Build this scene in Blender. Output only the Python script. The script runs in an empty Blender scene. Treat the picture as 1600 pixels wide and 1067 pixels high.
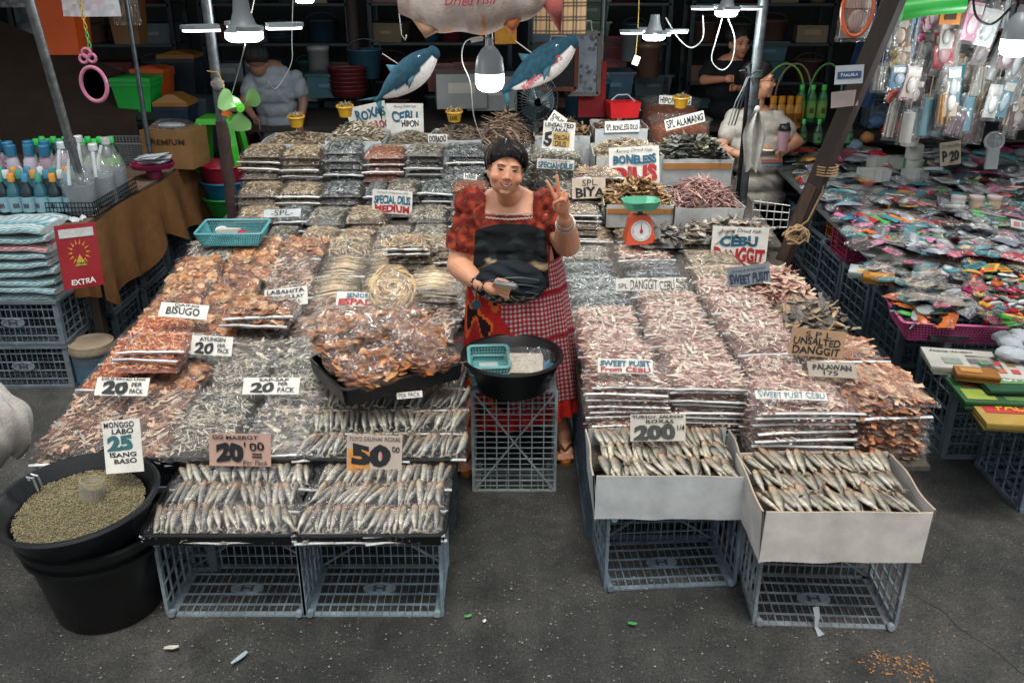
import bpy, bmesh, math, random
import numpy as np
from mathutils import Vector, Matrix, Euler, noise
random.seed(7)
R = math.radians
U = random.uniform
S = bpy.context.scene
COL = S.collection
# ---------------------------------------------------------------- camera
H0, TH, FP = 2.21, R(23), 1400.0
cd = bpy.data.cameras.new('camera'); cam = bpy.data.objects.new('camera', cd); COL.objects.link(cam)
cam.location = (0, 0, H0); cam.rotation_euler = (R(90) - TH, 0, 0)
cd.sensor_width = 36; cd.lens = FP / 1600 * 36; cd.clip_end = 300; cd.clip_start = .05
S.camera = cam
# ---------------------------------------------------------------- light
w = bpy.data.worlds.new('World'); S.world = w; w.use_nodes = True
nt = w.node_tree; bg = nt.nodes['Background']
sky = nt.nodes.new('ShaderNodeTexSky'); sky.sky_type = 'NISHITA'; sky.sun_disc = False
SUN_EL, SUN_ROT = R(71), R(172)
sky.sun_elevation = SUN_EL; sky.sun_rotation = SUN_ROT; sky.air_density = 1.0; sky.dust_density = 4.0; sky.ozone_density = 1.2
hs = nt.nodes.new('ShaderNodeHueSaturation'); hs.inputs['Saturation'].default_value = .32; nt.links.new(sky.outputs[0], hs.inputs['Color']); nt.links.new(hs.outputs[0], bg.inputs[0]); bg.inputs[1].default_value = .15
sd = bpy.data.lights.new('sun', 'SUN'); sd.energy = 1.5; sd.angle = R(14); sd.color = (1, .96, .9)
so = bpy.data.objects.new('sun', sd); COL.objects.link(so)
sv = Vector((math.sin(SUN_ROT) * math.cos(SUN_EL), math.cos(SUN_ROT) * math.cos(SUN_EL), math.sin(SUN_EL)))
so.rotation_euler = sv.to_track_quat('Z', 'Y').to_euler(); so.location = (0, -5, 12)
S.view_settings.view_transform = 'Standard'; S.view_settings.look = 'None'
S.view_settings.exposure = 0.2; S.view_settings.gamma = 1.0
S.render.engine = 'CYCLES'
S.cycles.max_bounces = 6; S.cycles.diffuse_bounces = 3; S.cycles.glossy_bounces = 3
S.cycles.transparent_max_bounces = 14; S.cycles.transmission_bounces = 4
S.cycles.caustics_reflective = False; S.cycles.caustics_refractive = False
# ---------------------------------------------------------------- places
def ray(px, py):
    u = (px - 800) / FP; v = (py - 533.5) / FP
    return Vector((u, math.cos(TH) - v * math.sin(TH), -math.sin(TH) - v * math.cos(TH)))
def atz(px, py, z):
    r = ray(px, py); return Vector((0, 0, H0)) + r * ((z - H0) / r.z)
def aty(px, py, Y):
    r = ray(px, py); return Vector((0, 0, H0)) + r * (Y / r.y)
def ppm(p):
    return FP / (p[1] * math.cos(TH) + (H0 - p[2]) * math.sin(TH))
def pix(p):
    zc = p[1] * math.cos(TH) + (H0 - p[2]) * math.sin(TH)
    yc = (H0 - p[2]) * math.cos(TH) - p[1] * math.sin(TH)
    return 800 + FP * p[0] / zc, 533.5 + FP * yc / zc
def C(h, k=1.0):
    h = h.lstrip('#'); o = []
    for i in (0, 2, 4):
        v = int(h[i:i + 2], 16) / 255
        o.append((v / 12.92 if v <= .04045 else ((v + .055) / 1.055) ** 2.4) * k)
    return (o[0], o[1], o[2], 1.0)
# ---------------------------------------------------------------- materials
MATS = {}
def mat(name, col=None, rough=.6, var=.2, vs=14, bump=.15, bs=60, metal=0, coat=0, spec=.5, trans=0, alpha=1, emit=None, es=0, stretch=(1, 1, 1), sub=0, rvar=.1):
    m = bpy.data.materials.new(name); m.use_nodes = True; t = m.node_tree; N = t.nodes; L = t.links
    b = N['Principled BSDF']
    tc = N.new('ShaderNodeTexCoord'); mp = N.new('ShaderNodeMapping'); mp.inputs['Scale'].default_value = stretch
    L.new(tc.outputs['Object'], mp.inputs[0])
    oi = N.new('ShaderNodeObjectInfo')
    at = N.new('ShaderNodeAttribute'); at.attribute_name = 'Col'
    mx = N.new('ShaderNodeMix'); mx.data_type = 'RGBA'; mx.blend_type = 'MULTIPLY'; mx.inputs[0].default_value = 1
    L.new(at.outputs['Color'], mx.inputs[6]); L.new(oi.outputs['Color'], mx.inputs[7])
    src = mx.outputs[2]
    if col is not None:
        m2 = N.new('ShaderNodeMix'); m2.data_type = 'RGBA'; m2.blend_type = 'MULTIPLY'; m2.inputs[0].default_value = 1
        L.new(src, m2.inputs[6]); m2.inputs[7].default_value = col; src = m2.outputs[2]
    n1 = N.new('ShaderNodeTexNoise'); n1.inputs['Scale'].default_value = vs; n1.inputs['Detail'].default_value = 5; n1.inputs['Roughness'].default_value = .62
    L.new(mp.outputs[0], n1.inputs['Vector'])
    mr = N.new('ShaderNodeMapRange'); mr.inputs[1].default_value = .3; mr.inputs[2].default_value = .7
    mr.inputs[3].default_value = 1 - var; mr.inputs[4].default_value = 1 + var * .6
    L.new(n1.outputs[0], mr.inputs[0])
    m3 = N.new('ShaderNodeVectorMath'); m3.operation = 'SCALE'; L.new(src, m3.inputs[0]); L.new(mr.outputs[0], m3.inputs['Scale'])
    L.new(m3.outputs[0], b.inputs['Base Color'])
    b.inputs['Metallic'].default_value = metal; b.inputs['Specular IOR Level'].default_value = spec
    r2 = N.new('ShaderNodeMapRange'); r2.inputs[1].default_value = .3; r2.inputs[2].default_value = .7
    r2.inputs[3].default_value = max(.02, rough - rvar); r2.inputs[4].default_value = min(1, rough + rvar)
    L.new(n1.outputs[0], r2.inputs[0]); L.new(r2.outputs[0], b.inputs['Roughness'])
    b.inputs['Coat Weight'].default_value = coat; b.inputs['Coat Roughness'].default_value = .15
    b.inputs['Transmission Weight'].default_value = trans; b.inputs['Alpha'].default_value = alpha
    if sub: b.inputs['Subsurface Weight'].default_value = sub; b.inputs['Subsurface Radius'].default_value = (.01, .004, .002)
    if bump:
        n2 = N.new('ShaderNodeTexNoise'); n2.inputs['Scale'].default_value = bs; n2.inputs['Detail'].default_value = 4
        L.new(mp.outputs[0], n2.inputs['Vector'])
        bp = N.new('ShaderNodeBump'); bp.inputs['Strength'].default_value = bump; bp.inputs['Distance'].default_value = .01
        L.new(n2.outputs[0], bp.inputs['Height']); L.new(bp.outputs[0], b.inputs['Normal'])
    if emit: b.inputs['Emission Color'].default_value = emit; b.inputs['Emission Strength'].default_value = es
    MATS[name] = m; m['n1'] = 0
    return m
def film_mat(name, a=.30, rough=.14, dif=.05, bs=28, tint=(.98, .97, .95, 1), bump=.9):
    m = bpy.data.materials.new(name); m.use_nodes = True; t = m.node_tree; N = t.nodes; L = t.links
    N.remove(N['Principled BSDF']); out = N['Material Output']
    tr = N.new('ShaderNodeBsdfTransparent'); tr.inputs[0].default_value = tint
    gl = N.new('ShaderNodeBsdfGlossy'); gl.inputs['Roughness'].default_value = rough; gl.inputs[0].default_value = (1, .98, .95, 1)
    df = N.new('ShaderNodeBsdfDiffuse'); df.inputs[0].default_value = (.75, .78, .8, 1)
    tc = N.new('ShaderNodeTexCoord'); oi = N.new('ShaderNodeObjectInfo')
    ad = N.new('ShaderNodeVectorMath'); ad.operation = 'ADD'
    sc = N.new('ShaderNodeMath'); sc.operation = 'MULTIPLY'; sc.inputs[1].default_value = 17
    L.new(oi.outputs['Random'], sc.inputs[0]); L.new(tc.outputs['Object'], ad.inputs[0]); L.new(sc.outputs[0], ad.inputs[1])
    n = N.new('ShaderNodeTexNoise'); n.inputs['Scale'].default_value = bs; n.inputs['Detail'].default_value = 3; n.inputs['Distortion'].default_value = 1.5
    L.new(ad.outputs[0], n.inputs['Vector'])
    bp = N.new('ShaderNodeBump'); bp.inputs['Strength'].default_value = bump; bp.inputs['Distance'].default_value = .02
    L.new(n.outputs[0], bp.inputs['Height']); L.new(bp.outputs[0], gl.inputs['Normal'])
    lw = N.new('ShaderNodeLayerWeight'); lw.inputs[0].default_value = .35; L.new(bp.outputs[0], lw.inputs['Normal'])
    pw = N.new('ShaderNodeMath'); pw.operation = 'POWER'; pw.inputs[1].default_value = 1.6; L.new(lw.outputs['Facing'], pw.inputs[0]); mr = N.new('ShaderNodeMapRange'); mr.inputs[3].default_value = a * .2; mr.inputs[4].default_value = min(1, a * 3.2)
    L.new(pw.outputs[0], mr.inputs[0])
    m1 = N.new('ShaderNodeMixShader'); L.new(mr.outputs[0], m1.inputs[0]); L.new(tr.outputs[0], m1.inputs[1]); L.new(gl.outputs[0], m1.inputs[2])
    m2 = N.new('ShaderNodeMixShader'); m2.inputs[0].default_value = dif; L.new(m1.outputs[0], m2.inputs[1]); L.new(df.outputs[0], m2.inputs[2])
    L.new(m2.outputs[0], out.inputs['Surface']); MATS[name] = m
    return m
PLA = mat('plastic', None, rough=.38, var=.14, vs=6, bump=.05)
CRA = mat('crate_plastic', None, rough=.55, var=.5, vs=9, bump=.1)
PAI = mat('painted', None, rough=.55, var=.2)
CLO = mat('cloth', None, rough=.9, var=.22, vs=18, bump=.35, bs=90, spec=.2)
PAP = mat('paper_board', None, rough=.8, var=.2, vs=9, bump=.08, spec=.3)
CRD = mat('cardboard', None, rough=.85, var=.26, vs=7, bump=.22, bs=12, spec=.2)
WOO = mat('wood', None, rough=.75, var=.45, vs=7, bump=.4, bs=22, stretch=(6, 6, 1))
MET = mat('galvanised', None, rough=.42, var=.35, vs=25, metal=.75, bump=.1)
FSH = mat('dried_fish_skin', None, rough=.45, var=.5, vs=45, bump=.35, bs=150, spec=.6)
DRY = mat('dried_flesh', None, rough=.6, var=.3, vs=60, bump=.3, bs=140, spec=.4)
SKN = mat('skin', None, rough=.5, var=.1, vs=25, bump=.06, bs=120, sub=.12)
HAI = mat('hair', None, spec=.25, rough=.55, var=.4, vs=40, bump=.5, bs=120, stretch=(1, 1, .3))
INK = mat('sign_ink', None, rough=.6, var=.25, vs=60, bump=0)
RUB = mat('rope_fibre', None, rough=.9, var=.3, vs=60, bump=.5, bs=150)
FLM = film_mat('clear_film', a=.20, dif=.012, rough=.17, bump=1.0, bs=26)
BAG = film_mat('soft_clear_bag', a=.18, dif=.025, bs=14, rough=.12)
MLK = film_mat('milky_plastic', a=.2, dif=.5, bs=10)
GLS = film_mat('clear_bottle', a=.16, dif=.1, bs=3, bump=.15)
SEA = mat('seal_plastic', C('#dde0dd'), rough=.25, var=.25, vs=22, bump=.3, bs=50, spec=.6)
LIT = mat('lamp_glow', C('#ffffff'), emit=(.93, .97, 1, 1), es=2.6, bump=0)
CHR = mat('mirror_glass', C('#9aa4a8'), rough=.06, metal=1, var=.2, bump=0, rvar=.02)
# ---------------------------------------------------------------- mesh builder
class MB:
    def __init__(s): s.v = []; s.f = []; s.c = []; s.smooth = True; s.M = None
    def add(s, vs, fs, col=(1, 1, 1)):
        b = len(s.v)
        if s.M is not None: vs = [s.M @ Vector(p) for p in vs]
        s.v.extend([tuple(p) for p in vs]); s.f.extend([tuple(b + i for i in f) for f in fs])
        if isinstance(col, list): s.c.extend(col)
        else: s.c.extend([tuple(col[:3])] * len(vs))
        return s
    def box(s, c, d, rot=None, col=(1, 1, 1), taper=1.0):
        x, y, z = d[0] / 2, d[1] / 2, d[2] / 2; vs = []
        for k in (-1, 1):
            q = taper if k > 0 else 1
            for a, b in ((-1, -1), (1, -1), (1, 1), (-1, 1)): vs.append(Vector((a * x * q, b * y * q, k * z)))
        if rot is not None:
            m = rot if isinstance(rot, Matrix) else Euler(rot).to_matrix()
            vs = [m @ p for p in vs]
        vs = [p + Vector(c) for p in vs]
        return s.add(vs, [(3, 2, 1, 0), (4, 5, 6, 7), (0, 1, 5, 4), (1, 2, 6, 5), (2, 3, 7, 6), (3, 0, 4, 7)], col)
    def bar(s, p0, p1, w, d=None, col=(1, 1, 1)):
        p0 = Vector(p0); p1 = Vector(p1); q = (p1 - p0); L = q.length
        m = q.to_track_quat('Z', 'Y').to_matrix()
        return s.box((p0 + p1) / 2, (w, d or w, L), m, col)
    def tube(s, pts, r, n=8, col=(1, 1, 1), cap=True, flat=1.0):
        pts = [Vector(p) for p in pts]; rs = r if isinstance(r, (list, tuple)) else [r] * len(pts)
        vs = []; fs = []; up = Vector((0, 0, 1)); prev = None
        for i, p in enumerate(pts):
            t = (pts[min(i + 1, len(pts) - 1)] - pts[max(i - 1, 0)])
            t = t.normalized() if t.length > 1e-9 else Vector((0, 0, 1))
            if prev is None: a = t.orthogonal().normalized() if abs(t.z) > .95 else t.cross(up).normalized()
            else: a = (prev - t * prev.dot(t)); a = a.normalized() if a.length > 1e-6 else t.orthogonal().normalized()
            prev = a; b = t.cross(a)
            for k in range(n):
                an = 2 * math.pi * k / n; vs.append(p + a * math.cos(an) * rs[i] + b * math.sin(an) * rs[i] * flat)
        for i in range(len(pts) - 1):
            for k in range(n):
                k2 = (k + 1) % n; fs.append((i * n + k, i * n + k2, (i + 1) * n + k2, (i + 1) * n + k))
        if cap: fs.append(tuple(range(n - 1, -1, -1))); fs.append(tuple((len(pts) - 1) * n + k for k in range(n)))
        return s.add(vs, fs, col)
    def lathe(s, prof, c=(0, 0, 0), n=20, col=(1, 1, 1), sx=1, sy=1, axis=None, arc=None, cols=None):
        vs = []; fs = []; cc = []
        for i, (r, z) in enumerate(prof):
            for k in range(n):
                a = 2 * math.pi * k / n; p = Vector((r * math.cos(a) * sx, r * math.sin(a) * sy, z))
                if axis is not None: p = axis @ p
                vs.append(p + Vector(c)); cc.append(tuple((cols[i] if cols else col)[:3]))
        for i in range(len(prof) - 1):
            for k in range(n):
                k2 = (k + 1) % n; fs.append((i * n + k, i * n + k2, (i + 1) * n + k2, (i + 1) * n + k))
        if prof[0][0] > 1e-5: fs.append(tuple(range(n - 1, -1, -1)))
        if prof[-1][0] > 1e-5: fs.append(tuple((len(prof) - 1) * n + k for k in range(n)))
        return s.add(vs, fs, cc)
    def ell(s, c, r, n=12, m=8, rot=None, col=(1, 1, 1), jit=0):
        vs = []; fs = []
        mt = Euler(rot).to_matrix() if rot is not None else None
        for i in range(m + 1):
            ph = math.pi * i / m
            for k in range(n):
                a = 2 * math.pi * k / n; j = 1 + U(-jit, jit)
                p = Vector((r[0] * math.sin(ph) * math.cos(a) * j, r[1] * math.sin(ph) * math.sin(a) * j, r[2] * math.cos(ph) * j))
                if mt: p = mt @ p
                vs.append(p + Vector(c))
        for i in range(m):
            for k in range(n):
                k2 = (k + 1) % n; fs.append((i * n + k, (i + 1) * n + k, (i + 1) * n + k2, i * n + k2))
        return s.add(vs, fs, col)
    def grid(s, fn, nu, nv, col=(1, 1, 1), colfn=None, closed=False):
        vs = []; fs = []; cc = []
        for j in range(nv + 1):
            for i in range(nu + 1):
                u = i / nu; v = j / nv; vs.append(Vector(fn(u, v))); cc.append(tuple((colfn(u, v) if colfn else col)[:3]))
        for j in range(nv):
            for i in range(nu):
                a = j * (nu + 1) + i; fs.append((a, a + 1, a + nu + 2, a + nu + 1))
        return s.add(vs, fs, cc)
    def prism(s, poly, z0, z1, col=(1, 1, 1), M=None):
        n = len(poly); vs = [Vector((x, y, z0)) for x, y in poly] + [Vector((x, y, z1)) for x, y in poly]
        if M is not None: vs = [M @ p for p in vs]
        fs = [tuple(range(n - 1, -1, -1)), tuple(range(n, 2 * n))] + [(i, (i + 1) % n, n + (i + 1) % n, n + i) for i in range(n)]
        return s.add(vs, fs, col)
    def mesh(s, name, m, smooth=None):
        me = bpy.data.meshes.new(name); me.from_pydata(s.v, [], s.f); me.update()
        ca = me.color_attributes.new('Col', 'FLOAT_COLOR', 'POINT')
        a = np.ones((len(s.v), 4), dtype=np.float32); a[:, :3] = np.array(s.c, dtype=np.float32).reshape(-1, 3); ca.data.foreach_set('color', a.ravel())
        me.materials.append(m)
        if smooth or (smooth is None and s.smooth):
            me.shade_smooth(); 
            if smooth is None: 
                try: me.set_sharp_from_angle(angle=R(38))
                except Exception: pass
        return me
    def build(s, name, m, parent=None, color=None, loc=None, rot=None, smooth=None):
        return obj(name, s.mesh(name, m, smooth), parent, color, loc, rot)
def obj(name, me, parent=None, color=None, loc=None, rot=None, scale=None):
    o = bpy.data.objects.new(name, me); COL.objects.link(o)
    if parent is not None: o.parent = parent
    if color is not None: o.color = tuple(color[:3]) + (1,)
    if loc is not None: o.location = loc
    if rot is not None: o.rotation_euler = rot
    if scale is not None: o.scale = scale
    return o
LABS = {}
def lab(o, label, cat, group=None, kind=None):
    if kind: o['kind'] = kind
    if label: o['label'] = label; LABS.setdefault(label, []).append(o)
    if cat: o['category'] = cat
    if group: o['group'] = group
    return o
def thing(name, label, cat, loc=(0, 0, 0), rot=(0, 0, 0), group=None, scale=None):
    o = bpy.data.objects.new(name, None); COL.objects.link(o); o.location = loc; o.rotation_euler = rot; o.empty_display_size = .1
    if scale: o.scale = scale
    return lab(o, label, cat, group)
def struct(o): o['kind'] = 'structure'; return o
def stuff(o): o['kind'] = 'stuff'; return o
def dup(root, loc=None, rot=None, label=None, scale=None, color=None, group=None):
    def cp(o, par):
        c = o.copy(); COL.objects.link(c); c.parent = par
        for ch in KIDS.get(o.name) or o.children: cp(ch, c)
        return c
    r = root.copy(); COL.objects.link(r)
    for ch in root.children: cp(ch, r)
    if loc is not None: r.location = loc
    if rot is not None: r.rotation_euler = rot
    if scale is not None: r.scale = scale
    if color is not None:
        r.color = tuple(color[:3]) + (1,)
    if label: r['label'] = label; LABS.setdefault(label, []).append(r)
    if group: r['group'] = group
    return r
KIDS = {}
ORD = ['first', 'second', 'third', 'fourth', 'fifth', 'sixth', 'seventh', 'eighth', 'ninth', 'tenth', 'eleventh', 'twelfth', 'thirteenth', 'fourteenth', 'fifteenth', 'sixteenth', 'seventeenth', 'eighteenth', 'nineteenth', 'twentieth']
def ORDX(i): return ORD[i] if i < 20 else 'twenty-' + ORD[i - 20]
# ---------------------------------------------------------------- lettering
TXT = {}
def text_mesh(s, bold=0.0, shear=0.0):
    k = (s, bold, shear)
    if k in TXT: return TXT[k]
    cu = bpy.data.curves.new('lettering', 'FONT'); cu.body = s; cu.offset = bold; cu.shear = shear; cu.resolution_u = 3; cu.size = 1
    o = bpy.data.objects.new('lettering_tmp', cu); COL.objects.link(o)
    me = bpy.data.meshes.new_from_object(o.evaluated_get(bpy.context.evaluated_depsgraph_get()))
    bpy.data.objects.remove(o); bpy.data.curves.remove(cu)
    v = np.zeros(len(me.vertices) * 3, dtype=np.float32); me.vertices.foreach_get('co', v); v = v.reshape(-1, 3)
    fs = [tuple(p.vertices) for p in me.polygons]; bpy.data.meshes.remove(me)
    mn = v.min(0); mxx = v.max(0); v = (v - mn) / np.maximum(mxx - mn, 1e-6)
    TXT[k] = (v[:, :2], fs); return TXT[k]
INKS = {'k': C('#15181a'), 'r': C('#a81f24'), 't': C('#1b5a70'), 'g': C('#1d6b3a'), 'p': C('#d9506a'), 'w': C('#e8e6e0'), 'y': C('#d8a832'), 'n': C('#20344a'), 's':C('#2f6466')}
def write(mb, s, x0, y0, x1, y1, col, z=.0028, bold=.02, shear=0, plane='xz', jit=.0):
    # one line of letters filling the given rectangle of a board that stands in x/z and faces -y
    v, fs = text_mesh(s, bold, shear); q0 = U(0, 6); v = v.copy(); xx = v[:, 0].copy(); v[:, 1] = v[:, 1] * (1 + .07 * np.sin(xx * 11 + q0)) + .05 * np.sin(xx * 7 + q0 * 2) - .02; v[:, 0] = xx + .010 * np.sin(v[:, 1] * 4 + xx * 17 + q0); c = INKS[col] if isinstance(col, str) else col
    if plane == 'xz': vs = [(x0 + p[0] * (x1 - x0), -z, y0 + p[1] * (y1 - y0)) for p in v]
    else: vs = [(x0 + p[0] * (x1 - x0), y0 + p[1] * (y1 - y0), z) for p in v]
    mb.add(vs, fs, c)
def sign(name, label, px, py, wpx, hpx, Y=None, z=None, tilt=15, roll=0, yaw=0, lines=(), col='#d8d6cc', under=None, patches=()):
    p = atz(px, py, z) if z is not None else aty(px, py, Y)
    k = ppm(p); a = math.atan2(H0 - p.z, p.y)
    W = wpx / k; Hh = hpx / k / max(.3, math.cos(a - R(tilt)))
    t = thing(name, label, 'price sign', p, (-R(tilt), R(roll), R(yaw)))
    mb = MB(); 
    nb = 8
    bw = U(-.004, .004)
    mb.grid(lambda u, v: ((u - .5) * W, bw * math.sin(u * 3.1) - .001, (v - .5) * Hh), nb, 4)
    mb.grid(lambda u, v: ((u - .5) * W, bw * math.sin(u * 3.1) + .0025, (.5 - v) * Hh), nb, 4)
    for (qa, qb) in (((-.5, -.5), (.5, -.5)), ((.5, -.5), (.5, .5)), ((.5, .5), (-.5, .5)), ((-.5, .5), (-.5, -.5))):
        mb.grid(lambda u, v: ((qa[0] + (qb[0] - qa[0]) * u) * W, bw * math.sin((qa[0] + (qb[0] - qa[0]) * u + .5) * 3.1) - .001 + .0035 * v, (qa[1] + (qb[1] - qa[1]) * u) * Hh), nb, 1)
    mb.build('board', PAP, t, C(col))
    if patches:
        q = MB()
        for (x0, y0, x1, y1, c) in patches: q.add([((x0 - .5) * W, -.0026 - abs(bw), (y0 - .5) * Hh), ((x1 - .5) * W, -.0026 - abs(bw), (y0 - .5) * Hh), ((x1 - .5) * W, -.0026 - abs(bw), (y1 - .5) * Hh), ((x0 - .5) * W, -.0026 - abs(bw), (y1 - .5) * Hh)], [(0, 1, 2, 3)], C(c))
        q.build('colour_patch', INK, t)
    if lines:
        q = MB()
        for ln in lines:
            s_, x0, y0, x1, y1, c = ln[:6]; bo = ln[6] if len(ln) > 6 else .02; sh = ln[7] if len(ln) > 7 else 0
            write(q, s_, (x0 - .5) * W, (y0 - .5) * Hh, (x1 - .5) * W, (y1 - .5) * Hh, c, z=.0036 + abs(bw), bold=bo, shear=sh)
        q.build('lettering', INK, t, smooth=False)
    return t
# ================================================================= goods: fish, packs, crates, trays
def vary(c, a=.15):
    k = 1 + U(-a, a); return (min(1, c[0] * k * (1 + U(-.04, .04))), min(1, c[1] * k), min(1, c[2] * k * (1 + U(-.05, .05))))
def mixc(a, b, t): return tuple(a[i] * (1 - t) + b[i] * t for i in range(3))
def fish_into(mb, L=.15, hh=.02, th=.009, back=C('#3f5257'), belly=C('#c9c4b4'), head=C('#b58a5e'), bend=0, n=6):
    st = [(0, .25), (.08, .72), (.2, .95), (.38, 1), (.58, .85), (.76, .5), (.88, .2)]
    vs = []; cc = []; fs = []
    for t, q in st:
        for k in range(n):
            a = 2 * math.pi * k / n; y = hh * q * math.cos(a); z = th * (q ** .8) * math.sin(a)
            yy = y + bend * math.sin(t * math.pi)
            vs.append(((t - .45) * L, yy, z)); s = .5 + .5 * math.cos(a)
            c = mixc(belly, back, min(1, max(0, s * 1.7 - .45)))
            if t < .25: c = mixc(head, c, max(0, t / .25) * .8)
            cc.append(vary(c, .08))
    m = len(st)
    for i in range(m - 1):
        for k in range(n): fs.append((i * n + k, i * n + (k + 1) % n, (i + 1) * n + (k + 1) % n, (i + 1) * n + k))
    fs.append(tuple(range(n - 1, -1, -1)))
    b = len(vs); tl = mixc(belly, C('#6a5a40'), .55)
    for p in ((.86, .2, .15), (.86, -.2, .15), (1.02, .95, 0), (.96, 0, 0), (1.02, -.95, 0), (.86, .2, -.15), (.86, -.2, -.15)):
        vs.append(((p[0] - .45) * L, hh * p[1], th * p[2])); cc.append(tuple(tl))
    fs += [(b, b + 3, b + 2), (b + 1, b + 4, b + 3), (b, b + 1, b + 3), (b + 5, b + 2, b + 3), (b + 6, b + 3, b + 4), (b + 5, b + 3, b + 6)]
    # eye
    e = len(vs); ex, ey = (.075 - .45) * L, hh * .25
    for dx, dy in ((-1, -1), (1, -1), (1, 1), (-1, 1)): vs.append((ex + dx * L * .011, ey + dy * L * .011, th * .78)); cc.append((.02, .02, .02))
    fs.append((e, e + 1, e + 2, e + 3))
    mb.add(vs, fs, cc)
FISH = []
for i in range(12):
    mb = MB(); fish_into(mb, .160 + U(-.016, .012), .0145 + U(-.002, .0025), .0075, bend=U(-.010, .010),
        back=vary(C('#26323a'), .3), belly=vary(C('#cdc8b8'), .2), head=vary(C('#a88058'), .3)); FISH.append(mb.mesh('fish', FSH, True))
BFISH = []
for i in range(12):
    mb = MB(); fish_into(mb, .19 + U(-.02, .012), .0195 + U(-.003, .003), .010, bend=U(-.011, .011),
        back=vary(C('#30383a'), .3), belly=vary(C('#c0b8a4'), .2), head=vary(C('#a67a50'), .3)); BFISH.append(mb.mesh('fish', FSH, True))
def pillow(u, v, w, d, h): return h * max(0, 1 - abs(u) ** 5) ** .5 * max(0, 1 - abs(v) ** 5) ** .5
def sliver(mb, p, L, r, ang, tilt, col, flat=.6):
    d = Vector((math.cos(ang) * math.cos(tilt), math.sin(ang) * math.cos(tilt), math.sin(tilt))); s = Vector((-math.sin(ang), math.cos(ang), 0)); n = d.cross(s)
    b = s * U(-.25, .25) * L * .3 + n * U(0, .2) * L * .3
    p = Vector(p); vs = [p - d * L / 2, p + b + s * r, p + b + n * r * flat, p + b - s * r, p + b - n * r * flat, p + d * L / 2]
    mb.add(vs, [(0, 1, 2), (0, 2, 3), (0, 3, 4), (0, 4, 1), (5, 2, 1), (5, 3, 2), (5, 4, 3), (5, 1, 4)], col)
def flake(mb, p, L, W, ang, tilt, col, curl=.3, edge=None):
    q = Euler((tilt * math.cos(ang * 3), tilt * math.sin(ang * 5), ang)).to_matrix(); p = Vector(p)
    pts = [(-.5, 0), (-.28, .42), (.1, .5), (.42, .2), (.62, .28), (.62, -.28), (.42, -.2), (.1, -.5), (-.28, -.42)]
    vs = [p + q @ Vector((x * L, y * W, curl * L * (x * x + y * y) * U(.4, 1.2))) for x, y in pts] + [p + q @ Vector((0, 0, -.02 * L + U(0, .03) * L))]
    n = len(pts); e = edge or mixc(col, (.12, .05, .03), .35)
    mb.add(vs, [(i, (i + 1) % n, n) for i in range(n)], [vary(e, .1) for _ in range(n)] + [tuple(col[:3])])
def disc(mb, p, r, ang, tilt, col, edge):
    q = Euler((tilt * math.cos(ang * 3), tilt * math.sin(ang * 5), ang)).to_matrix(); p = Vector(p); n = 8
    vs = []; cc = []
    for k in range(n):
        a = 2 * math.pi * k / n; vs.append(p + q @ Vector((r * math.cos(a) * U(.85, 1.1), r * .8 * math.sin(a), U(-.1, .25) * r))); cc.append(vary(edge, .15))
    for k in range(n):
        a = 2 * math.pi * k / n; vs.append(p + q @ Vector((r * .5 * math.cos(a), r * .4 * math.sin(a), U(.0, .2) * r))); cc.append(vary(col, .15))
    vs.append(p); cc.append(tuple(mixc(col, edge, .4)))
    mb.add(vs, [(k, (k + 1) % n, n + (k + 1) % n, n + k) for k in range(n)] + [(n + k, n + (k + 1) % n, 2 * n) for k in range(n)], cc)
# kind: description, core colour, piece, colours, n, (size), thickness
KIND = {  # core colours darkened as shade in the gaps, piece colours lightened like highlights
 'grey': ('grey anchovies', '#403e38', 'sliver', ['#b0aa98', '#ddd6c4', '#3f423e', '#8f8a7a', '#c4baa2'], 360, (.05, .0034), .045),
 'dark': ('dark anchovies', '#20272a', 'sliver', ['#5c6c72', '#a4b0b0', '#262e31', '#ccd2ce', '#3c484c'], 360, (.055, .0036), .045),
 'tan': ('tan anchovies', '#54452f', 'sliver', ['#c4ae8c', '#e2d2b4', '#7c6850', '#a89272', '#d0b890'], 360, (.05, .0034), .045),
 'brick': ('reddish shrimp fry', '#7c442a', 'sliver', ['#b06c48', '#cc8c60', '#8a4c30', '#dca478'], 420, (.016, .0028), .055),
 'brown': ('brown small fish', '#45382c', 'flake', ['#b08a6c', '#d4ac90', '#705040', '#b8b2a4', '#e2c8ac', '#8a6048'], 125, (.062, .015), .03),
 'silver': ('silver slipmouth fish', '#5c5a52', 'flake', ['#c4c0b2', '#e2dccb', '#7c7c76', '#b8ae98', '#54585c', '#a09a8a'], 130, (.062, .018), .03),
 'orange': ('orange split fish', '#6a3e24', 'disc', ['#b87a48', '#cc9866', '#a0623a', '#d8b084', '#94684a'], 60, (.032,), .03),
 'shrimp': ('orange shrimp', '#98481f', 'sliver', ['#d87c44', '#e8a468', '#c0602c', '#f0bc90'], 320, (.026, .006), .035),
 'squid': ('pink squid', '#8c6a5e', 'flake', ['#d8b8a8', '#ecd8c4', '#b48478', '#ccaa98', '#f0e2d0', '#94504c', '#e0c4b0'], 170, (.062, .014), .032),
 'stick': ('ribbon fish sticks', '#5c4e3a', 'stick', ['#cdb894', '#b09a78', '#94825f', '#dcc8a4'], 46, (.2, .005), .035),
 'flat': ('cream rabbitfish', '#64543e', 'flake', ['#ccac82', '#dcc29a', '#b08e64', '#94806a'], 90, (.085, .028), .03),
 'rust': ('rust split fish', '#7a4a30', 'flake', ['#d09870', '#c07c50', '#e0b48c', '#a8603c', '#e4c0a0'], 110, (.085, .032), .028),
}
PW, PD = .27, .225
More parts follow.
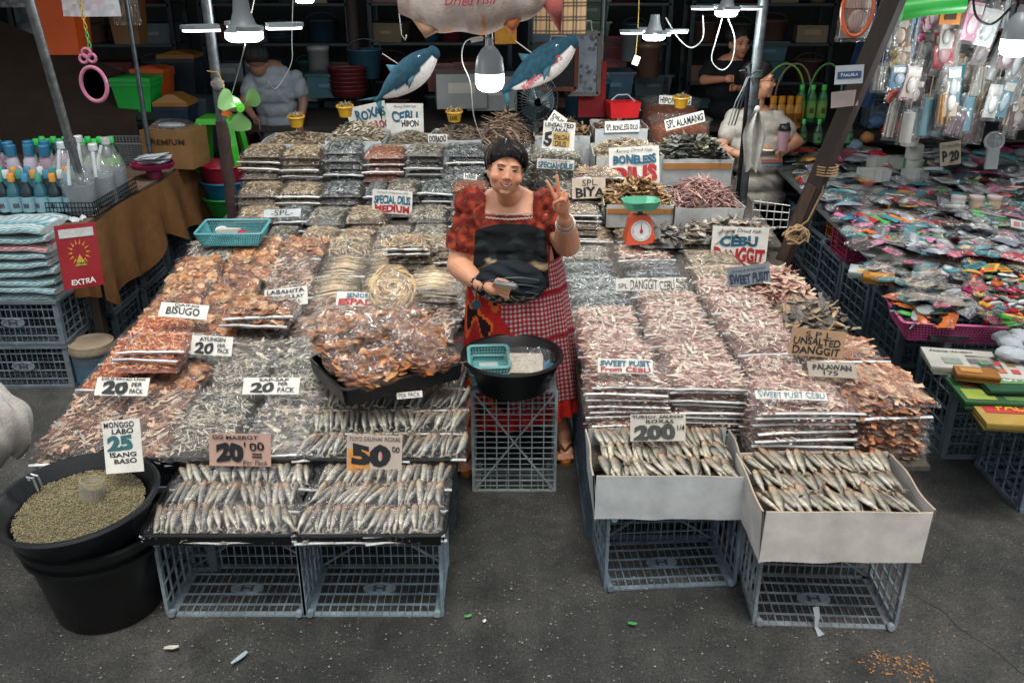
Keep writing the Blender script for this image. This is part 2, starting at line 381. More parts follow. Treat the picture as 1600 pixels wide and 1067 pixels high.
def filling(kind, w=PW, d=PD):
    de, core, pc, cols, n, sz, h = KIND[kind]; mb = MB(); cc = C(core)[:3]; cols = [C(c)[:3] for c in cols]
    mb.grid(lambda u, v: ((u - .5) * w, (v - .5) * d, pillow(2 * u - 1, 2 * v - 1, w, d, h) * .86 + .001), 10, 8, colfn=lambda u, v: vary(cc, .2))
    if pc == 'stick':
        for i in range(n):
            y = U(-.45, .45) * d; z = pillow(0, 2 * y / d, w, d, h)
            mb.tube([(-sz[0] / 2 + U(-.02, .02), y, z * .7), (0, y + U(-.006, .006), z + U(0, .006)), (sz[0] / 2 + U(-.02, .02), y + U(-.01, .01), z * .7)], [.003, sz[1], .002], 5, col=vary(random.choice(cols), .15))
        return mb.mesh('filling', DRY, True)
    for i in range(n):
        u = U(-.88, .88); v = U(-.9, .9)
        if random.random() < .25: v = -U(.75, .94)
        z = pillow(u, v, w, d, h) * U(.86, 1.03); p = (u * w / 2, v * d / 2, z)
        c = vary(random.choice(cols), .25)
        if pc == 'sliver': sliver(mb, p, sz[0] * U(.6, 1.15), sz[1] * U(.7, 1.3), U(0, 6.28), U(-.4, .4), c)
        elif pc == 'flake': flake(mb, p, sz[0] * U(.6, 1.1), sz[1] * U(.7, 1.4), U(0, 6.28), U(-.22, .22), c, curl=.12, edge=mixc(c, (.2, .1, .07), .22))
        else:
            e = mixc(c, (.16, .05, .02), .45); disc(mb, p, sz[0] * U(.6, 1.2), U(0, 6.28), U(-.32, .32), c, e)
    return mb.mesh('filling', FSH if kind in ('dark', 'grey', 'silver') else DRY, False)
FILL = {k: [filling(k) for _ in range(5)] for k in KIND}
def bag_mesh(w=PW, d=PD, h=.05, fl=.016, nu=20, nv=15, amp=.0065, m=None, name='bag'):
    mb = MB()
    def f(u, v):
        a, b = 2 * u - 1, 2 * v - 1; e = max(abs(a), abs(b))
        x = a * (w / 2 + fl); y = b * (d / 2 + fl); z = pillow(max(-1, min(1, a * 1.05)), max(-1, min(1, b * 1.05)), w, d, h) + .0015
        if 0 < u < 1 and 0 < v < 1: z += U(-amp * .3, amp); x += U(-.004, .004); y += U(-.004, .004)
        else: z += U(0, .012); x += U(-.005, .005); y += U(-.004, .004)
        return (x, y, z)
    mb.grid(f, nu, nv); return mb.mesh(name, m or FLM, False)
BAGS = {h: [bag_mesh(h=h + .003) for _ in range(6)] for h in sorted({k[6] for k in KIND.values()})}
def strip_mesh(w=PW):
    mb = MB(); b = U(-.006, .006); t = U(-.004, .004)
    mb.tube([(-w / 2 - .012, t, .004), (-w / 4, b * .6, .006 + U(0, .003)), (0, b, .006), (w / 4, b * .5, .005 + U(0, .004)), (w / 2 + .012, -t, .004)], .0062, 6, flat=.8)
    return mb.mesh('seal_strip', SEA, True)
STRIP = [strip_mesh() for _ in range(4)]
NP = [0]
def pack(kind, x, y, z, rz=0, sx=1, sy=1, sz=1, tilt=0, label=None, strip=None, tint=None, group=None, roll=0):
    de = KIND[kind][0]; h = KIND[kind][6]
    o = obj('dried_fish_pack', random.choice(BAGS[h]), None, None, (x, y, z), (tilt, roll, rz), (sx, sy, sz))
    lab(o, label, 'fish pack', group or 'sealed packs of dried fish')
    k = tint or (U(.85, 1.12),) * 3
    obj('filling', random.choice(FILL[kind]), o, k, rot=(0, 0, random.choice((0, math.pi)) if kind != 'stick' else 0))
    if strip is None: strip = random.random() < .7
    if strip: obj('seal_strip', random.choice(STRIP), o, (U(.8, 1.2),) * 3, (U(-.006, .006), -PD / 2 - .006, .006 + U(0, .010)), (0, U(-.02, .02), U(-.04, .04)))
    return o
# row of whole fish in a clear pack (each fish is a part)
def fish_pack(x, y, z, rz=0, w=.25, d=.165, n=8, lean=.25, label=None, fishset=None, sc=1.0, tilt=0, layer2=False):
    o = obj('whole_fish_pack', random.choice(FBAG), None, None, (x, y, z), (tilt, 0, rz), (w / .25, d / .165, 1))
    lab(o, label, 'fish pack', 'packs of whole salted herrings')
    s = w / .25; n = n + random.choice((2, 3, 3, 4)); lean += U(-.25, .25)
    for i in range(n):
        f = obj('fish', random.choice(fishset or FISH), o, vary((1.0, 1.0, 1.0), .32), (((i + .5) / n - .5) * .235 + U(-.004, .004), U(-.006, .006), .012 + U(0, .006) + (i % 2) * .004),
                (U(-.4, .4), U(-.12, .12), math.pi / 2 * -1 + lean + U(-.22, .22)), (sc / (d / .165) , sc / s, 1))
    obj('seal_strip', random.choice(STRIP), o, (.95,) * 3, (0, -.088, .004), (0, 0, U(-.05, .05)), (.95, 1, 1))
    return o
FBAG = [bag_mesh(.25, .165, .026, .012, 16, 10, .004, name='bag') for _ in range(4)]
# ---------------------------------------------------------------- plastic crate, upright: base z=0, long side along x
def crate_parts(W=.50, D=.35, Hc=.30, dense_long=True):
    P = {}
    def lattice(mb, o, ux, uy, a, b, nx, ny, t=.0045, dp=.008, skipoval=None, diag=False, sub=0):
        o = Vector(o); ux = Vector(ux); uy = Vector(uy); n = ux.cross(uy)
        m = Matrix((ux, uy, n)).transposed()
        for i in range(nx + 1):
            if i in (0, nx): continue
            mb.box(o + ux * a * i / nx + uy * b / 2, (t, b, dp), m)
        for j in range(1, ny): mb.box(o + uy * b * j / ny + ux * a / 2, (a, t * 1.1, dp * .9), m)
        if sub:
            k = nx * sub
            for i in range(1, k):
                if i % sub: mb.box(o + ux * a * i / k + uy * b / 2 + n * .001, (t * .55, b, dp * .5), m)
        if diag:
            for s in (1, -1):
                q = math.atan2(b * s, a); mm = m @ Matrix.Rotation(q, 3, 'Z'); mb.box(o + ux * a / 2 + uy * b / 2 + n * .0015 * s, (math.hypot(a, b), t * 1.5, dp * 1.1), mm)
    w, d, h = W / 2, D / 2, Hc; r = .022
    for nm, args in {
        'front_panel': ((-w, -d + .004, 0), (1, 0, 0), (0, 0, 1), W, h, 6, 5),
        'back_panel': ((w, d - .004, 0), (-1, 0, 0), (0, 0, 1), W, h, 6, 5),
    }.items():
        mb = MB(); mb.smooth = False; lattice(mb, *args, sub=3 if dense_long else 0)
        if dense_long:
            o = Vector(args[0]); ux = Vector(args[1]); uy = Vector(args[2]); n = ux.cross(uy); M4 = Matrix.Translation(o + ux * W / 2 + uy * h * .5) @ Matrix((ux, uy, n)).transposed().to_4x4()
            poly = [(.062 * math.cos(a), .032 * math.sin(a)) for a in [2 * math.pi * k / 20 for k in range(20)]]
            for i in range(20):
                a, b = poly[i], poly[(i + 1) % 20]; mb.prism([(a[0], a[1]), (b[0], b[1]), (b[0] * .82, b[1] * .82), (a[0] * .82, a[1] * .82)], -.007, .007, M=M4)
            mb.prism(poly, -.003, .004, M=M4)
            for q in ((-.018, 0, .011, .034), (.018, 0, .011, .034), (0, 0, .03, .009)):
                mb.prism([(q[0] - q[2] / 2, q[1] - q[3] / 2), (q[0] + q[2] / 2, q[1] - q[3] / 2), (q[0] + q[2] / 2, q[1] + q[3] / 2), (q[0] - q[2] / 2, q[1] + q[3] / 2)], -.0045, .0055, col=(.25, .25, .25), M=M4)
        P[nm] = mb.mesh(nm, CRA, False)
    for nm, sx in (('side_panel', 1), ('side_panel', -1)):
        mb = MB(); mb.smooth = False
        lattice(mb, (sx * (w - .004), -d * sx, 0), (0, sx, 0), (0, 0, 1), D, h, 5, 5)
        P['side_panel%d' % sx] = mb.mesh('side_panel', CRA, False)
    mb = MB(); mb.smooth = False; lattice(mb, (-w, -d, .004), (1, 0, 0), (0, 1, 0), W, D, 9, 7, diag=True, sub=2); P['base_panel'] = mb.mesh('base_panel', CRA, False)
    mb = MB(); mb.smooth = False
    for sx in (-1, 1):
        for sy in (-1, 1):
            mb.box((sx * (w - .012), sy * (d + .0015 - .003), h / 2), (.028, .007, h)); mb.box((sx * (w - .0005), sy * (d - .014), h / 2), (.007, .026, h))
            mb.lathe([(.013, 0), (.013, .02)], (sx * (w - .018), sy * (d - .018), h - .004), 10)
    for z, t in ((h - .01, .022), (.008, .018)):
        for sy in (-1, 1): mb.box((0, sy * (d + .001), z), (W + .006, .012, t))
        for sx in (-1, 1): mb.box((sx * (w + .001), 0, z), (.012, D - .012, t))
    P['frame'] = mb.mesh('frame', CRA, False)
    return P
CP = crate_parts()
CRC = C('#6a7880')
def crate(label, loc, rot=(0, 0, 0), col=None, scale=None, group='plastic market crates', drop=()):
    t = thing('plastic_crate', label, 'crate', loc, rot, group, scale); c = vary(col or CRC, .2)
    for k, me in CP.items():
        if k in drop: continue
        obj(me.name.split('.')[0], me, t, c)
    return t
def tray(label, loc, W, D, Hh=.05, col=C('#0c0f10'), rot=(0, 0, 0), cat='tray', name='black_tray', group=None):
    t = thing(name, label, cat, loc, rot, group); mb = MB()
    mb.box((0, 0, .003), (W - .03, D - .03, .006))
    for s in (-1, 1):
        mb.box((0, s * (D / 2 - .006), Hh / 2), (W - .03, .006, Hh), (R(8) * s * -1, 0, 0)); mb.box((s * (W / 2 - .006), 0, Hh / 2), (.006, D - .03, Hh), (0, R(8) * s, 0))
    mb.build('tub', PLA, t, col); mb = MB()
    n = 28; rr = .035
    pts = []
    for cx, cy, a0 in ((W / 2 - rr, D / 2 - rr, 0), (-W / 2 + rr, D / 2 - rr, 90), (-W / 2 + rr, -D / 2 + rr, 180), (W / 2 - rr, -D / 2 + rr, 270)):
        for k in range(5): a = R(a0 + k * 22.5); pts.append((cx + rr * math.cos(a), cy + rr * math.sin(a), Hh))
    pts.append(pts[0]); mb.tube(pts, .0075, 6, cap=False); mb.build('rim', PLA, t, col)
    return t
# loose heap of flakes in an open box
def heap(name, label, cat, x0, x1, y0, y1, z0, hz, n, cols, L, W, kind='flake', material=None, group=None):
    mb = MB(); cols = [C(c)[:3] for c in cols]; cx, cy = (x0 + x1) / 2, (y0 + y1) / 2; w, d = x1 - x0, y1 - y0
    hf = lambda a, b: max(0, 1 - abs(a) ** 2.2) ** .7 * max(0, 1 - abs(b) ** 2.2) ** .7
    cm = mixc(cols[0], (.02, .015, .01), .55)
    mb.grid(lambda u, v: (cx + (u - .5) * w, cy + (v - .5) * d, z0 + hz * hf(2 * u - 1, 2 * v - 1) * .9), 12, 10, col=cm)
    for i in range(n):
        a, b = U(-.98, .98), U(-.98, .98); z = z0 + hz * hf(a, b) * U(.85, 1.02) + .004; p = (cx + a * w / 2, cy + b * d / 2, z); c = vary(random.choice(cols), .25)
        if kind == 'flake': flake(mb, p, L * U(.6, 1.2), W * U(.6, 1.3), U(0, 6.28), U(-.8, .8), c, curl=.2)
        elif kind == 'disc': disc(mb, p, L * U(.6, 1.1), U(0, 6.28), U(-.8, .8), c, mixc(c, (.1, .06, .03), .4))
        else: sliver(mb, p, L * U(.6, 1.2), W * U(.7, 1.4), U(0, 6.28), U(-.6, .6), c)
    o = mb.build(name, material or DRY, smooth=False); lab(o, label, cat, group); o['kind'] = 'stuff'
    return o
def open_box(label, x0, x1, y0, y1, z0, z1, col='#b9bcb8', name='cardboard_box', flare=.012, inner='#8a8d88', rz=0, cut=0, cat='box'):
    w, d, h = x1 - x0, y1 - y0, z1 - z0; t = thing(name, label, cat, ((x0 + x1) / 2, (y0 + y1) / 2, z0), (0, 0, rz)); T = .006
    def panel(nm, a, b):
        mb = MB(); a = Vector(a); b = Vector(b); n = (b - a).cross(Vector((0, 0, 1))).normalized(); N = 12
        def f(off, flip=False):
            def g(u, v):
                uu = 1 - u if flip else u; p = a.lerp(b, uu) + n * (off + flare * v - .004 * math.sin(uu * 7 + h * 30) * v); p.z = h * v - (cut * (.4 + .6 * noise.noise(Vector((uu * 5, h * 9, w * 7)))) if v == 0 else 0) + (.003 * math.sin(uu * 9 + w * 50) if v == 1 else 0); return p
            return g
        mb.grid(f(0), N, 3); mb.grid(f(-T, True), N, 3, col=C(inner)[:3] if False else (.85, .85, .85))
        o1, i1 = f(0), f(-T); mb.grid(lambda u, v: i1(u, 1).lerp(o1(u, 1), 1 - v) , N, 1, col=(.75, .62, .48)); mb.grid(lambda u, v: i1(u, 0).lerp(o1(u, 0), v), N, 1)
        mb.build(nm, CRD, t, C(col), smooth=True)
    panel('front_panel', (-w / 2, -d / 2, 0), (w / 2, -d / 2, 0)); panel('side_panel', (w / 2, -d / 2, 0), (w / 2, d / 2, 0))
    panel('back_panel', (w / 2, d / 2, 0), (-w / 2, d / 2, 0)); panel('side_panel', (-w / 2, d / 2, 0), (-w / 2, -d / 2, 0))
    mb = MB(); mb.box((0, 0, .008), (w - .02, d - .02, .008)); mb.build('bottom_panel', CRD, t, C(col))
    return t
# ================================================================= ground and the building the stalls stand under
def asphalt():
    m = bpy.data.materials.new('asphalt'); m.use_nodes = True; t = m.node_tree; N = t.nodes; L = t.links; b = N['Principled BSDF']
    tc = N.new('ShaderNodeTexCoord')
    def noise_(s, d=6, r=.6): n = N.new('ShaderNodeTexNoise'); n.inputs['Scale'].default_value = s; n.inputs['Detail'].default_value = d; n.inputs['Roughness'].default_value = r; L.new(tc.outputs['Object'], n.inputs['Vector']); return n
    def ramp(src, pts):
        r = N.new('ShaderNodeValToRGB'); e = r.color_ramp.elements
        while len(e) > 1: e.remove(e[0])
        e[0].position = pts[0][0]; e[0].color = pts[0][1]
        for p, c in pts[1:]: q = e.new(p); q.color = c
        L.new(src, r.inputs[0]); return r
    def mix(a, bb, f, mode='MIX'):
        x = N.new('ShaderNodeMix'); x.data_type = 'RGBA'; x.blend_type = mode
        if isinstance(f, float): x.inputs[0].default_value = f
        else: L.new(f, x.inputs[0])
        L.new(a, x.inputs[6])
        if isinstance(bb, tuple): x.inputs[7].default_value = bb
        else: L.new(bb, x.inputs[7])
        return x.outputs[2]
    big = noise_(.9, 5, .65); base = ramp(big.outputs[0], [(.34, (.012, .014, .013, 1)), (.5, (.030, .031, .029, 1)), (.66, (.062, .060, .055, 1))])
    fine = noise_(95, 6, .8); f2 = ramp(fine.outputs[0], [(.35, (.35, .35, .35, 1)), (.65, (1.9, 1.9, 1.85, 1))])
    c = mix(base.outputs[0], f2.outputs[0], 1.0, 'MULTIPLY')
    mid = noise_(7, 6, .7); f3 = ramp(mid.outputs[0], [(.3, (.5, .5, .5, 1)), (.7, (1.4, 1.38, 1.34, 1))]); c = mix(c, f3.outputs[0], 1.0, 'MULTIPLY')
    for sc, th, cc, msk in ((75, .07, (.17, .16, .15, 1), .6), (38, .035, (.26, .24, .22, 1), .4), (150, .09, (.10, .10, .095, 1), .5)):
        v = N.new('ShaderNodeTexVoronoi'); v.inputs['Scale'].default_value = sc; L.new(tc.outputs['Object'], v.inputs['Vector'])
        sep = N.new('ShaderNodeSeparateColor'); L.new(v.outputs['Color'], sep.inputs[0])
        a = N.new('ShaderNodeMath'); a.operation = 'LESS_THAN'; a.inputs[1].default_value = th * 3; L.new(v.outputs['Distance'], a.inputs[0])
        g = N.new('ShaderNodeMath'); g.operation = 'GREATER_THAN'; g.inputs[1].default_value = 1 - .28 * msk; L.new(sep.outputs[0], g.inputs[0])
        h = N.new('ShaderNodeMath'); h.operation = 'MULTIPLY'; L.new(a.outputs[0], h.inputs[0]); L.new(g.outputs[0], h.inputs[1]); c = mix(c, cc, h.outputs[0])
    # wandering crack
    wv = noise_(2.2, 4, .6); sep = N.new('ShaderNodeSeparateXYZ'); L.new(tc.outputs['Object'], sep.inputs[0])
    e1 = N.new('ShaderNodeMath'); e1.operation = 'MULTIPLY_ADD'; L.new(wv.outputs[0], e1.inputs[0]); e1.inputs[1].default_value = .35; L.new(sep.outputs[1], e1.inputs[2])
    e2 = N.new('ShaderNodeMath'); e2.operation = 'MULTIPLY_ADD'; L.new(sep.outputs[0], e2.inputs[0]); e2.inputs[1].default_value = 2.1; L.new(e1.outputs[0], e2.inputs[2])
    e3 = N.new('ShaderNodeMath'); e3.operation = 'SUBTRACT'; L.new(e2.outputs[0], e3.inputs[0]); e3.inputs[1].default_value = 6.15
    e4 = N.new('ShaderNodeMath'); e4.operation = 'ABSOLUTE'; L.new(e3.outputs[0], e4.inputs[0])
    e5 = N.new('ShaderNodeMath'); e5.operation = 'LESS_THAN'; e5.inputs[1].default_value = .007; L.new(e4.outputs[0], e5.inputs[0]); c = mix(c, (.008, .008, .008, 1), e5.outputs[0])
    L.new(c, b.inputs['Base Color']); rr = ramp(mid.outputs[0], [(.3, (.62, .62, .62, 1)), (.7, (.9, .9, .9, 1))]); L.new(rr.outputs[0], b.inputs['Roughness'])
    bp = N.new('ShaderNodeBump'); bp.inputs['Strength'].default_value = .6; bp.inputs['Distance'].default_value = .006; L.new(fine.outputs[0], bp.inputs['Height']); L.new(bp.outputs[0], b.inputs['Normal'])
    return m
mb = MB(); mb.grid(lambda u, v: ((u - .5) * 60, -20 + v * 60, .004 * noise.noise(Vector((u * 80, v * 80, 0)))), 60, 60)
struct(mb.build('ground', asphalt(), smooth=True))
# building shell: rear wall, side walls, roof on posts
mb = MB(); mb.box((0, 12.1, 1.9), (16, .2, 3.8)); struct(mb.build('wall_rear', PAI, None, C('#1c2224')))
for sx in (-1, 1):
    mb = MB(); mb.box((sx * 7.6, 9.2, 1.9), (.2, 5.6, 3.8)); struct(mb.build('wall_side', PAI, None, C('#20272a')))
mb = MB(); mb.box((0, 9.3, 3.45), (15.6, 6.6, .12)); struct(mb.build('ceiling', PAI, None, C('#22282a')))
# unseen tarpaulin awnings over the stall rear, extended so the shop gets dark
for i, (x0, x1, ya) in enumerate(((-6.5, -1.9, 5.6), (-1.9, 1.9, 6.4), (1.9, 6.5, 5.2))):
    mb = MB(); mb.grid(lambda u, v: (x0 + (x1 - x0) * u, ya + (9.4 - ya) * v, 2.75 + .55 * v - .10 * math.sin(math.pi * u) + .02 * math.sin(u * 23)), 20, 8)
    o = mb.build('awning_sheet', CLO, None, C('#26343a')); lab(o, ['dark tarpaulin awning stretched above the household goods on the left side', 'dark tarpaulin awning stretched above the dried fish tiers in the middle', 'dark tarpaulin awning stretched above the packaged goods on the right side'][i], 'awning')
# asphalt marks
def blotch(name, pts, col, m, z=.006, kind='structure'):
    mb = MB(); mb.smooth = False
    for (px, py, r, n) in pts:
        p = atz(px, py, z)
        for k in range(n):
            a = U(0, 6.28); d = r * math.sqrt(U(0, 1)); q = (p.x + d * math.cos(a), p.y + d * math.sin(a) * 1.2); s = U(.001, .0045); nn = 6
            mb.add([(q[0] + s * math.cos(j) * U(.5, 1.6), q[1] + s * math.sin(j) * U(.5, 1.6), z + U(0, .0008)) for j in [2 * math.pi * jj / nn for jj in range(nn)]], [tuple(range(nn))], vary((1, 1, 1), .2))
    o = mb.build(name, m, None, col); o['kind'] = kind; return o
blotch('road_paint_stain', [(1385, 1035, .05, 70), (1430, 1045, .06, 60), (1355, 1040, .03, 16), (1440, 1060, .05, 30), (1480, 990, .03, 6)], C('#a8713c'), PAI)
blotch('grit', [(300 + 90 * i + U(-60, 60), U(760, 1060), .45, 40) for i in range(13)], C('#8d8a82'), PAP, kind='stuff')
def scrap(label, px, py, L, W, col, a, name='litter_scrap'):
    p = atz(px, py, .008); mb = MB(); mb.smooth = False; m = Euler((0, 0, a)).to_matrix()
    g = [(u - .5, v - .5) for v in (0, .5, 1) for u in (0, .33, .66, 1)]
    vs = [p + m @ Vector((x * L, y * W * (1 - .5 * abs(x) * 2 * .8), .006 + .25 * L * abs(x * y) + U(0, .004))) for x, y in g]
    mb.add(vs, [(r * 4 + c_, r * 4 + c_ + 1, r * 4 + c_ + 5, r * 4 + c_ + 4) for r in range(2) for c_ in range(3)])
    o = mb.build(name, PAP, None, C(col)); lab(o, label, 'litter')
scrap('bright green leaf scrap on the road in front of the left crates', 731, 964, .028, .016, '#4f9a52', .3)
scrap('green leaf scrap lying on the road between the crates', 988, 976, .030, .02, '#3f9a4c', -.2)
scrap('pale crumpled wrapper on the asphalt, nearest the left crates', 268, 1014, .05, .02, '#b9b4a8', .1)
scrap('grey curled strip of plastic on the road below the left crates', 375, 1030, .07, .02, '#9aa8ad', 1.0)
scrap('tiny white paper scrap beside the green leaf on the road', 757, 972, .014, .014, '#d8d4cc', .7)
scrap('red shred of plastic on the rim of the right black fish tray', 510, 836, .016, .01, '#c0303c', .1)
# posts
def post(label, p0, p1, r, col, m, name='steel_pole', joints=(), n=10):
    t = thing(name, label, 'pole', p0); p0 = Vector(p0); d = Vector(p1) - p0
    mb = MB(); mb.tube([d * (i / 8) for i in range(9)], r, n); mb.build('shaft', m, t, C(col))
    for j in joints:
        mb = MB(); mb.tube([d * j, d * (j + .018)], r * 1.35, n); mb.build('collar', m, t, C(col))
    return t
a = atz(197, 527, .0); b = aty(45, 0, 4.75); b = a + (b - a) * 1.12
post('leaning galvanised steel pole beside the folded teal towels', a, b, .025, '#7c8284', MET, joints=(.56,))
a = Vector((-1.80, 5.65, 0)); b = aty(322, 0, 5.55); b = a + (b - a) * 1.2
post('steel pole with rusty wrapping that carries the green clip fan', a, b, .03, '#6e7476', MET)
o = MB(); d = b - a; q = (a, b)
mb = MB(); mb.tube([a + d * (.28 + .022 * i) + Vector((U(-.004, .004), -.002, 0)) for i in range(13)], [.036 + U(-.003, .005) for _ in range(13)], 10)
lab(mb.build('pole_wrapping', CLO, None, C('#3f3330')), 'dark brown tape wrapped around the middle of the fan pole', 'wrapping')
a = aty(228, 205, 6.2); a.z = 0; b = aty(236, 0, 6.1); b = Vector((a.x + .05, 6.1, 2.9)); post('thin dark pole standing behind the green lidded bin', a, b, .016, '#5a6266', MET)
a = aty(1160, 300, 5.9); b = aty(1193, 0, 5.9); a, b = a + (a - b) * .62, b + (b - a) * .2; post('steel post with tied plastic strips beside the girl in white', a, b, .034, '#666c6e', MET, joints=(.6, .68))
a = Vector((1.50, 5.85, .25)); b = aty(1172, 100, 5.8); post('slim black pole leaning against the steel post near the girl', a, b, .013, '#22282a', MET)
a = aty(553, 60, 8.2); post('dark brown wooden upright inside the shop behind the blue plush', (a.x, 8.2, 0), (a.x, 8.2, 3.2), .05, '#33261f', WOO, name='wooden_post')
a = aty(940, 100, 7.4); post('thin steel upright inside the shop behind the pinwheel lamp', (a.x, 7.4, 0), (a.x, 7.4, 3.1), .024, '#4c5658', MET)
# slanted timber post with rope coil
p0 = atz(1212, 470, .12); p0 = aty(1210, 440, 5.05); p1 = aty(1398, 0, 4.7)
d = p1 - p0; a = p0 - d * .42; b = p0 + d * 1.2
t = thing('timber_prop', 'slanted rough brown timber prop bound with rope at the right aisle', 'post', a)
mb = MB(); mb.bar((0, 0, 0), (b - a) * .5, .085, .06); mb.build('beam', WOO, t, C('#4a382c')); 
mb = MB(); mb.bar((b - a) * .38, (b - a) * 1.0, .07, .085); mb.build('beam', WOO, t, C('#30261f'))
t = thing('rope_coil', 'loose coil of tan rope tied around the slanted timber prop', 'rope', p0)
mb = MB()
cc = aty(1238, 362, 4.9) - p0
for k in range(6):
    rr = U(.04, .075); pts = [cc + Vector((rr * math.cos(x) * U(.95, 1.05), -.03 - .012 * k + .01 * math.sin(2 * x + k), rr * .7 * math.sin(x) + U(-.02, .02))) for x in [i * .45 + k for i in range(15)]]; mb.tube(pts, .0055, 6)
mb.build('loop', RUB, t, C('#a88d68'))
mb = MB(); up = aty(1290, 272, 4.9) - p0
mb.tube([cc, cc.lerp(up, .3) + Vector((.03, -.02, -.03)), cc.lerp(up, .7) + Vector((.03, -.02, 0)), up], .0055, 6)
for k in range(4):
    mb.tube([up + Vector((.06 * math.cos(x), .06 * math.sin(x), .015 * k)) for x in [i * .6 for i in range(12)]], .005, 6)
mb.build('lashing', RUB, t, C('#9a7d58'))
# ================================================================= dried fish stall
def interp(T, x):
    for (a, b), (c, d) in zip(T, T[1:]):
        if x <= c: return b + (d - b) * max(0, (x - a)) / (c - a)
    return T[-1][1]
ZL = [(3.0, .49), (3.63, .565), (4.35, .625), (4.97, .735), (5.3, .78)]
ZR = [(3.0, .66), (3.45, .67), (3.95, .645), (4.5, .64), (5.0, .69), (5.4, .76)]
# supports
def board(label, x0, x1, pts, col='#4a443c'):
    mb = MB(); n = len(pts)
    for (ya, za), (yb, zb) in zip(pts, pts[1:]):
        mb.add([(x0, ya, za), (x1, ya, za), (x1, yb, zb), (x0, yb, zb), (x0, ya, za - .02), (x1, ya, za - .02), (x1, yb, zb - .02), (x0, yb, zb - .02)], [(0, 1, 2, 3), (7, 6, 5, 4), (0, 4, 5, 1), (1, 5, 6, 2), (3, 7, 4, 0), (2, 6, 7, 3)])
    o = mb.build('stall_board', WOO, None, C(col), smooth=False); lab(o, label, 'board'); return o
board('long plywood table top under the packs left of the seller', -1.84, -.22, [(y, z - .085) for y, z in ZL if y < 4.4] + [(4.35, .54)])
board('plywood table top under the packs behind the seller', -1.84, .98, [(4.35, .545), (4.97, .65), (5.12, .66)])
board('long plywood table top under the packs right of the seller', .3, 1.58, [(2.93, .455), (4.3, .455)])
board('raised plywood shelf under the tan packs at the right', .3, 1.58, [(4.31, .52), (5.12, .62)])
board('stepped plywood shelf under the rear bag stacks', -1.86, 1.62, [(5.14, .64), (6.9, .80)])
k = 0
for x in (-1.56, -1.04, -.5):
    for y in (3.35, 3.9):
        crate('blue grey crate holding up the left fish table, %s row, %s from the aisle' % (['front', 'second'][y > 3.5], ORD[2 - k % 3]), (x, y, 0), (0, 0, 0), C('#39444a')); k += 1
k = 0
for j, y in enumerate((3.3, 3.72, 4.14, 4.56, 4.98)):
    for i, x in enumerate((.58, 1.16)):
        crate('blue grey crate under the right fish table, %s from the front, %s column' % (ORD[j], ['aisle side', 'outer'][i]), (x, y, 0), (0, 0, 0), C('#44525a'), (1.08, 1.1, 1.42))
# front crates on their sides
AX = (R(90), 0, 0)
crate('crate on its side under the left front herring tray, open front', (-1.01, 2.93, .176), AX, C('#7a8a93'))
crate('crate on its side under the fifty price herring tray, open front', (-.505, 2.93, .176), AX, C('#74848c'))
crate('crate on its side under the white box marked two hundred', (.585, 3.09, .176), (R(90), 0, R(4)), C('#68777f'))
crate('crate on its side under the rightmost white box of herrings', (1.14, 2.87, .176), (R(90), 0, R(-3)), C('#8a949a'))
m3 = Matrix(((0, 1, 0), (0, 0, 1), (1, 0, 0)))
crate('grey crate standing on end under the black basin', (.01, 3.47, .252), m3.to_euler(), C('#8a9498'), (1, 1.04, .66))
crate('dark crate standing behind the black bean bin', (-1.42, 3.02, 0), (0, 0, R(4)), C('#566066'), (1, .8, 1.3))
# tag tied to right crate
t = thing('plastic_strap', 'grey plastic strap knotted over the edge of the right crate', 'strap', atz(1272, 965, .03)); mb = MB()
mb.tube([(0, 0, .05), (.003, -.02, .02), (0, -.03, -.015), (.012, -.06, -.028)], [.012, .010, .006, .014], 6, flat=.25); mb.build('strip', PLA, t, C('#8b9599'))
# trays
tray('black plastic tray of herring packs on the left front crate', (-1.015, 2.785, .355), .54, .44, .045)
tray('black plastic tray of herring packs behind the fifty sign', (-.49, 2.785, .355), .52, .44, .045)
tray('black tray under the grey packs beside the bean bin', (-1.42, 3.12, .40), .56, .3, .06)
tray('black tray under the silver packs at the left front', (-.98, 3.12, .40), .38, .3, .06)
tray('black tray under the rows of whole herrings by the aisle', (-.51, 3.12, .40), .58, .3, .06)
for ti, (cx, ww, nm) in enumerate(((-1.015, .25, 'left front tray'), (-.49, .25, 'tray behind the fifty sign'))):
    for r in range(3):
        for c in range(2):
            for lyr in range(2):
                x = cx - .122 + c * .245 + U(-.008, .008); y = 2.655 + r * .133 + U(-.004, .004)
                if lyr == 0 and r > 0: continue
                fish_pack(x, y, .366 + (.03 if lyr else 0) + r * .008, U(-.06, .06), ww, .155, 8, lean=(.32, -.2)[ti] * U(.3, 1), tilt=R(7),
                    label='pack of whole herrings, %s row, %s half, %s layer, %s' % (ORD[r], ['left', 'right'][c], ['lower', 'top'][lyr], nm))
for r in range(4):
    for c in range(3):
        if r == 3 and c < 1: continue
        x = -.72 + c * .212 + U(-.006, .006); y = 3.06 + r * .16
        fish_pack(x, y, .46 + r * .022, U(-.05, .05), .215, .16, 7, lean=-.15 * U(-1, 2), tilt=R(9), label='pack of whole herrings, aisle tray, %s row from front, %s from the aisle' % (ORD[r], ORD[2 - c]))
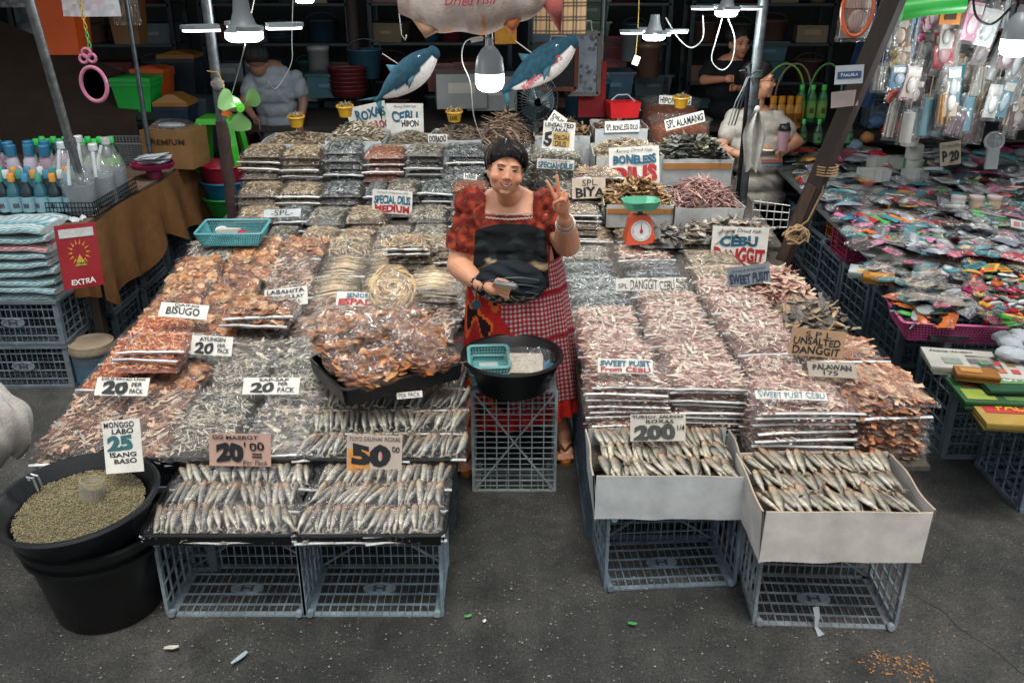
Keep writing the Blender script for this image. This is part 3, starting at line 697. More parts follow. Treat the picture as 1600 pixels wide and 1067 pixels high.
# ---- left table grid
def kindL(px, py):
    r = random.random()
    if py > 588: return 'brown' if px < 255 else ('silver' if r < .75 else 'grey')
    if py > 540: return 'shrimp' if px < 235 else ('orange' if px < 300 else ('silver' if r < .6 else 'grey'))
    if py > 470: return 'shrimp' if px < 245 else ('orange' if px < 400 else ('silver' if px < 500 else 'brown'))
    if py > 425: return 'orange' if px < 400 else ('brown' if px < 500 else 'stick')
    if py > 385: return ('orange' if r < .7 else 'brown') if px < 500 else 'stick'
    return ('orange' if r < .4 else 'silver' if r < .75 else 'brown') if px < 500 else ('tan' if r < .5 else 'stick')
rows = [3.10 + .225 * i for i in range(9)]
for j, y in enumerate(rows):
    z = interp(ZL, y); sl = (interp(ZL, y + .1) - interp(ZL, y - .1)) / .2
    xe = -.2 if y < 4.15 else .2
    x = -1.71; i = 0
    while x < xe - .1:
        px, py = pix((x, y, z)); i += 1
        if y < 3.62 and x > -.92: break
        if not (3.2 < y < 3.9 and x > -.86):
            kd = kindL(px, py)
            for l in (0, 1):
                if l == 0 and not (j == 0 or i == 1 or random.random() < .35): continue
                h = KIND[kd][6]
                pack(kd, x + U(-.02, .02), y + U(-.018, .018), z - (.075 if l == 0 else .035) + U(-.006, .010), U(-.17, .17), U(.90, .98), U(.94, 1.03), U(.9, 1.25), math.atan(sl) + R(3) + (0 if l else 0), roll=U(-.04, .04),
                     label='pack of %s, left table, %s row from front, %s from outer edge%s' % (KIND[kd][0], ORD[j], ORD[i - 1], '' if l else ', underneath'))
        x += .262
# orange shrimp stack with hipon sign
for l in range(3): pack('shrimp', -1.56 + .01 * l, 3.55 + .02 * l, .60 + .033 * l, U(-.1, .1), .95, .9, 1, label='pack of bright orange shrimp, %s layer of the pile under the hipon sign' % ORD[l])
for l in range(2): pack('orange', -1.2 + .01 * l, 4.0 + .02 * l, .625 + .033 * l, U(-.1, .1), 1.1, 1.05, 1.3, label='bulging pack of orange split fish beside the bisugo sign, %s layer' % ['lower', 'top'][l])
# ---- rear stacks
def stackrow(nm, y, ztop, layers, items, h=.05, dsc=1.25):
    for ci, (kd, x0, x1) in enumerate(items):
        hh = KIND[kd][6]; lh = h * U(.92, 1.08); zt = ztop + U(-.02, .02)
        for l in range(layers):
            z = zt - lh * (l + 1)
            pack(kd, (x0 + x1) / 2 + U(-.012, .012), y + .13 + U(-.015, .01), z, U(-.05, .05), (x1 - x0 - .01) / PW * U(.94, 1.0), dsc * U(.94, 1.02), lh / hh * .96, strip=random.random() < .3,
                 label='bag of %s, %s layer down, %s stack from left, %s' % (KIND[kd][0], ORD[l], ORD[ci], nm))
def X(px, y, z): return aty(px, 300, y).x if False else (px - 800) / FP * (y * math.cos(TH) + (H0 - z) * math.sin(TH))
def items(y, z, l): return [(k_, X(a_, y, z), X(b_, y, z)) for k_, a_, b_ in l]
stackrow('rearmost row', 5.92, 1.075, 5, items(5.92, 1.0, [('tan', 374, 438), ('tan', 438, 502), ('dark', 504, 566), ('brick', 566, 630), ('grey', 632, 692), ('dark', 694, 762)]))
stackrow('second rearmost row', 5.58, .89, 4, items(5.58, .86, [('tan', 366, 432), ('tan', 432, 500), ('dark', 500, 566), ('dark', 566, 600), ('grey', 602, 655), ('dark', 656, 712), ('grey', 860, 950)]), dsc=1.3)
stackrow('third rearmost row', 5.26, .80, 3, items(5.26, .78, [('tan', 362, 425), ('dark', 425, 478), ('grey', 478, 540), ('tan', 540, 600), ('grey', 640, 700), ('tan', 700, 765), ('flat', 825, 935)]), dsc=1.3)
stackrow('row behind teal basket', 4.98, .75, 2, items(4.98, .74, [('grey', 410, 460), ('tan', 462, 520), ('tan', 520, 580), ('grey', 582, 640), ('grey', 640, 700), ('tan', 700, 760)]), dsc=1.1)
stackrow('brick pile beside seller', 5.3, .965, 6, items(5.3, .93, [('brick', 706, 765)]), h=.035, dsc=.9)
stackrow('middle stack behind seller', 4.62, .80, 4, items(4.62, .74, [('flat', 602, 672), ('tan', 676, 740)]), h=.035, dsc=1.1)
stackrow('stick stack behind seller', 4.22, .70, 4, items(4.22, .66, [('stick', 630, 720)]), h=.035, dsc=1.3)
# clear sacks standing in the middle rear
def sack(label, x, y, z0, r, h, kd, col, foam=False, ring=True):
    t = thing('clear_sack', label, 'sack', (x, y, z0)); core = C(KIND[kd][1])[:3]; mb = MB()
    mb.lathe([(r * .9, 0), (r, h * .2), (r * 1.02, h * .6), (r * .95, h * .9), (r * .6, h * 1.02), (.0, h * 1.06)], n=20, col=core)
    cols = [C(c_)[:3] for c_ in KIND[kd][3]]; n = 700; sz = KIND[kd][5]
    for i in range(n):
        a = U(0, 6.28)
        if random.random() < .5: rr = r * math.sqrt(U(0, 1)) * .96; p = (rr * math.cos(a), rr * math.sin(a), h * (1.06 - .12 * (rr / r) ** 2))
        else: p = (r * 1.01 * math.cos(a), r * 1.01 * math.sin(a), U(0, h * .95))
        sliver(mb, p, sz[0] * U(.6, 1), sz[1], U(0, 6.28), U(-.7, .7), vary(random.choice(cols), .2))
    f = mb.build('filling', DRY, t, smooth=False); mb = MB()
    mb.grid(lambda u, v: ((r * (1.04 + .05 * math.sin(v * 5) + .16 * max(0, v - .75) * 4 * .5) + U(-.004, .004)) * math.cos(u * 2 * math.pi), (r * (1.04 + .16 * max(0, v - .75) * 2) + U(-.004, .004)) * math.sin(u * 2 * math.pi), h * 1.25 * v + U(-.004, .006)), 26, 10)
    mb.grid(lambda u, v: ((r * (1.12 - .14 * v) + U(-.006, .006)) * math.cos(u * 2 * math.pi), (r * (1.12 - .14 * v)) * math.sin(u * 2 * math.pi), h * 1.25 + .03 * math.sin(v * 3.1) + U(-.004, .004) - .05 * v), 26, 3)
    mb.build('bag', BAG, t, smooth=False); return t
def sx_(px, y, z): return X(px, y, z)
sack('clear sack of grey anchovies behind the special dilis board', X(872, 5.95, 1.0), 6.0, .80, .16, .22, 'grey', None)
sack('clear sack of tan anchovies just behind the seller', X(800, 5.95, 1.0), 6.05, .80, .17, .20, 'grey', None)
sack('squat clear sack of silvery anchovies beside the orange brick pile', X(722, 5.75, 1.0), 5.8, .78, .13, .13, 'dark', None)
sack('open clear sack of brown shrimp fry with the special alamang card', X(1065, 6.5, 1.1), 6.6, .92, .21, .19, 'brick', None)
sack('rear clear sack of shrimp fry with the hipon alamang card', X(1050, 7.0, 1.2), 7.05, .98, .21, .2, 'brick', None)
# boxes of loose fish
def boxheap(label, hl, px0, px1, yf, yb, z1, z0, n, cols, L, W, kind='flake', bx='#b4b8b6', hz=.10, mt=None, band=False):
    x0, x1 = X(px0, yf, z1), X(px1, yf, z1); t = open_box(label, x0, x1, yf, yb, z0, z1, bx)
    heap('loose_dried_fish', hl, 'fish heap', x0 + .015, x1 - .015, yf + .015, yb - .015, z1 - .035, hz, n, cols, L, W, kind, mt)
    if band:
        mb = MB(); w, d = x1 - x0, yb - yf; hh = z1 - z0
        mb.box((0, -d / 2 - .014, hh * .75), (w * .98, .004, hh * .22)); mb.build('packing_tape', PLA, t, C('#9a6c3c'))
    return t
boxheap('white box of loose tan fish behind the kitchen scale', 'loose tan dried fish heaped in the box behind the scale', 948, 1052, 5.28, 5.72, .86, .72, 330, ['#a8865a', '#c0a070', '#7a5c3c', '#8f7450'], .12, .028, hz=.13, band=True)
boxheap('white box of loose reddish brown fish sticks beside the wire rack', 'loose reddish brown stick fish heaped in the box by the wire rack', 1055, 1162, 5.25, 5.75, .85, .72, 480, ['#7a5650', '#946c62', '#5c403c', '#a88478'], .13, .006, kind='sliver', hz=.14)
boxheap('white taped box of loose grey green fish', 'loose grey green dried fish heaped in the taped box', 1036, 1145, 5.85, 6.35, 1.02, .84, 260, ['#5c6660', '#7c8478', '#4a5450', '#94906e', '#3c4644'], .13, .045, hz=.13, band=True, mt=FSH)
boxheap('white box of cream dried fish behind the boneless dilis board', 'loose cream dried fish heaped behind the boneless dilis board', 932, 1036, 5.85, 6.3, 1.04, .84, 420, ['#b8a88c', '#cdbfa2', '#94866e'], .06, .012, hz=.10)
boxheap('white box with the boneless dilis card and red basin behind', 'loose brown fish in the box below the red basin', 930, 1012, 6.4, 6.8, 1.12, .85, 160, ['#7a6450', '#94806a'], .07, .02, hz=.05)
boxheap('foam box of tan fish with a yellow cup, far left rear', 'loose tan fish heaped behind the left rear stacks', 405, 508, 6.3, 6.75, 1.03, .8, 300, ['#8a7a62', '#a09078', '#6c5f4c'], .07, .01, kind='sliver', hz=.07, bx='#c4cacb')
boxheap('foam box of silver anchovies with a yellow cup', 'loose silver anchovies heaped behind the dark stacks', 508, 596, 6.3, 6.75, 1.05, .8, 420, ['#a0947c', '#b8ae98', '#6f6654'], .07, .008, kind='sliver', hz=.13, bx='#c4cacb')
boxheap('foam box of anchovies behind the grey bag stacks', 'loose anchovies heaped behind the grey bag stacks', 600, 668, 6.3, 6.75, 1.03, .8, 240, ['#8f8672', '#6c6656'], .06, .008, kind='sliver', hz=.08, bx='#c4cacb')
boxheap('foam box of dark fish with the yellow hundred cup', 'loose dark anchovies heaped around the yellow price cup', 672, 752, 6.3, 6.75, 1.06, .8, 300, ['#7a6c58', '#5c5244'], .07, .009, kind='sliver', hz=.09, bx='#c4cacb')
boxheap('white carton of long brown stick fish at the rear', 'tangle of long brown stick fish at the rear', 752, 828, 6.2, 6.75, 1.02, .8, 260, ['#7c6454', '#5c4a3e', '#94806c'], .2, .008, kind='sliver', hz=.22)
boxheap('clear lined box of curled tan fish beside the seller card', 'curled tan fish heaped behind the takal card', 836, 922, 6.35, 6.8, 1.08, .8, 200, ['#8a7454', '#a48c68', '#6a5840'], .12, .035, hz=.1)
# silvery fish heap below the cebu danggit board
heap('loose_dried_fish', 'silvery loose fish heaped behind the cebu danggit board', 'fish heap', 1.0, 1.52, 5.0, 5.3, .70, .09, 110, ['#8f8c82', '#b0a898', '#6c6c66', '#a08a6c'], .14, .04, material=FSH)
heap('loose_dried_fish', 'dark banded fish heaped between the scale and the danggit packs', 'fish heap', .78, 1.0, 4.95, 5.25, .69, .08, 40, ['#6c6c66', '#a09a8c', '#54544e'], .13, .035, material=FSH)
heap('loose_dried_fish', 'loose pink squid heaped at the outer edge of the right table', 'fish heap', 1.22, 1.56, 4.22, 4.82, .60, .07, 260, ['#d0a894', '#dcbca6', '#a87468', '#e0c8b0'], .085, .04)
heap('loose_dried_fish', 'loose dark split fish heaped behind the unsalted danggit card', 'fish heap', 1.28, 1.58, 3.72, 4.24, .60, .09, 110, ['#6c665c', '#9c9080', '#b09470', '#56524a'], .11, .035, material=FSH)
# ---- right table
def stackR(nm, kd, x0, x1, yf, d, ztop, layers, lh, strips=1.0, jx=.01, tint=None):
    for l in range(layers):
        z = ztop - lh * (l + 1); h = KIND[kd][6]
        pack(kd, (x0 + x1) / 2 + U(-jx, jx), yf + d / 2 + U(-.018, .006), z, U(-.06, .06), (x1 - x0) / (PW + .02), d / (PD + .02), lh / h, strip=random.random() < strips, tint=tint,
             label='pack of %s, %s from top, %s' % (KIND[kd][0], ORD[l], nm))
stackR('tall stack under the sweet pusit card', 'squid', .30, .615, 3.12, .26, .70, 9, .026)
stackR('tall stack beside the sweet pusit stack', 'squid', .63, .93, 3.14, .26, .69, 9, .026, jx=.02)
stackR('front stack with the small sweet pusit strip', 'squid', .90, 1.275, 2.93, .30, .70, 9, .029)
stackR('rust orange front corner stack', 'rust', 1.285, 1.575, 2.98, .36, .70, 10, .026, strips=.2, jx=.02)
stackR('low stack behind the corner, palawan card', 'rust', 1.23, 1.56, 3.36, .28, .70, 3, .035, strips=.5)
gridR = [(3.39, 'squid', .30, .62), (3.40, 'squid', .63, .95), (3.64, 'squid', .29, .60), (3.63, 'squid', .61, .94), (3.88, 'squid', .29, .61), (3.88, 'squid', .62, .95),
         (4.12, 'dark', .29, .62), (4.13, 'squid', .63, .96), (4.36, 'dark', .28, .60), (4.36, 'grey', .62, .96), (4.60, 'dark', .27, .59), (4.62, 'dark', .60, .95), (4.85, 'grey', .26, .58), (4.88, 'squid', .60, .93), (5.1, 'flat', .28, .60), (5.12, 'flat', .62, .8),
         (3.28, 'squid', .97, 1.24), (3.54, 'squid', .97, 1.27), (3.80, 'squid', .97, 1.30), (4.06, 'squid', .97, 1.30), (4.32, 'squid', .97, 1.26), (4.55, 'tan', .97, 1.30), (4.78, 'tan', .97, 1.30), (5.0, 'tan', .97, 1.2)]
for i, (y, kd, x0, x1) in enumerate(gridR):
    zt = interp(ZR, y) + U(-.006, .01)
    for l in range(2 if y > 3.3 else 3):
        pack(kd, (x0 + x1) / 2, y + .12 + U(-.01, .01), zt - .042 * (l + 1), U(-.04, .04), (x1 - x0) / (PW + .026), .98, .042 / KIND[kd][6], tilt=R(U(1, 6)), strip=random.random() < .85,
            label='pack of %s, %s row behind the %s right stack%s' % (KIND[kd][0], ORD[int(i // 2 if i < 16 else i - 16)], 'aisle-side' if i < 16 and i % 2 == 0 else 'middle' if i < 16 else 'wide', ', layer %s' % ['on top', 'beneath', 'lowest'][l]))
stackR('aisle edge stack behind the seller arm', 'tan', .20, .52, 5.12, .24, .86, 5, .035, strips=.5)
stackR('tan stack under the biya card', 'flat', .40, .70, 5.55, .3, .98, 5, .04, strips=.4)
# white boxes of whole fish in front
def fishbox(label, x0, x1, y0, y1, z0, z1, col, nx, ny, grp, lean):
    open_box(label, x0, x1, y0, y1, z0, z1, col, flare=.012, cut=.02, rz=0)
    heap('fish_bed', 'dense under layer of herrings in the ' + grp, 'fish layer', x0 + .06, x1 - .06, y0 + .05, y1 - .05, z1 - .075, .03, 120, ['#8f8672', '#6c6656', '#54504a'], .1, .025, material=FSH)
    for r in range(ny):
        for c in range(nx):
            x = x0 + .03 + (x1 - x0 - .06) * (c + .5) / nx + U(-.006, .006); y = y0 + .100 + (y1 - y0 - .150) * (r / max(1, ny - 1)) + U(-.008, .010)
            o = obj('dried_herring', random.choice(BFISH), None, vary((1, 1, 1), .35), (x, y, z1 - .036 + .012 * r + U(-.004, .014)), (U(-.8, .5), R(8) + U(-.2, .14), -math.pi / 2 + lean + U(-.34, .34)), (U(.70, .86), U(.8, 1.05), 1))
            lab(o, 'dried herring, %s from the left, %s row of the %s' % (ORDX(c), ['front', 'middle', 'back'][r], grp), 'dried fish', 'herrings in the ' + grp)
fishbox('white cardboard box of herrings under the two hundred card', .30, .84, 2.755, 3.09, .345, .525, '#c2c6c4', 26, 3, 'box marked two hundred', .22)
fishbox('larger white cardboard box of herrings at the right front', .835, 1.385, 2.50, 2.87, .345, .545, '#cfcac0', 24, 3, 'rightmost white box', .3)
# smoked fish tray with tied bags
tr = tray('large tilted black tray heaped with bagged smoked fish', (-.53, 3.42, .60), .52, .42, .07, rot=(R(-3), 0, R(30)))
cs, sn = math.cos(R(30)), math.sin(R(30)); k = 0
def smoked(x, y, z, s, rz, label):
    t = thing('smoked_fish_bag', label, 'fish bag', (x, y, z), (U(-.2, .2), U(-.2, .2), rz), 'tied bags of smoked fish on the tilted tray', (s, s, s * .95)); mb = MB()
    mb.ell((0, 0, .035), (.07, .055, .035), 10, 6, col=C('#5c3018')[:3])
    for i in range(34):
        a = U(0, 6.28); ph = U(0, 1.5); p = (.075 * math.cos(a) * math.cos(ph), .06 * math.sin(a) * math.cos(ph), .035 + .04 * math.sin(ph)); flake(mb, p, U(.05, .09), U(.025, .05), U(0, 6.28), U(-.6, .6), vary(random.choice([C('#d68c44')[:3], C('#bc6c2c')[:3], C('#e6ae70')[:3], C('#9a5c30')[:3]]), .2), curl=.18)
    mb.build('smoked_fish', DRY, t, smooth=False); mb = MB()
    mb.grid(lambda u, v: ((.098 * math.sin(min(1, v * 1.3) * 2.3 + .3) * (1 if v < .7 else .55) + U(-.006, .006)) * math.cos(u * 6.2832) , (.078 * math.sin(min(1, v * 1.3) * 2.3 + .3) * (1 if v < .7 else .5) + U(-.006, .006)) * math.sin(u * 6.2832), .16 * v + U(-.006, .006)), 16, 8)
    mb.build('bag', BAG, t, smooth=False)
for j in range(4):
    for i in range(4):
        lx = (i - 1.5) * .125 + U(-.015, .015); ly = (j - 1.5) * .105 + U(-.01, .01); wx = -.53 + lx * cs - ly * sn; wy = 3.42 + lx * sn + ly * cs
        smoked(wx, wy, .635 + .028 * j + .02 * (i in (1, 2)), U(.9, 1.1), U(0, 6.28), 'crumpled clear bag of rust orange smoked fish, %s row, %s from the left, tilted tray' % (ORD[j], ORD[i]))
for i, (dx, dy, dz) in enumerate(((-.1, .02, .10), (.03, .06, .12), (-.2, .1, .09), (.1, .0, .10), (-.28, .18, .08))):
    smoked(-.53 + dx, 3.5 + dy, .62 + dz * .8, 1.05, U(0, 6), 'clear bag of rust orange smoked fish on top of the heap, %s from the left' % ORD[[2, 3, 1, 4, 0][i]])
# clear bag of ribbon sticks tied at the neck (heart shape)
p = aty(622, 440, 4.35); t = thing('ribbon_fish_bag', 'round tied clear bag of tan ribbon fish behind the tilted tray', 'fish bag', (p.x, 4.12, .73), (R(48), 0, 0), None, (1.1, 1.1, 1.2)); mb = MB()
mb.ell((0, 0, 0), (.1, .13, .035), 14, 8, col=C('#806c50')[:3])
for i in range(110): a = U(0, 6.28); q = U(.15, 1); b_ = U(-.5, .5); mb.tube([(.105 * q * math.cos(a + k_ * .28 + b_ * k_ * .2), .125 * q * math.sin(a + k_ * .28) * (1 - .1 * k_), .034 * (1 - q * q * .7) + U(0, .006)) for k_ in range(5)], [.002, .0045, .005, .0045, .002], 5, col=vary(C('#c4aa80')[:3], .35))
mb.build('ribbon_fish', DRY, t); mb = MB()
mb.grid(lambda u, v: ((.12 * math.sin(math.pi * min(1, v * 1.1)) ** .6 * math.cos(u * 6.2832) + U(-.004, .004)), (v - .6) * .32, .06 * math.sin(math.pi * v) ** .5 * math.sin(u * 6.2832) + U(-.004, .004)), 20, 10); mb.build('bag', BAG, t, smooth=False)
# ================================================================= people
def remesh(mb, voxel, smooth_it=4, fac=.5):
    me = bpy.data.meshes.new('tmp'); me.from_pydata(mb.v, [], mb.f); o = bpy.data.objects.new('tmp', me); COL.objects.link(o)
    r = o.modifiers.new('r', 'REMESH'); r.mode = 'VOXEL'; r.voxel_size = voxel
    if smooth_it: s = o.modifiers.new('s', 'SMOOTH'); s.factor = fac; s.iterations = smooth_it
    m = bpy.data.meshes.new_from_object(o.evaluated_get(bpy.context.evaluated_depsgraph_get()))
    bpy.data.objects.remove(o); bpy.data.meshes.remove(me)
    v = np.zeros(len(m.vertices) * 3, dtype=np.float32); m.vertices.foreach_get('co', v); v = v.reshape(-1, 3)
    n = np.zeros(len(m.vertices) * 3, dtype=np.float32); m.vertex_normals.foreach_get('vector', n)
    f = [tuple(p.vertices) for p in m.polygons]; bpy.data.meshes.remove(m)
    return v, n.reshape(-1, 3), f
def mesh_np(name, v, f, m, col=None):
    me = bpy.data.meshes.new(name); me.from_pydata(v.tolist(), [], f); me.update()
    a = np.ones((len(v), 4), dtype=np.float32)
    if col is not None: a[:, :3] = col
    ca = me.color_attributes.new('Col', 'FLOAT_COLOR', 'POINT'); ca.data.foreach_set('color', a.ravel()); me.materials.append(m); me.shade_smooth(); return me
def capsule(mb, p0, p1, r0, r1, n=12, flat=1.0):
    p0 = Vector(p0); p1 = Vector(p1); d = (p1 - p0).normalized(); pts = []; rs = []
    for a in (-90, -60, -30): pts.append(p0 + d * r0 * math.sin(R(a))); rs.append(max(.0004, r0 * math.cos(R(a))))
    pts.append(p0); rs.append(r0); pts.append(p1); rs.append(r1)
    for a in (30, 60, 90): pts.append(p1 + d * r1 * math.sin(R(a))); rs.append(max(.0004, r1 * math.cos(R(a))))
    mb.tube(pts, rs, n, flat=flat)
def rings(mb, rr, n=24):
    vs = []; fs = []
    for z, cx, cy, rx, ry in rr:
        for k in range(n): a = 2 * math.pi * k / n; vs.append((cx + rx * math.copysign(abs(math.cos(a)) ** .85, math.cos(a)), cy + ry * math.copysign(abs(math.sin(a)) ** .85, math.sin(a)), z))
    for i in range(len(rr) - 1):
        for k in range(n): fs.append((i * n + k, i * n + (k + 1) % n, (i + 1) * n + (k + 1) % n, (i + 1) * n + k))
    fs.append(tuple(range(n - 1, -1, -1))); fs.append(tuple((len(rr) - 1) * n + k for k in range(n))); mb.add(vs, fs)
def head_into(mb, M, plump=0.0):
    old = mb.M; mb.M = M; q = plump
    mb.ell((0, .02, .035), (.076, .092, .078), 24, 16)
    mb.ell((0, -.018, -.02), (.066 + q * .006, .068, .085), 24, 18)
    mb.ell((0, -.026, -.060), (.052 + q * .011, .046, .040), 20, 12)
    mb.ell((0, -.056, -.085), (.026, .018, .018), 12, 8)
    for s in (-1, 1):
        mb.ell((s * (.038 + q * .004), -.053 - q * .002, -.026), (.026 + q * .004, .022, .022 + q * .002), 14, 10)
        mb.ell((s * .028, -.068, .031), (.026, .013, .012), 12, 8)
        mb.ell((s * .030, -.066, .011), (.014, .013, .010), 12, 8)
        mb.ell((s * .076, .006, -.008), (.008, .017, .030), 10, 8, rot=(0, s * .12, 0))
        mb.ell((s * .0155, -.079, -.027), (.0088, .010, .0072), 10, 8)
    mb.tube([(0, -.074, .020), (0, -.079, .004), (0, -.086, -.012), (0, -.0915, -.024), (0, -.083, -.031)], [.007, .0080, .0095, .0110, .006], 10)
    mb.ell((0, -.058, -.060), (.034, .022, .022), 14, 10)
    mb.M = old
def face_parts(t, M, lip='#9a4a48', smile=1, browc='#1c1513', eyeopen=1.0, v=None, f=None):
    from mathutils.bvhtree import BVHTree
    Mi = M.inverted(); bv = BVHTree.FromPolygons([Mi @ Vector(p) for p in v.tolist()], f)
    def sf(x, z, off=0.0):
        h = bv.ray_cast(Vector((x, -.4, z)), Vector((0, 1, 0)))[0]
        return Vector((x, (h.y if h is not None else -.07) - off, z))
    def patch(mb, fx, fz, nu, nv, off, col):
        mb.grid(lambda u, v_: sf(fx(u, v_), fz(u, v_), off(u, v_)), nu, nv, col=col)
    k = .011 * smile; W_ = .020 + .0085 * smile
    for s in (-1, 1):
        mb = MB(); mb.M = M; h = .0062 * eyeopen
        patch(mb, lambda u, v_: s * .031 + (2 * u - 1) * .0125, lambda u, v_: .0095 + (2 * v_ - 1) * h * (1 - (2 * u - 1) ** 2) ** .8 + .0012 * (2 * u - 1) * s, 12, 4, lambda u, v_: .0012, C('#8f8078')[:3]); e = mb.build('eye', PLA, t)
        mb = MB(); mb.M = M; patch(mb, lambda u, v_: s * .031 + .0055 * v_ * math.cos(u * 6.2832), lambda u, v_: .0095 + min(h * .95, max(-h * .95, .0055 * v_ * math.sin(u * 6.2832))), 14, 3, lambda u, v_: .0020, (.012, .008, .007)); mb.build('iris', PLA, e)
        mb = MB(); mb.M = M
        mb.tube([sf(s * .031 + a * .0135 * s, .0098 + (h + .0006) * (1 - a * a) ** .8 + .001 * a, .0014) for a in (-1, -.7, -.35, 0, .35, .7, 1)], [.0006, .0013, .0016, .0017, .0016, .0013, .0006], 6, col=(.03, .018, .014)); mb.build('upper_lid', HAI, e)
        mb = MB(); mb.M = M
        mb.tube([sf(s * (.014 + a * .034), .0265 + .006 * math.sin(a * 2.5), .0006) for a in (0, .2, .4, .6, .8, 1)], [.0012, .0021, .0024, .0022, .0017, .0008], 6, col=C(browc)[:3]); mb.build('eyebrow', HAI, t)
    up = lambda x: -.0545 + k * abs(x) ** 1.7; lo = lambda x: -.0650 - .001 * smile + (k + .0095) * abs(x) ** 2
    mb = MB(); mb.M = M; patch(mb, lambda u, v_: (2 * u - 1) * W_, lambda u, v_: up(2 * u - 1) * v_ + lo(2 * u - 1) * (1 - v_), 16, 3, lambda u, v_: .0004, C('#6a2c26')[:3]); mo = mb.build('mouth', SKN, t)
    if smile > .6:
        mb = MB(); mb.M = M; patch(mb, lambda u, v_: (2 * u - 1) * W_ * .82, lambda u, v_: up(2 * u - 1) - .0012 - .0050 * v_ * (1 - (2 * u - 1) ** 2 * .6), 14, 2, lambda u, v_: .0012, C('#e0d6ca')[:3]); mb.build('teeth', PLA, mo)
    mb = MB(); mb.M = M; xs = [-1, -.8, -.5, -.2, 0, .2, .5, .8, 1]
    mb.tube([sf(x * W_, up(x) + .0015, .0006) for x in xs], [.0005, .0010, .0018, .0022, .0019, .0022, .0018, .0010, .0005], 8); mb.tube([sf(x * W_ * .98, lo(x) - .001, .0008) for x in xs], [.0005, .0013, .0022, .0027, .0029, .0027, .0022, .0013, .0005], 8)
    mb.build('lips', SKN, t, C(lip))
def hair_short(t, M, col='#17110f', n=420, length=.075, bang=.5, back=True, grey=0, vol=1.0):
    mb = MB(); mb.M = M
    # cap that leaves the face free
    def f(u, v):
        a = u * 2 * math.pi; ph = v * 2.25
        x = .084 * math.sin(ph) * math.cos(a); y = .026 + .100 * math.sin(ph) * math.sin(a); z = .045 + .086 * math.cos(ph)
        fr = max(0, -math.sin(a)) ** 1.2 * .92
        if fr > 0: z = max(z, .045 + .086 * math.cos(ph * (1 - .47 * fr)))
        if fr > 0: y = .026 + .100 * math.sin(ph * (1 - .42 * fr)) * math.sin(a); x = .084 * math.sin(ph * (1 - .2 * fr)) * math.cos(a)
        return (x + U(-.001, .001), y, z + U(-.001, .001))
    mb.grid(f, 40, 16, col=mixc(C(col)[:3],(0,0,0),.3))
    for i in range(n):
        a = U(0, 6.2832); s = math.sin(a); front = s < -.35
        ph0 = U(.0, .9); ph1 = (U(1.06, 1.2) + .16 * math.cos(a) * (bang > 0) + .38 * abs(math.cos(a)) if front else U(1.55, 2.3)); pts = []; rs = []; tw = U(-.4, .4) + (bang if front else 0)
        lift = U(.0, .012)
        for k in range(6):
            q = k / 5; ph = ph0 + (ph1 - ph0) * q; aa = a + tw * q; e = (1.02 + lift * 12 * math.sin(q * 2.6) * .6) * (1 + (vol - 1) * math.sin(min(1, q + .35) * 2.4))
            pts.append((.085 * math.sin(ph) * math.cos(aa) * e, .026 + .101 * math.sin(ph) * math.sin(aa) * e, .045 + .087 * math.cos(ph) * e)); rs.append(.0046 * (1 - q * .7))
        c = C(col)[:3]
        if random.random() < grey: c = mixc(c, (.3, .28, .26), .5)
        mb.tube(pts, rs, 4, col=vary(c, .25), flat=.5)
    return mb.build('hair', HAI, t)
def finger(mb, pts, r=.0085):
    for i in range(len(pts) - 1): capsule(mb, pts[i], pts[i + 1], r * (1 - .08 * i), r * (1 - .08 * (i + 1)), 8)
FS, FM = C('#c08a68')[:3], None
# ---------------------------------------------------------------- the seller
YW = 3.90
seller = thing('person', 'smiling woman seller in red batik blouse and gingham skirt, making a peace sign', 'person', (0, YW, 0))
def loc(v): v = Vector(v); return v - Vector((0, YW, 0))
def PW_(px, py, Y): return loc(aty(px, py, Y))
hc = PW_(790, 268, 3.80)
MH = Matrix.Translation(hc) @ Euler((R(-8), R(8), R(6))).to_matrix().to_4x4() @ Matrix.Scale(.95, 4)
TOR = [(.30, .01, .03, .17, .11), (.60, .01, .03, .20, .15), (.80, .01, .02, .205, .165), (.92, .0, .0, .20, .17), (1.02, -.005, .0, .185, .155), (1.12, -.008, .01, .175, .135), (1.19, -.01, .02, .17, .11), (1.235, -.012, .03, .155, .085), (1.265, -.015, .035, .10, .06), (1.29, -.02, .035, .055, .05)]
def tor(z):
    for a, b in zip(TOR, TOR[1:]):
        if z <= b[0]: q = max(0, (z - a[0]) / (b[0] - a[0])); return [a[i] + (b[i] - a[i]) * q for i in range(5)]
    return TOR[-1]
def torfront(x, z, off=.0):
    _, cx, cy, rx, ry = tor(z); q = min(.995, abs((x - cx) / (rx + off))); return cy - (ry + off) * (1 - q ** (2 / .85)) ** (.85 / 2)
mb = MB(); head_into(mb, MH, 1.0); rings(mb, TOR[1:])
capsule(mb, hc + Vector((0, .02, -.05)), (-.012, .03, 1.25), .050, .058, 16); capsule(mb, hc + Vector((0, .0, -.085)), (-.01, .01, 1.235), .040, .062, 16)
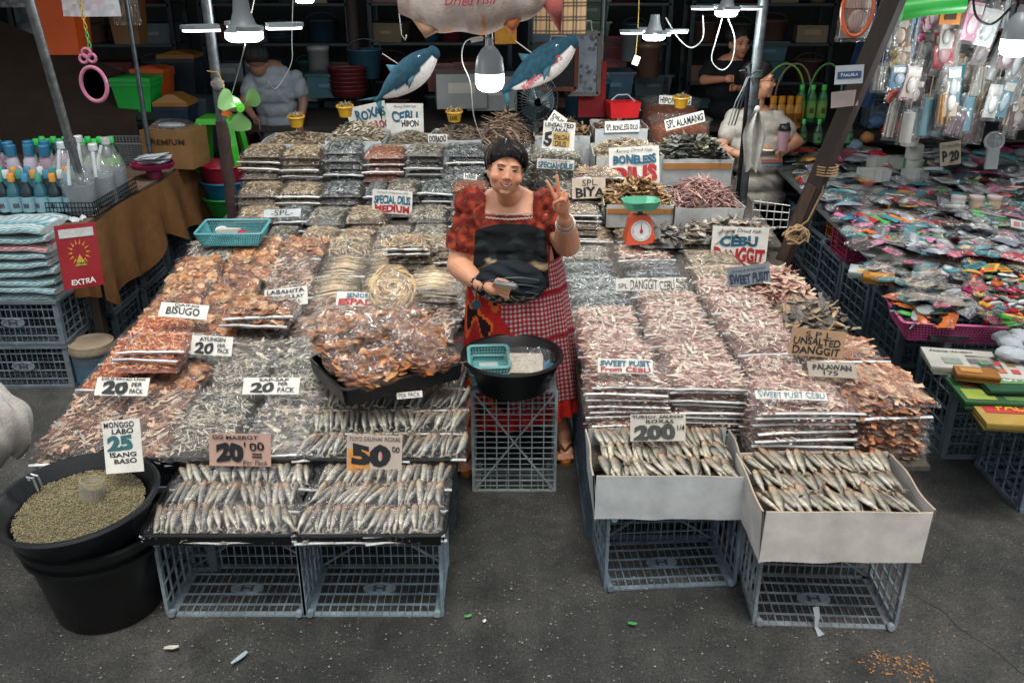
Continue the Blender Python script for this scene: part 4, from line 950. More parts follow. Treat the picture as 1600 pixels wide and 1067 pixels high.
# right arm (towards the left of the picture)
sR, eR, wR, hR = Vector((-.165, .03, 1.205)), PW_(716, 415, 3.86), PW_(752, 446, 3.60), PW_(770, 451, 3.54)
capsule(mb, sR, eR, .064, .053, 16); capsule(mb, eR, eR.lerp(wR, .35), .053, .050, 16); capsule(mb, eR.lerp(wR, .35), wR, .050, .028, 16)
mb.ell(hR, (.043, .03, .026), 14, 10, rot=(.2, .35, 0))
for i in range(4):
    b0 = PW_(779 + i * 1.5, 441 + i * 6.5, 3.51); f1 = PW_(792 + i * .5, 447 + i * 6, 3.485); f2 = PW_(797 - i * 2.2, 452 + i * 5.4, 3.50)
    finger(mb, [hR, b0, f1, f2], .0095)
finger(mb, [hR + Vector((0, -.01, .015)), PW_(778, 437, 3.49), PW_(792, 440, 3.475)], .0098)
# left arm raised
sL, eL, wL = Vector((.150, .03, 1.205)), PW_(886, 381, 3.80), PW_(883, 343, 3.58)
capsule(mb, sL, eL, .066, .060, 16); capsule(mb, eL, eL.lerp(wL, .4), .060, .052, 16); capsule(mb, eL.lerp(wL, .4), wL, .052, .028, 16)
pc = PW_(877, 320, 3.54); YH = 3.53
mb.ell(pc, (.037, .017, .040), 14, 10, rot=(0, -.15, 0)); capsule(mb, wL, pc, .025, .024, 12, flat=.8)
finger(mb, [pc, PW_(868, 311, YH), PW_(861, 296, YH), PW_(854, 283, YH)], .0100)
finger(mb, [pc, PW_(873, 308, YH), PW_(872, 290, YH), PW_(870, 275, YH)], .0102)
for (a, b, c_) in (((880, 306), (880, 300), (877, 312)), ((886, 309), (886, 304), (883, 315))): finger(mb, [pc, PW_(a[0], a[1], YH), PW_(b[0], b[1], YH - .022), PW_(c_[0], c_[1], YH - .03)], .0100)
finger(mb, [PW_(869, 328, YH), PW_(867, 318, YH - .018), PW_(875, 313, YH - .032), PW_(879, 312, YH - .034)], .0095)
# legs
for s, fx, fy in ((-1, -.215, -.16), (1, .255, -.06)):
    k_ = Vector((s * .12, 0, .42)); an = Vector((fx, fy + .05, .085))
    capsule(mb, (s * .09, .02, .78), k_, .095, .062, 16); capsule(mb, k_, k_.lerp(an, .4), .062, .056, 16); capsule(mb, k_.lerp(an, .4), an, .056, .036, 14)
    capsule(mb, an, (fx, fy, .045), .036, .03, 12); capsule(mb, (fx, fy + .06, .04), (fx + s * .008, fy - .08, .034), .032, .034, 12, flat=.7)
    for i in range(5): capsule(mb, (fx + (i - 2) * .0155, fy - .10, .03), (fx + (i - 2) * .017, fy - .135 + .006 * abs(i - 1), .026), .0095, .0085, 8)
v, n, f = remesh(mb, .0034, 5, .5)
col = np.tile(np.array(C('#cf9674')[:3]), (len(v), 1))
Mi = np.array(MH.inverted()); hv = (np.c_[v, np.ones(len(v))] @ Mi.T)[:, :3]
def gs(c, r): return np.exp(-(((hv - np.array(c)) / np.array(r)) ** 2).sum(1))
red = gs((.04, -.07, -.02), (.025, .03, .02)) + gs((-.04, -.07, -.02), (.025, .03, .02)) + .7 * gs((0, -.1, -.025), (.014, .02, .012))
col = col * (1 - .24 * np.clip(red, 0, 1)[:, None] * np.array([.15, 1, 1]))
dk = gs((0, .02, -.0), (.001, .001, .001)); fing = (np.linalg.norm(v - np.array(pc), axis=1) < .1); col[fing] *= np.array([1.05, .93, .9])
obj('body', mesh_np('body', v, f, SKN, col), seller)
face_parts(seller, MH, '#a0584c', 1.0, eyeopen=.58, browc='#4a352a', v=v, f=f); hair_short(seller, MH, '#1a1412', 760, grey=.06, vol=1.09)
# blouse
mb = MB(); rings(mb, [(z, cx, cy, rx + .010, ry + .012) for z, cx, cy, rx, ry in TOR[2:8]] + [(1.262, -.015, .032, .135, .07)])
aR = sR.lerp(eR, .62); aL = sL.lerp(eL, .60)
mb.ell(sR + Vector((-.012, 0, .005)), (.088, .082, .074), 16, 12); capsule(mb, sR + Vector((0, 0, -.01)), aR, .070, .082, 16)
mb.ell(sL + Vector((.012, 0, .005)), (.088, .082, .074), 16, 12); capsule(mb, sL + Vector((0, 0, -.01)), aL, .070, .078, 16)
v, n, f = remesh(mb, .0065, 3, .5)
d = np.array([.006 * math.sin(p[0] * 55 + 9 * noise.noise(Vector(p) * 9)) + .008 * noise.noise(Vector(p) * 16) + .006 * noise.noise(Vector(p) * 40) for p in v.tolist()])
v = v + n * d[:, None]
keep = lambda p: not ((p[2] > 1.195 and -.115 < p[0] < .09 and p[1] < .02) or (p[2] > 1.225 and -.115 < p[0] < .09) or (p[2] < .86))
armcut = lambda p, a, e: (Vector(p) - a).dot((e - a).normalized()) > .045 and (abs(p[0]) > .17)
kv = [keep(p) and not armcut(p, aR, eR) and not armcut(p, aL, eL) for p in v.tolist()]
f = [q for q in f if all(kv[i] for i in q)]
col = []
for p in v.tolist():
    a = noise.noise(Vector(p) * 26 + Vector((3, 1, 2))); b = noise.noise(Vector(p) * 48); c_ = mixc(C('#6a211d')[:3], C('#943c26')[:3], min(1, max(0, a * 2.2 + .4)))
    if b > .22: c_ = mixc(c_, C('#2a1512')[:3], min(1, (b - .22) * 5))
    if noise.noise(Vector(p) * Vector((60, 60, 20)).x * .8) > .45: c_ = mixc(c_, C('#a86a40')[:3], .35)
    col.append(c_)
obj('blouse', mesh_np('blouse', v, f, CLO, np.array(col)), seller)
mb = MB()
for j, zz in enumerate((1.197, 1.178)):
    for i in range(34):
        x = -.112 + .199 * i / 33; mb.ell((x, torfront(x, zz, .016) - .004, zz + .002 * math.sin(i * 2.3) + .010 * abs(x + .01) * 5), (.0036, .0028, .0042), 6, 4)
mb.build('neck_trim', CLO, seller, C('#cfc6bc'))
mb = MB(); cc_ = hc + Vector((0, .02, -.135)); mb.tube([(-.012 + .062 * math.cos(a), .03 - .058 * abs(math.sin(a)) - .035 * abs(math.sin(a)) ** 3, 1.262 - .035 * math.sin(a)) for a in [math.pi * i / 16 for i in range(17)]], .0012, 5); mb.build('necklace', MET, seller, C('#b59a5c'))
# black apron bib and waist pouch
def apc(u, v):
    a = noise.noise(Vector((u * 6, v * 9, 1))); c_ = C('#14181a')[:3]
    if .16 < v < .42 + .06 * math.sin(u * 9): c_ = mixc(c_, C('#b09a7c')[:3], min(1, max(0, a * 3 + .25)) * .8)
    elif a > .2: c_ = mixc(c_, C('#3c4444')[:3], min(.35, (a - .2) * 2))
    return c_
mb = MB()
mb.grid(lambda u, v: ((lambda x, z: (x, torfront(x, z, .022) - .006 - .02 * abs(noise.noise(Vector((x * 9, z * 24, 0)))) - .004 * math.sin(z * 90 + 5 * x), z - .02 * (2 * u - 1) ** 2))(-.006 + (-.172 + .344 * u) * (1 - .10 * v), .90 + (.262 - .02 * abs(2 * u - 1) ** 4) * v)), 50, 36, colfn=apc)
mb.build('apron', CLO, seller, (.9, .9, .9))
pz = PW_(797, 445, 3.55); mb = MB()
def pouch(u, v):
    a = u * 2 * math.pi; r = v
    x = .152 * r * math.cos(a); z = .100 * r * math.sin(a) - .02 * (x / .15) ** 2; y = -.055 * max(0, 1 - r ** 2.6) + .007 * math.sin(z * 130 + x * 22 + 2 * math.sin(x * 20)) * (r < .93)
    return (pz.x + x, pz.y + y + .03 + .35 * x * x * 4, pz.z + z)
def pcol(u, v):
    a = u * 2 * math.pi; s = math.sin(a) * v
    if s < -.45 and noise.noise(Vector((math.cos(a) * v * 12, s * 14, 3))) > .12: return random.choice((C('#b8a68c')[:3], C('#8a6a58')[:3], C('#9aa08c')[:3]))
    return (.014, .020, .023)
mb.grid(pouch, 64, 22, colfn=pcol); mb.build('waist_pouch', CLO, seller, (1, 1, 1))
mb = MB()
for k_ in range(3): mb.tube([(pz.x + x, pz.y - .034 + .012 * k_ + .35 * x * x * 4 * .9 - .006, pz.z + .035 - .035 * k_ + .012 * math.sin(x * 9 + 1) - 1.3 * x * x) for x in [-.12 + .024 * i for i in range(11)]], .0022, 5)
mb.build('pouch_zip', PLA, seller, C('#4a5458'))
# skirt of single woven checks, red floral panel on the left side
mb = MB(); mb.smooth = False; nu, nv = 150, 64
def sk(u, v):
    a = u * 2 * math.pi; z = .98 - .70 * v; fl = .006 * math.sin(a * 11 + 1.3) * v * 2.2 + .005 * math.sin(a * 5)
    rx = .208 + .075 * v ** .8 + fl; ry = .155 + .05 * v + fl
    return Vector((.015 + .03 * v + rx * math.cos(a), .012 + ry * math.sin(a), z - .03 * math.sin(a * 2) * v))
CR = [C('#8c1a24')[:3], C('#9c4a50')[:3], C('#b0a6a0')[:3], C('#5c1018')[:3]]
for j in range(nv):
    for i in range(nu):
        u = (i + .5) / nu; a = u * 2 * math.pi
        ptc = sk(u, j / nv)
        fl = (math.cos(a) < -.22 + .1 * math.sin(j * .26) and math.sin(a) < .3)
        band = j in (12, 13, 33)
        if fl: q = noise.noise(Vector((i * .15, j * .11, 5))); c_ = C('#a82420')[:3] if q > .0 else (C('#d0602a')[:3] if q > -.22 else C('#241412')[:3])
        elif band: c_ = CR[0]
        else: c_ = CR[2] if (i % 2 and j % 2) else CR[1] if (i % 2 or j % 2) else CR[3] if False else CR[0]
        mb.add([sk(i / nu, j / nv), sk((i + 1) / nu, j / nv), sk((i + 1) / nu, (j + 1) / nv), sk(i / nu, (j + 1) / nv)], [(0, 3, 2, 1)], vary(c_, .06))
mb.build('skirt', CLO, seller, (1, 1, 1))
mb = MB()
mb.grid(lambda u, v: (.045 + (.283 + .016 * math.sin(u * 150) * v + .01 * v) * math.cos(u * 6.2832), .012 + (.222 + .016 * math.sin(u * 150) * v + .01 * v) * math.sin(u * 6.2832), .285 - .085 * v - .03 * math.sin(u * 12.566)), 260, 4)
mb.build('ruffle', CLO, seller, C('#c02820'))
# sandals, bracelets, key fob, packet in the hand
for s, fx, fy in ((-1, -.215, -.16), (1, .255, -.06)):
    mb = MB(); pol = [(fx + .040 * math.cos(a) * (1.1 if math.sin(a) < 0 else .85), fy - .03 + .125 * math.sin(a)) for a in [2 * math.pi * i / 20 for i in range(20)]]
    mb.prism(pol, .002, .020); o = mb.build('sandal', PLA, seller, C('#a8682c')); mb = MB()
    for q in (-1, 1): mb.tube([(fx + q * .038, fy + .0, .03), (fx + q * .03, fy - .05, .075), (fx, fy - .10, .052)], .006, 6)
    mb.build('strap', PLA, o, C('#5c4028'))
mb = MB(); ax = (wR - eR).to_track_quat('Z', 'Y').to_matrix()
for i in range(18): a = i / 18 * 6.2832; q = wR.lerp(eR, .10) + ax @ Vector((.034 * math.cos(a), .034 * math.sin(a), 0)); mb.ell(q, (.006, .006, .006), 6, 5, col=[(.02, .02, .02), (.25, .22, .18)][i % 3 == 0])
mb.build('bead_bracelet', PLA, seller)
ax = (wL - eL).to_track_quat('Z', 'Y').to_matrix()
for k_ in range(2):
    mb = MB(); mb.tube([wL.lerp(eL, .06 + .12 * k_) + ax @ Vector(((.034 + .006 * k_) * math.cos(a), (.034 + .006 * k_) * math.sin(a), .004 * math.sin(a + k_))) for a in [i * 6.2832 / 18 for i in range(19)]], .0032, 6, cap=False); mb.build('bracelet', MET, seller, C('#c9c4ba'))
t = thing('small_packet', 'small clear packet of plastic pieces held in the seller hand', 'packet', aty(790, 447, 3.46), (R(-35), R(8), R(-12))); mb = MB()
for k_ in range(5): mb.box((U(-.004, .004), U(-.004, .004), .003 * k_), (.085, .045, .0012), (U(-.05, .05), U(-.05, .05), U(-.2, .2)), col=vary((.55, .56, .55), .3))
mb.build('sheets', PLA, t, smooth=False); obj('bag', BAGS[.03][0], t, None, (0, 0, .002), scale=(.34, .25, .5))
t = thing('key_fob', 'dark blue round key fob hanging below the seller right hand', 'key fob', aty(744, 476, 3.56)); mb = MB(); mb.lathe([(.0, -.006), (.02, -.005), (.02, .005), (0, .006)], (0, 0, 0), 14, axis=Matrix.Rotation(R(90), 3, 'X')); mb.build('disc', PLA, t, C('#1e3a4a')); mb = MB(); mb.tube([(.0, -.006, .018), (.002, -.004, .05), (.01, 0, .085)], .0025, 5); mb.build('cord', PLA, t, C('#15181a'))
# ---------------------------------------------------------------- others
def figure(label, Y, joints, tee, headrot, tilt=0, hair='#15100f', skin='#a87658', sleeve=.5, legs=None, shorts=None, face=True, glasses=False, fingers=True, hs=1.0, low=.8, wide=1.0, hairlen=None):
    t = thing('person', label, 'person', (joints['chest'][0], Y, 0)); O = Vector((joints['chest'][0], Y, 0)); J = {k: Vector(p) - O for k, p in joints.items()}
    M = Matrix.Translation(J['head']) @ Euler(headrot).to_matrix().to_4x4() @ Matrix.Scale(hs, 4); mb = MB(); head_into(mb, M)
    ch, hp = J['chest'], J['hip']
    def trunk(mb, off):
        for q, rx, ry in ((0, .17, .13), (.2, .16, .12), (.45, .155, .115), (.7, .17, .12), (.9, .165, .10), (1.0, .13, .08)):
            c_ = hp.lerp(ch, q); mb.ell(c_, ((rx * wide + off), ry + off, .12), 20, 12)
    trunk(mb, 0); capsule(mb, J['head'] + Vector((0, .015, -.05)), ch + Vector((0, 0, .02)), .045, .055)
    for s in ('R', 'L'):
        a, b, c_ = J['s' + s], J['e' + s], J['w' + s]; capsule(mb, a, b, .048, .038); capsule(mb, b, c_, .038, .024); d_ = (c_ - b).normalized(); h_ = c_ + d_ * .04; mb.ell(h_, (.034, .026, .03), 10, 8)
        if fingers:
            sd_ = d_.cross(Vector((0, 0, 1))).normalized(); 
            for i in range(4): k_ = h_ + d_ * .02 + Vector((0, 0, (i - 1.5) * .015)); finger(mb, [h_, k_, k_ + d_ * .028 - Vector((0, .01, 0)), k_ + d_ * .03 - Vector((0, .03, 0))], .008)
            finger(mb, [c_, h_ + Vector((0, -.02, .028)), h_ + d_ * .03 + Vector((0, -.025, .025))], .0085)
    for s in (-1, 1): 
        kn = hp + Vector((s * .09, -.02, -.40)); an = hp + Vector((s * .1, .0, -.80)); an.z = max(.09, an.z); capsule(mb, hp + Vector((s * .085, 0, -.05)), kn, .085, .055); capsule(mb, kn, an, .052, .034); capsule(mb, (an.x, an.y + .03, .04), (an.x, an.y - .12, .035), .034, .032)
    v, n, f = remesh(mb, .0065, 3); obj('body', mesh_np('body', v, f, SKN, np.tile(np.array(C(skin)[:3]), (len(v), 1))), t)
    if face: face_parts(t, M, '#8a4a44', .35, v=v, f=f)
    hair_short(t, M, hair, 260)
    mb = MB(); trunk(mb, .022)
    for s in ('R', 'L'): a, b = J['s' + s], J['e' + s]; mb.ell(a, (.065, .065, .06), 12, 8); capsule(mb, a, a.lerp(b, sleeve), .064, .066)
    v, n, f = remesh(mb, .010, 3); d_ = np.array([.006 * noise.noise(Vector(p) * 9) + .004 * math.sin(p[2] * 40 + 8 * noise.noise(Vector(p) * 6)) for p in v.tolist()]); v = v + n * d_[:, None]
    kv = v[:, 2] < ch.z + .075; f = [q for q in f if all(kv[i] for i in q)]
    obj('t_shirt', mesh_np('t_shirt', v, f, CLO, np.tile(np.array(C(tee)[:3]), (len(v), 1))), t)
    if shorts:
        mb = MB(); mb.ell(hp + Vector((0, 0, -.04)), (.185 * wide, .15, .12), 20, 12)
        for s in (-1, 1): capsule(mb, hp + Vector((s * .085, 0, -.05)), hp + Vector((s * .095, -.01, -.05 - shorts[1])), .105, .10)
        v, n, f = remesh(mb, .012, 3); obj('shorts', mesh_np('shorts', v, f, CLO, np.tile(np.array(C(shorts[0])[:3]), (len(v), 1))), t)
    if glasses:
        mb = MB(); mb.M = M
        for s in (-1, 1): mb.tube([(s * .032 + .019 * math.cos(a), -.090, .010 + .016 * math.sin(a)) for a in [i * 6.2832 / 14 for i in range(15)]], .0016, 5, cap=False); mb.tube([(s * .05, -.09, .012), (s * .078, 0, .01)], .0015, 5)
        mb.tube([(-.013, -.092, .012), (.013, -.092, .012)], .0016, 5); mb.build('glasses', MET, t, C('#5a4a40'))
    return t, M
def A(px, py, Y): return aty(px, py, Y)
g, Mg = figure('young woman in glasses and white t-shirt holding snack and pink tumbler', 6.55, dict(head=A(1188, 128, 6.5), chest=A(1180, 188, 6.55), hip=A(1186, 308, 6.55), sR=A(1146, 184, 6.6), eR=A(1126, 232, 6.5), wR=A(1166, 246, 6.35), sL=A(1212, 184, 6.55), eL=A(1247, 222, 6.5), wL=A(1222, 238, 6.3)),
    '#a8a196', (R(-4), 0, R(70)), sleeve=.55, shorts=('#101416', .2), glasses=True, hs=1.08, skin='#b98566', wide=1.05)
q = A(1204, 275, 6.40); t = obj('print', None, None) if False else None
mb = MB(); pO = A(1180, 188, 6.55); sc_ = 1 / ppm(A(1205, 265, 6.4)); write(mb, 'ORIGINAL', -.06, 0, .07, .022, 't'); mb.box((.0, -.001, .05), (.15, .002, .018), col=C('#a8562c')[:3]); mb.box((.0, -.001, .032), (.15, .002, .012), col=C('#2a4a6a')[:3])
o = mb.build('shirt_print', INK, g, None, Vector((A(1203, 262, 6.4).x - g.location.x, -.185, A(1203, 262, 6.37).z)), smooth=False)
t = thing('tumbler', 'dusty pink tumbler with black lid held by the young woman', 'tumbler', A(1222, 236, 6.22)); mb = MB(); mb.lathe([(.030, 0), (.033, .02), (.04, .13), (.04, .14)], n=18); mb.build('cup', PLA, t, C('#a8858c')); mb = MB(); mb.lathe([(.043, .138), (.043, .158), (.036, .165), (.034, .18), (0, .182)], n=18); mb.ell((.02, 0, .185), (.012, .01, .01), 8, 6); mb.build('lid', PLA, t, C('#101214'))
t = thing('snack_bun', 'small brown bun held in the young woman fingers', 'snack', A(1200, 232, 6.2)); mb = MB(); mb.ell((0, 0, 0), (.035, .02, .018), 12, 8, jit=.05); mb.build('bun', DRY, t, C('#a87a44')); mb = MB(); mb.ell((0, .0, -.012), (.045, .03, .012), 12, 6); mb.build('wrapper', PAP, t, C('#c9bfae'))
g2, _ = figure('woman in black t-shirt standing in the dark shop behind the pinwheel lamp', 7.4, dict(head=A(1154, 68, 7.4), chest=A(1140, 108, 7.45), hip=A(1138, 220, 7.45), sR=A(1110, 104, 7.45), eR=A(1100, 126, 7.35), wR=A(1132, 124, 7.15), sL=A(1172, 106, 7.45), eL=A(1180, 140, 7.4), wL=A(1150, 138, 7.2)),
    '#101316', (R(6), R(-6), R(20)), skin='#a06e52', hair='#1c1512', sleeve=.5, shorts=('#14181c', .3))
g3, _ = figure('man in grey t-shirt bending away behind the green fan, back turned', 7.3, dict(head=A(402, 98, 7.2), chest=A(425, 118, 7.3), hip=A(440, 205, 7.4), sR=A(462, 122, 7.3), eR=A(474, 160, 7.3), wR=A(470, 195, 7.2), sL=A(396, 124, 7.3), eL=A(380, 160, 7.2), wL=A(398, 185, 7.1)),
    '#7d868a', (R(12), 0, R(190)), face=False, skin='#7d5a48', hair='#20201f', sleeve=.55, shorts=('#1c2226', .35))
# ================================================================= in front of the seller
def oval_tub(t, nm, r0, r1, h, c, wall=.006, z0=0, n=36, sx=1, sy=1):
    mb = MB(); mb.lathe([(r0 * .0, .004 + z0), (r0 * .98, .004 + z0), (r1 - wall, h - .004 + z0), (r1, h + z0), (r1 + .010, h + .002 + z0), (r1 + .014, h - .008 + z0), (r1 + .004, h - .012 + z0), (r0 + wall, z0), (0, z0)], n=n, sx=sx, sy=sy)
    return mb.build(nm, PLA, t, c)
b = aty(800, 548, 3.52); bz = .505
t = thing('black_basin', 'round black basin holding a teal basket on the upright crate', 'basin', (.0, 3.53, bz)); oval_tub(t, 'tub', .15, .21, .15, C('#0e1112')); 
def basket(label, loc, L, W, Hh, col, rot=(0, 0, 0), cat='basket', nl=None):
    t = thing('plastic_basket', label, cat, loc, rot); mb = MB(); mb.smooth = False; mb2 = MB(); mb2.smooth = False; tp = .84
    nl = nl or int(L / .014); nw = int(W / .014); nh = max(3, int(Hh / .014))
    def edge(x0, y0, x1, y1, n):
        for i in range(n + 1):
            u = i / n; xa, ya = x0 + (x1 - x0) * u, y0 + (y1 - y0) * u; mb.bar((xa * tp, ya * tp, .004), (xa, ya, Hh), .0042)
        for j in range(1, nh):
            q = tp + (1 - tp) * j / nh; mb.bar((x0 * q, y0 * q, Hh * j / nh), (x1 * q, y1 * q, Hh * j / nh), .004)
    l, w_ = L / 2, W / 2; edge(-l, -w_, l, -w_, nl); edge(l, -w_, l, w_, nw); edge(l, w_, -l, w_, nl); edge(-l, w_, -l, -w_, nw)
    mb.box((0, 0, .004), (L * tp, W * tp, .004)); mb.build('mesh_wall', PLA, t, col)
    rr = .02; pts = []
    for cx, cy, a0 in ((l - rr, w_ - rr, 0), (-l + rr, w_ - rr, 90), (-l + rr, -w_ + rr, 180), (l - rr, -w_ + rr, 270)):
        for k in range(5): a = R(a0 + k * 22.5); pts.append((cx + rr * math.cos(a), cy + rr * math.sin(a), Hh))
    pts.append(pts[0]); mb2.tube(pts, .0085, 6, cap=False, flat=.7); mb2.smooth = True; mb2.build('rim', PLA, t, col); return t
TEAL = C('#5f9a98')
basket('small teal basket inside the black basin in front of the seller', (-.100, 3.52, bz + .075), .17, .19, .07, TEAL, (R(6), 0, R(4)))
basket('second teal basket nested under the first in the basin', (-.098, 3.515, bz + .045), .16, .18, .06, TEAL, (R(4), 0, R(1)))
t = thing('coin_tray', 'small white paper pad lying in the teal basket', 'paper pad', (-.10, 3.50, bz + .10)); mb = MB(); mb.box((0, 0, 0), (.08, .06, .012), (.1, 0, .1)); mb.build('pad', PAP, t, C('#a8aaa4'))
t = thing('bag_bundle', 'stack of empty clear pack bags standing in the black basin', 'plastic bags', (.06, 3.49, bz + .09), (R(25), 0, R(-3))); mb = MB()
for k in range(9): mb.box((U(-.003, .003), U(-.002, .002), .006 * k), (.14, .11, .003), (U(-.03, .03), U(-.03, .03), U(-.05, .05)), col=vary((.50, .47, .40), .12))
mb.build('sheets', PAP, t, smooth=False); obj('bag', BAGS[.055][1], t, None, (0.01, 0, .0), scale=(.75, .7, 1.4))
t = thing('blue_cloth', 'blue rag lying in the black basin', 'rag', (.13, 3.55, bz + .06)); mb = MB(); mb.grid(lambda u, v: ((u - .5) * .12, (v - .5) * .1, .05 * noise.noise(Vector((u * 3, v * 3, 1))) + .02), 12, 10); mb.build('rag', CLO, t, C('#4a7f9a'))
p = aty(690, 510, 4.3); basket('red basket in the dark gap beside the seller, nearest the tilted tray', (p.x, 4.1, .42), .22, .2, .09, C('#a8202c'))
# teal basket with tape at the left
bp = aty(362, 355, 4.90); t0 = basket('large teal basket with tape roll at the left end of the stall', (bp.x, 4.93, .745), .37, .24, .08, C('#4f9296'), (R(4), 0, R(1)))
t = thing('tape_roll', 'white roll of adhesive tape in the large teal basket', 'tape roll', (bp.x - .07, 4.93, .80), (R(15), 0, 0)); mb = MB(); mb.lathe([(.018, -.012), (.032, -.012), (.032, .012), (.018, .012), (.018, -.012)], n=20); mb.build('ring', PLA, t, C('#cfcfca'))
t = thing('tape_dispenser', 'white tape dispenser in the large teal basket', 'dispenser', (bp.x - .03, 4.92, .785), (0, 0, R(5))); mb = MB(); mb.prism([(-.06, -.02), (.06, -.015), (.07, .01), (.02, .02), (-.05, .025)], 0, .03); mb.build('body', PLA, t, C('#b8b6ac'))
t = thing('scissors', 'red handled scissors in the large teal basket', 'scissors', (bp.x + .08, 4.9, .80)); mb = MB()
for s in (-1, 1): mb.tube([(.02 * math.cos(a) - .03, s * .016 + .012 * math.sin(a), 0) for a in [i * .5 for i in range(14)]], .004, 5)
mb.build('handle', PLA, t, C('#b02c28')); mb = MB(); mb.box((.03, 0, 0), (.08, .01, .003)); mb.build('blade', MET, t, C('#9aa0a2'))
# scale
sp = aty(1000, 385, 4.95); t = thing('kitchen_scale', 'orange kitchen scale with white dial and green pan', 'scale', (sp.x, 5.02, sp.z + .005), (0, 0, R(8))); OR = C('#c9502c')
mb = MB(); s = .075
prof = [(-s * 1.15, 0), (s * 1.15, 0), (s * 1.12, .03), (s * .82, .145), (s * .55, .165), (-s * .55, .165), (-s * .82, .145), (-s * 1.12, .03)]
mb.add([(x, -.055 + (z * .18), z) for x, z in prof] + [(x * .92, .06, z * .98) for x, z in prof], [tuple(range(8))] + [tuple(range(15, 7, -1))] + [(i, 8 + i, 8 + (i + 1) % 8, (i + 1) % 8) for i in range(8)]); mb.build('body', PLA, t, OR, smooth=False)
ax = Matrix.Rotation(R(90) - math.atan(.18), 3, 'X'); mb = MB(); mb.lathe([(0, .003), (.060, .003), (.060, -.004)], (0, -.0415, .078), 28, axis=ax); d = mb.build('dial', PAP, t, C('#cfd0cc'))
mb = MB()
for i in range(40):
    a = i / 40 * 6.2832; L_ = .008 if i % 5 else .014; 
    for (r0_, r1_) in ((.055 - L_, .055),):
        q0 = ax @ Vector((r0_ * math.sin(a), r0_ * math.cos(a), .0045)); q1 = ax @ Vector((r1_ * math.sin(a), r1_ * math.cos(a), .0045)); mb.bar(q0 + Vector((0, -.0415, .078)), q1 + Vector((0, -.0415, .078)), .0012)
mb.build('tick_marks', INK, d, INKS['k'], smooth=False)
mb = MB(); q = [ax @ Vector(v_) + Vector((0, -.0415, .078)) for v_ in ((-.006, -.012, .006), (.006, -.012, .006), (.001, .045, .006), (-.001, .045, .006))]; mb.add(q, [(0, 1, 2, 3)]); mb.lathe([(.009, .004), (.009, .010), (0, .011)], (0, -.0415, .078), 10, axis=ax); mb.build('pointer', PLA, t, C('#a8202c'))
mb = MB(); mb.tube([(0, 0, .16), (0, 0, .20)], .014, 10); mb.build('stem', PLA, t, C('#2f5a48'))
mb = MB(); pw, pd = .105, .085
def pan(sgn, z):
    return [(x * sgn, y * sgn, z) for x, y in ((-pw, -pd * .6), (-pw * .6, -pd), (pw * .6, -pd), (pw, -pd * .6), (pw, pd * .6), (pw * .6, pd), (-pw * .6, pd), (-pw, pd * .6))]
v_ = pan(.8, .20) + pan(1, .25) + pan(.97, .25) + pan(.77, .205)
fs = [tuple(range(7, -1, -1)), tuple(range(24, 32))]
for a_, b_ in ((0, 8), (8, 16), (16, 24)): fs += [(a_ + i, a_ + (i + 1) % 8, b_ + (i + 1) % 8, b_ + i) for i in range(8)]
mb.add(v_, fs); pn = mb.build('pan', PLA, t, C('#58a888'), smooth=False)
mb = MB(); write(mb, 'AULA 5KG', -.07, .228, -.01, .240, 'k'); mb.M = Matrix.Translation((0, -.083, 0)); mb2 = MB(); mb2.M = Matrix.Translation((0, -.0815, 0)) ; write(mb2, 'WALA LIMANG', -.075, .232, -.005, .242, 'k', bold=.0); write(mb2, 'KILO SA TIMBANG', -.072, .218, .0, .227, 'k', bold=.0); mb2.build('lettering', INK, pn, smooth=False)
# white wire rack
t = thing('wire_rack', 'white wire rack panel standing at the right edge of the fish boxes', 'rack', (1.56, 5.32, .70)); mb = MB()
for i in range(6): mb.tube([(-.10 + i * .045, 0, .0), (-.10 + i * .045, 0, .20 - i * .015)], .0035, 5)
for j in range(4): mb.tube([(-.10, 0, .01 + j * .055), (.125, 0, .01 + j * .045)], .003, 5)
mb.build('wires', MET, t, C('#d0d0cc'))
# ---------------------------------------------------------------- price cards
S_ = sign
S_('price_sign', 'white special dilis medium card with blue and red letters', 613, 316, 62, 36, Y=5.42, tilt=5, roll=4, lines=[('SPECIAL DILIS', .04, .42, .96, .78, 't', .04), ('MEDIUM', .06, .06, .94, .38, 'r', .05), ('Auring & Arling Dried Fish', .1, .84, .9, .95, 'k', 0, .3)])
S_('price_sign', 'large white boneless dilis board with blue and red letters', 991, 259, 78, 58, Y=5.74, tilt=12, roll=-3, lines=[('Auring Dried Fish', .12, .84, .86, .95, 'k', 0, .3), ('BONELESS', .08, .55, .94, .79, 't', .05), ('DILIS', .05, .08, .96, .50, 'r', .06)])
S_('price_sign', 'large white cebu danggit board with blue and red letters', 1155, 386, 88, 62, Y=4.98, tilt=8, roll=2, lines=[('Auring Dried Fish', .12, .84, .86, .95, 'k', 0, .3), ('CEBU', .14, .52, .82, .78, 't', .05), ('DANGGIT', .05, .08, .96, .48, 'r', .05)])
S_('price_sign', 'pale sweet pusit card leaning below the cebu danggit board', 1170, 430, 66, 30, Y=4.42, tilt=12, roll=-8, col='#7a858a', lines=[('SWEET PUSIT', .04, .1, .97, .62, 'n', .04), ('Auring & Arling Dried', .1, .7, .9, .86, 'k', 0, .3)])
S_('price_sign', 'white cebu board behind the rear anchovy boxes', 633, 194, 58, 62, Y=6.85, tilt=5, lines=[('CEBU', .15, .55, .85, .82, 't', .04), ('Auring Dried Fish', .2, .88, .8, .96, 'k', 0, .3)])
S_('price_sign', 'tilted roxas masinloc board behind the rear foam boxes', 576, 186, 62, 44, Y=6.9, tilt=5, roll=-12, lines=[('ROXAS', .2, .5, .95, .85, 't', .04), ('MASINLOC', .2, .1, .98, .38, 'r', .04)])
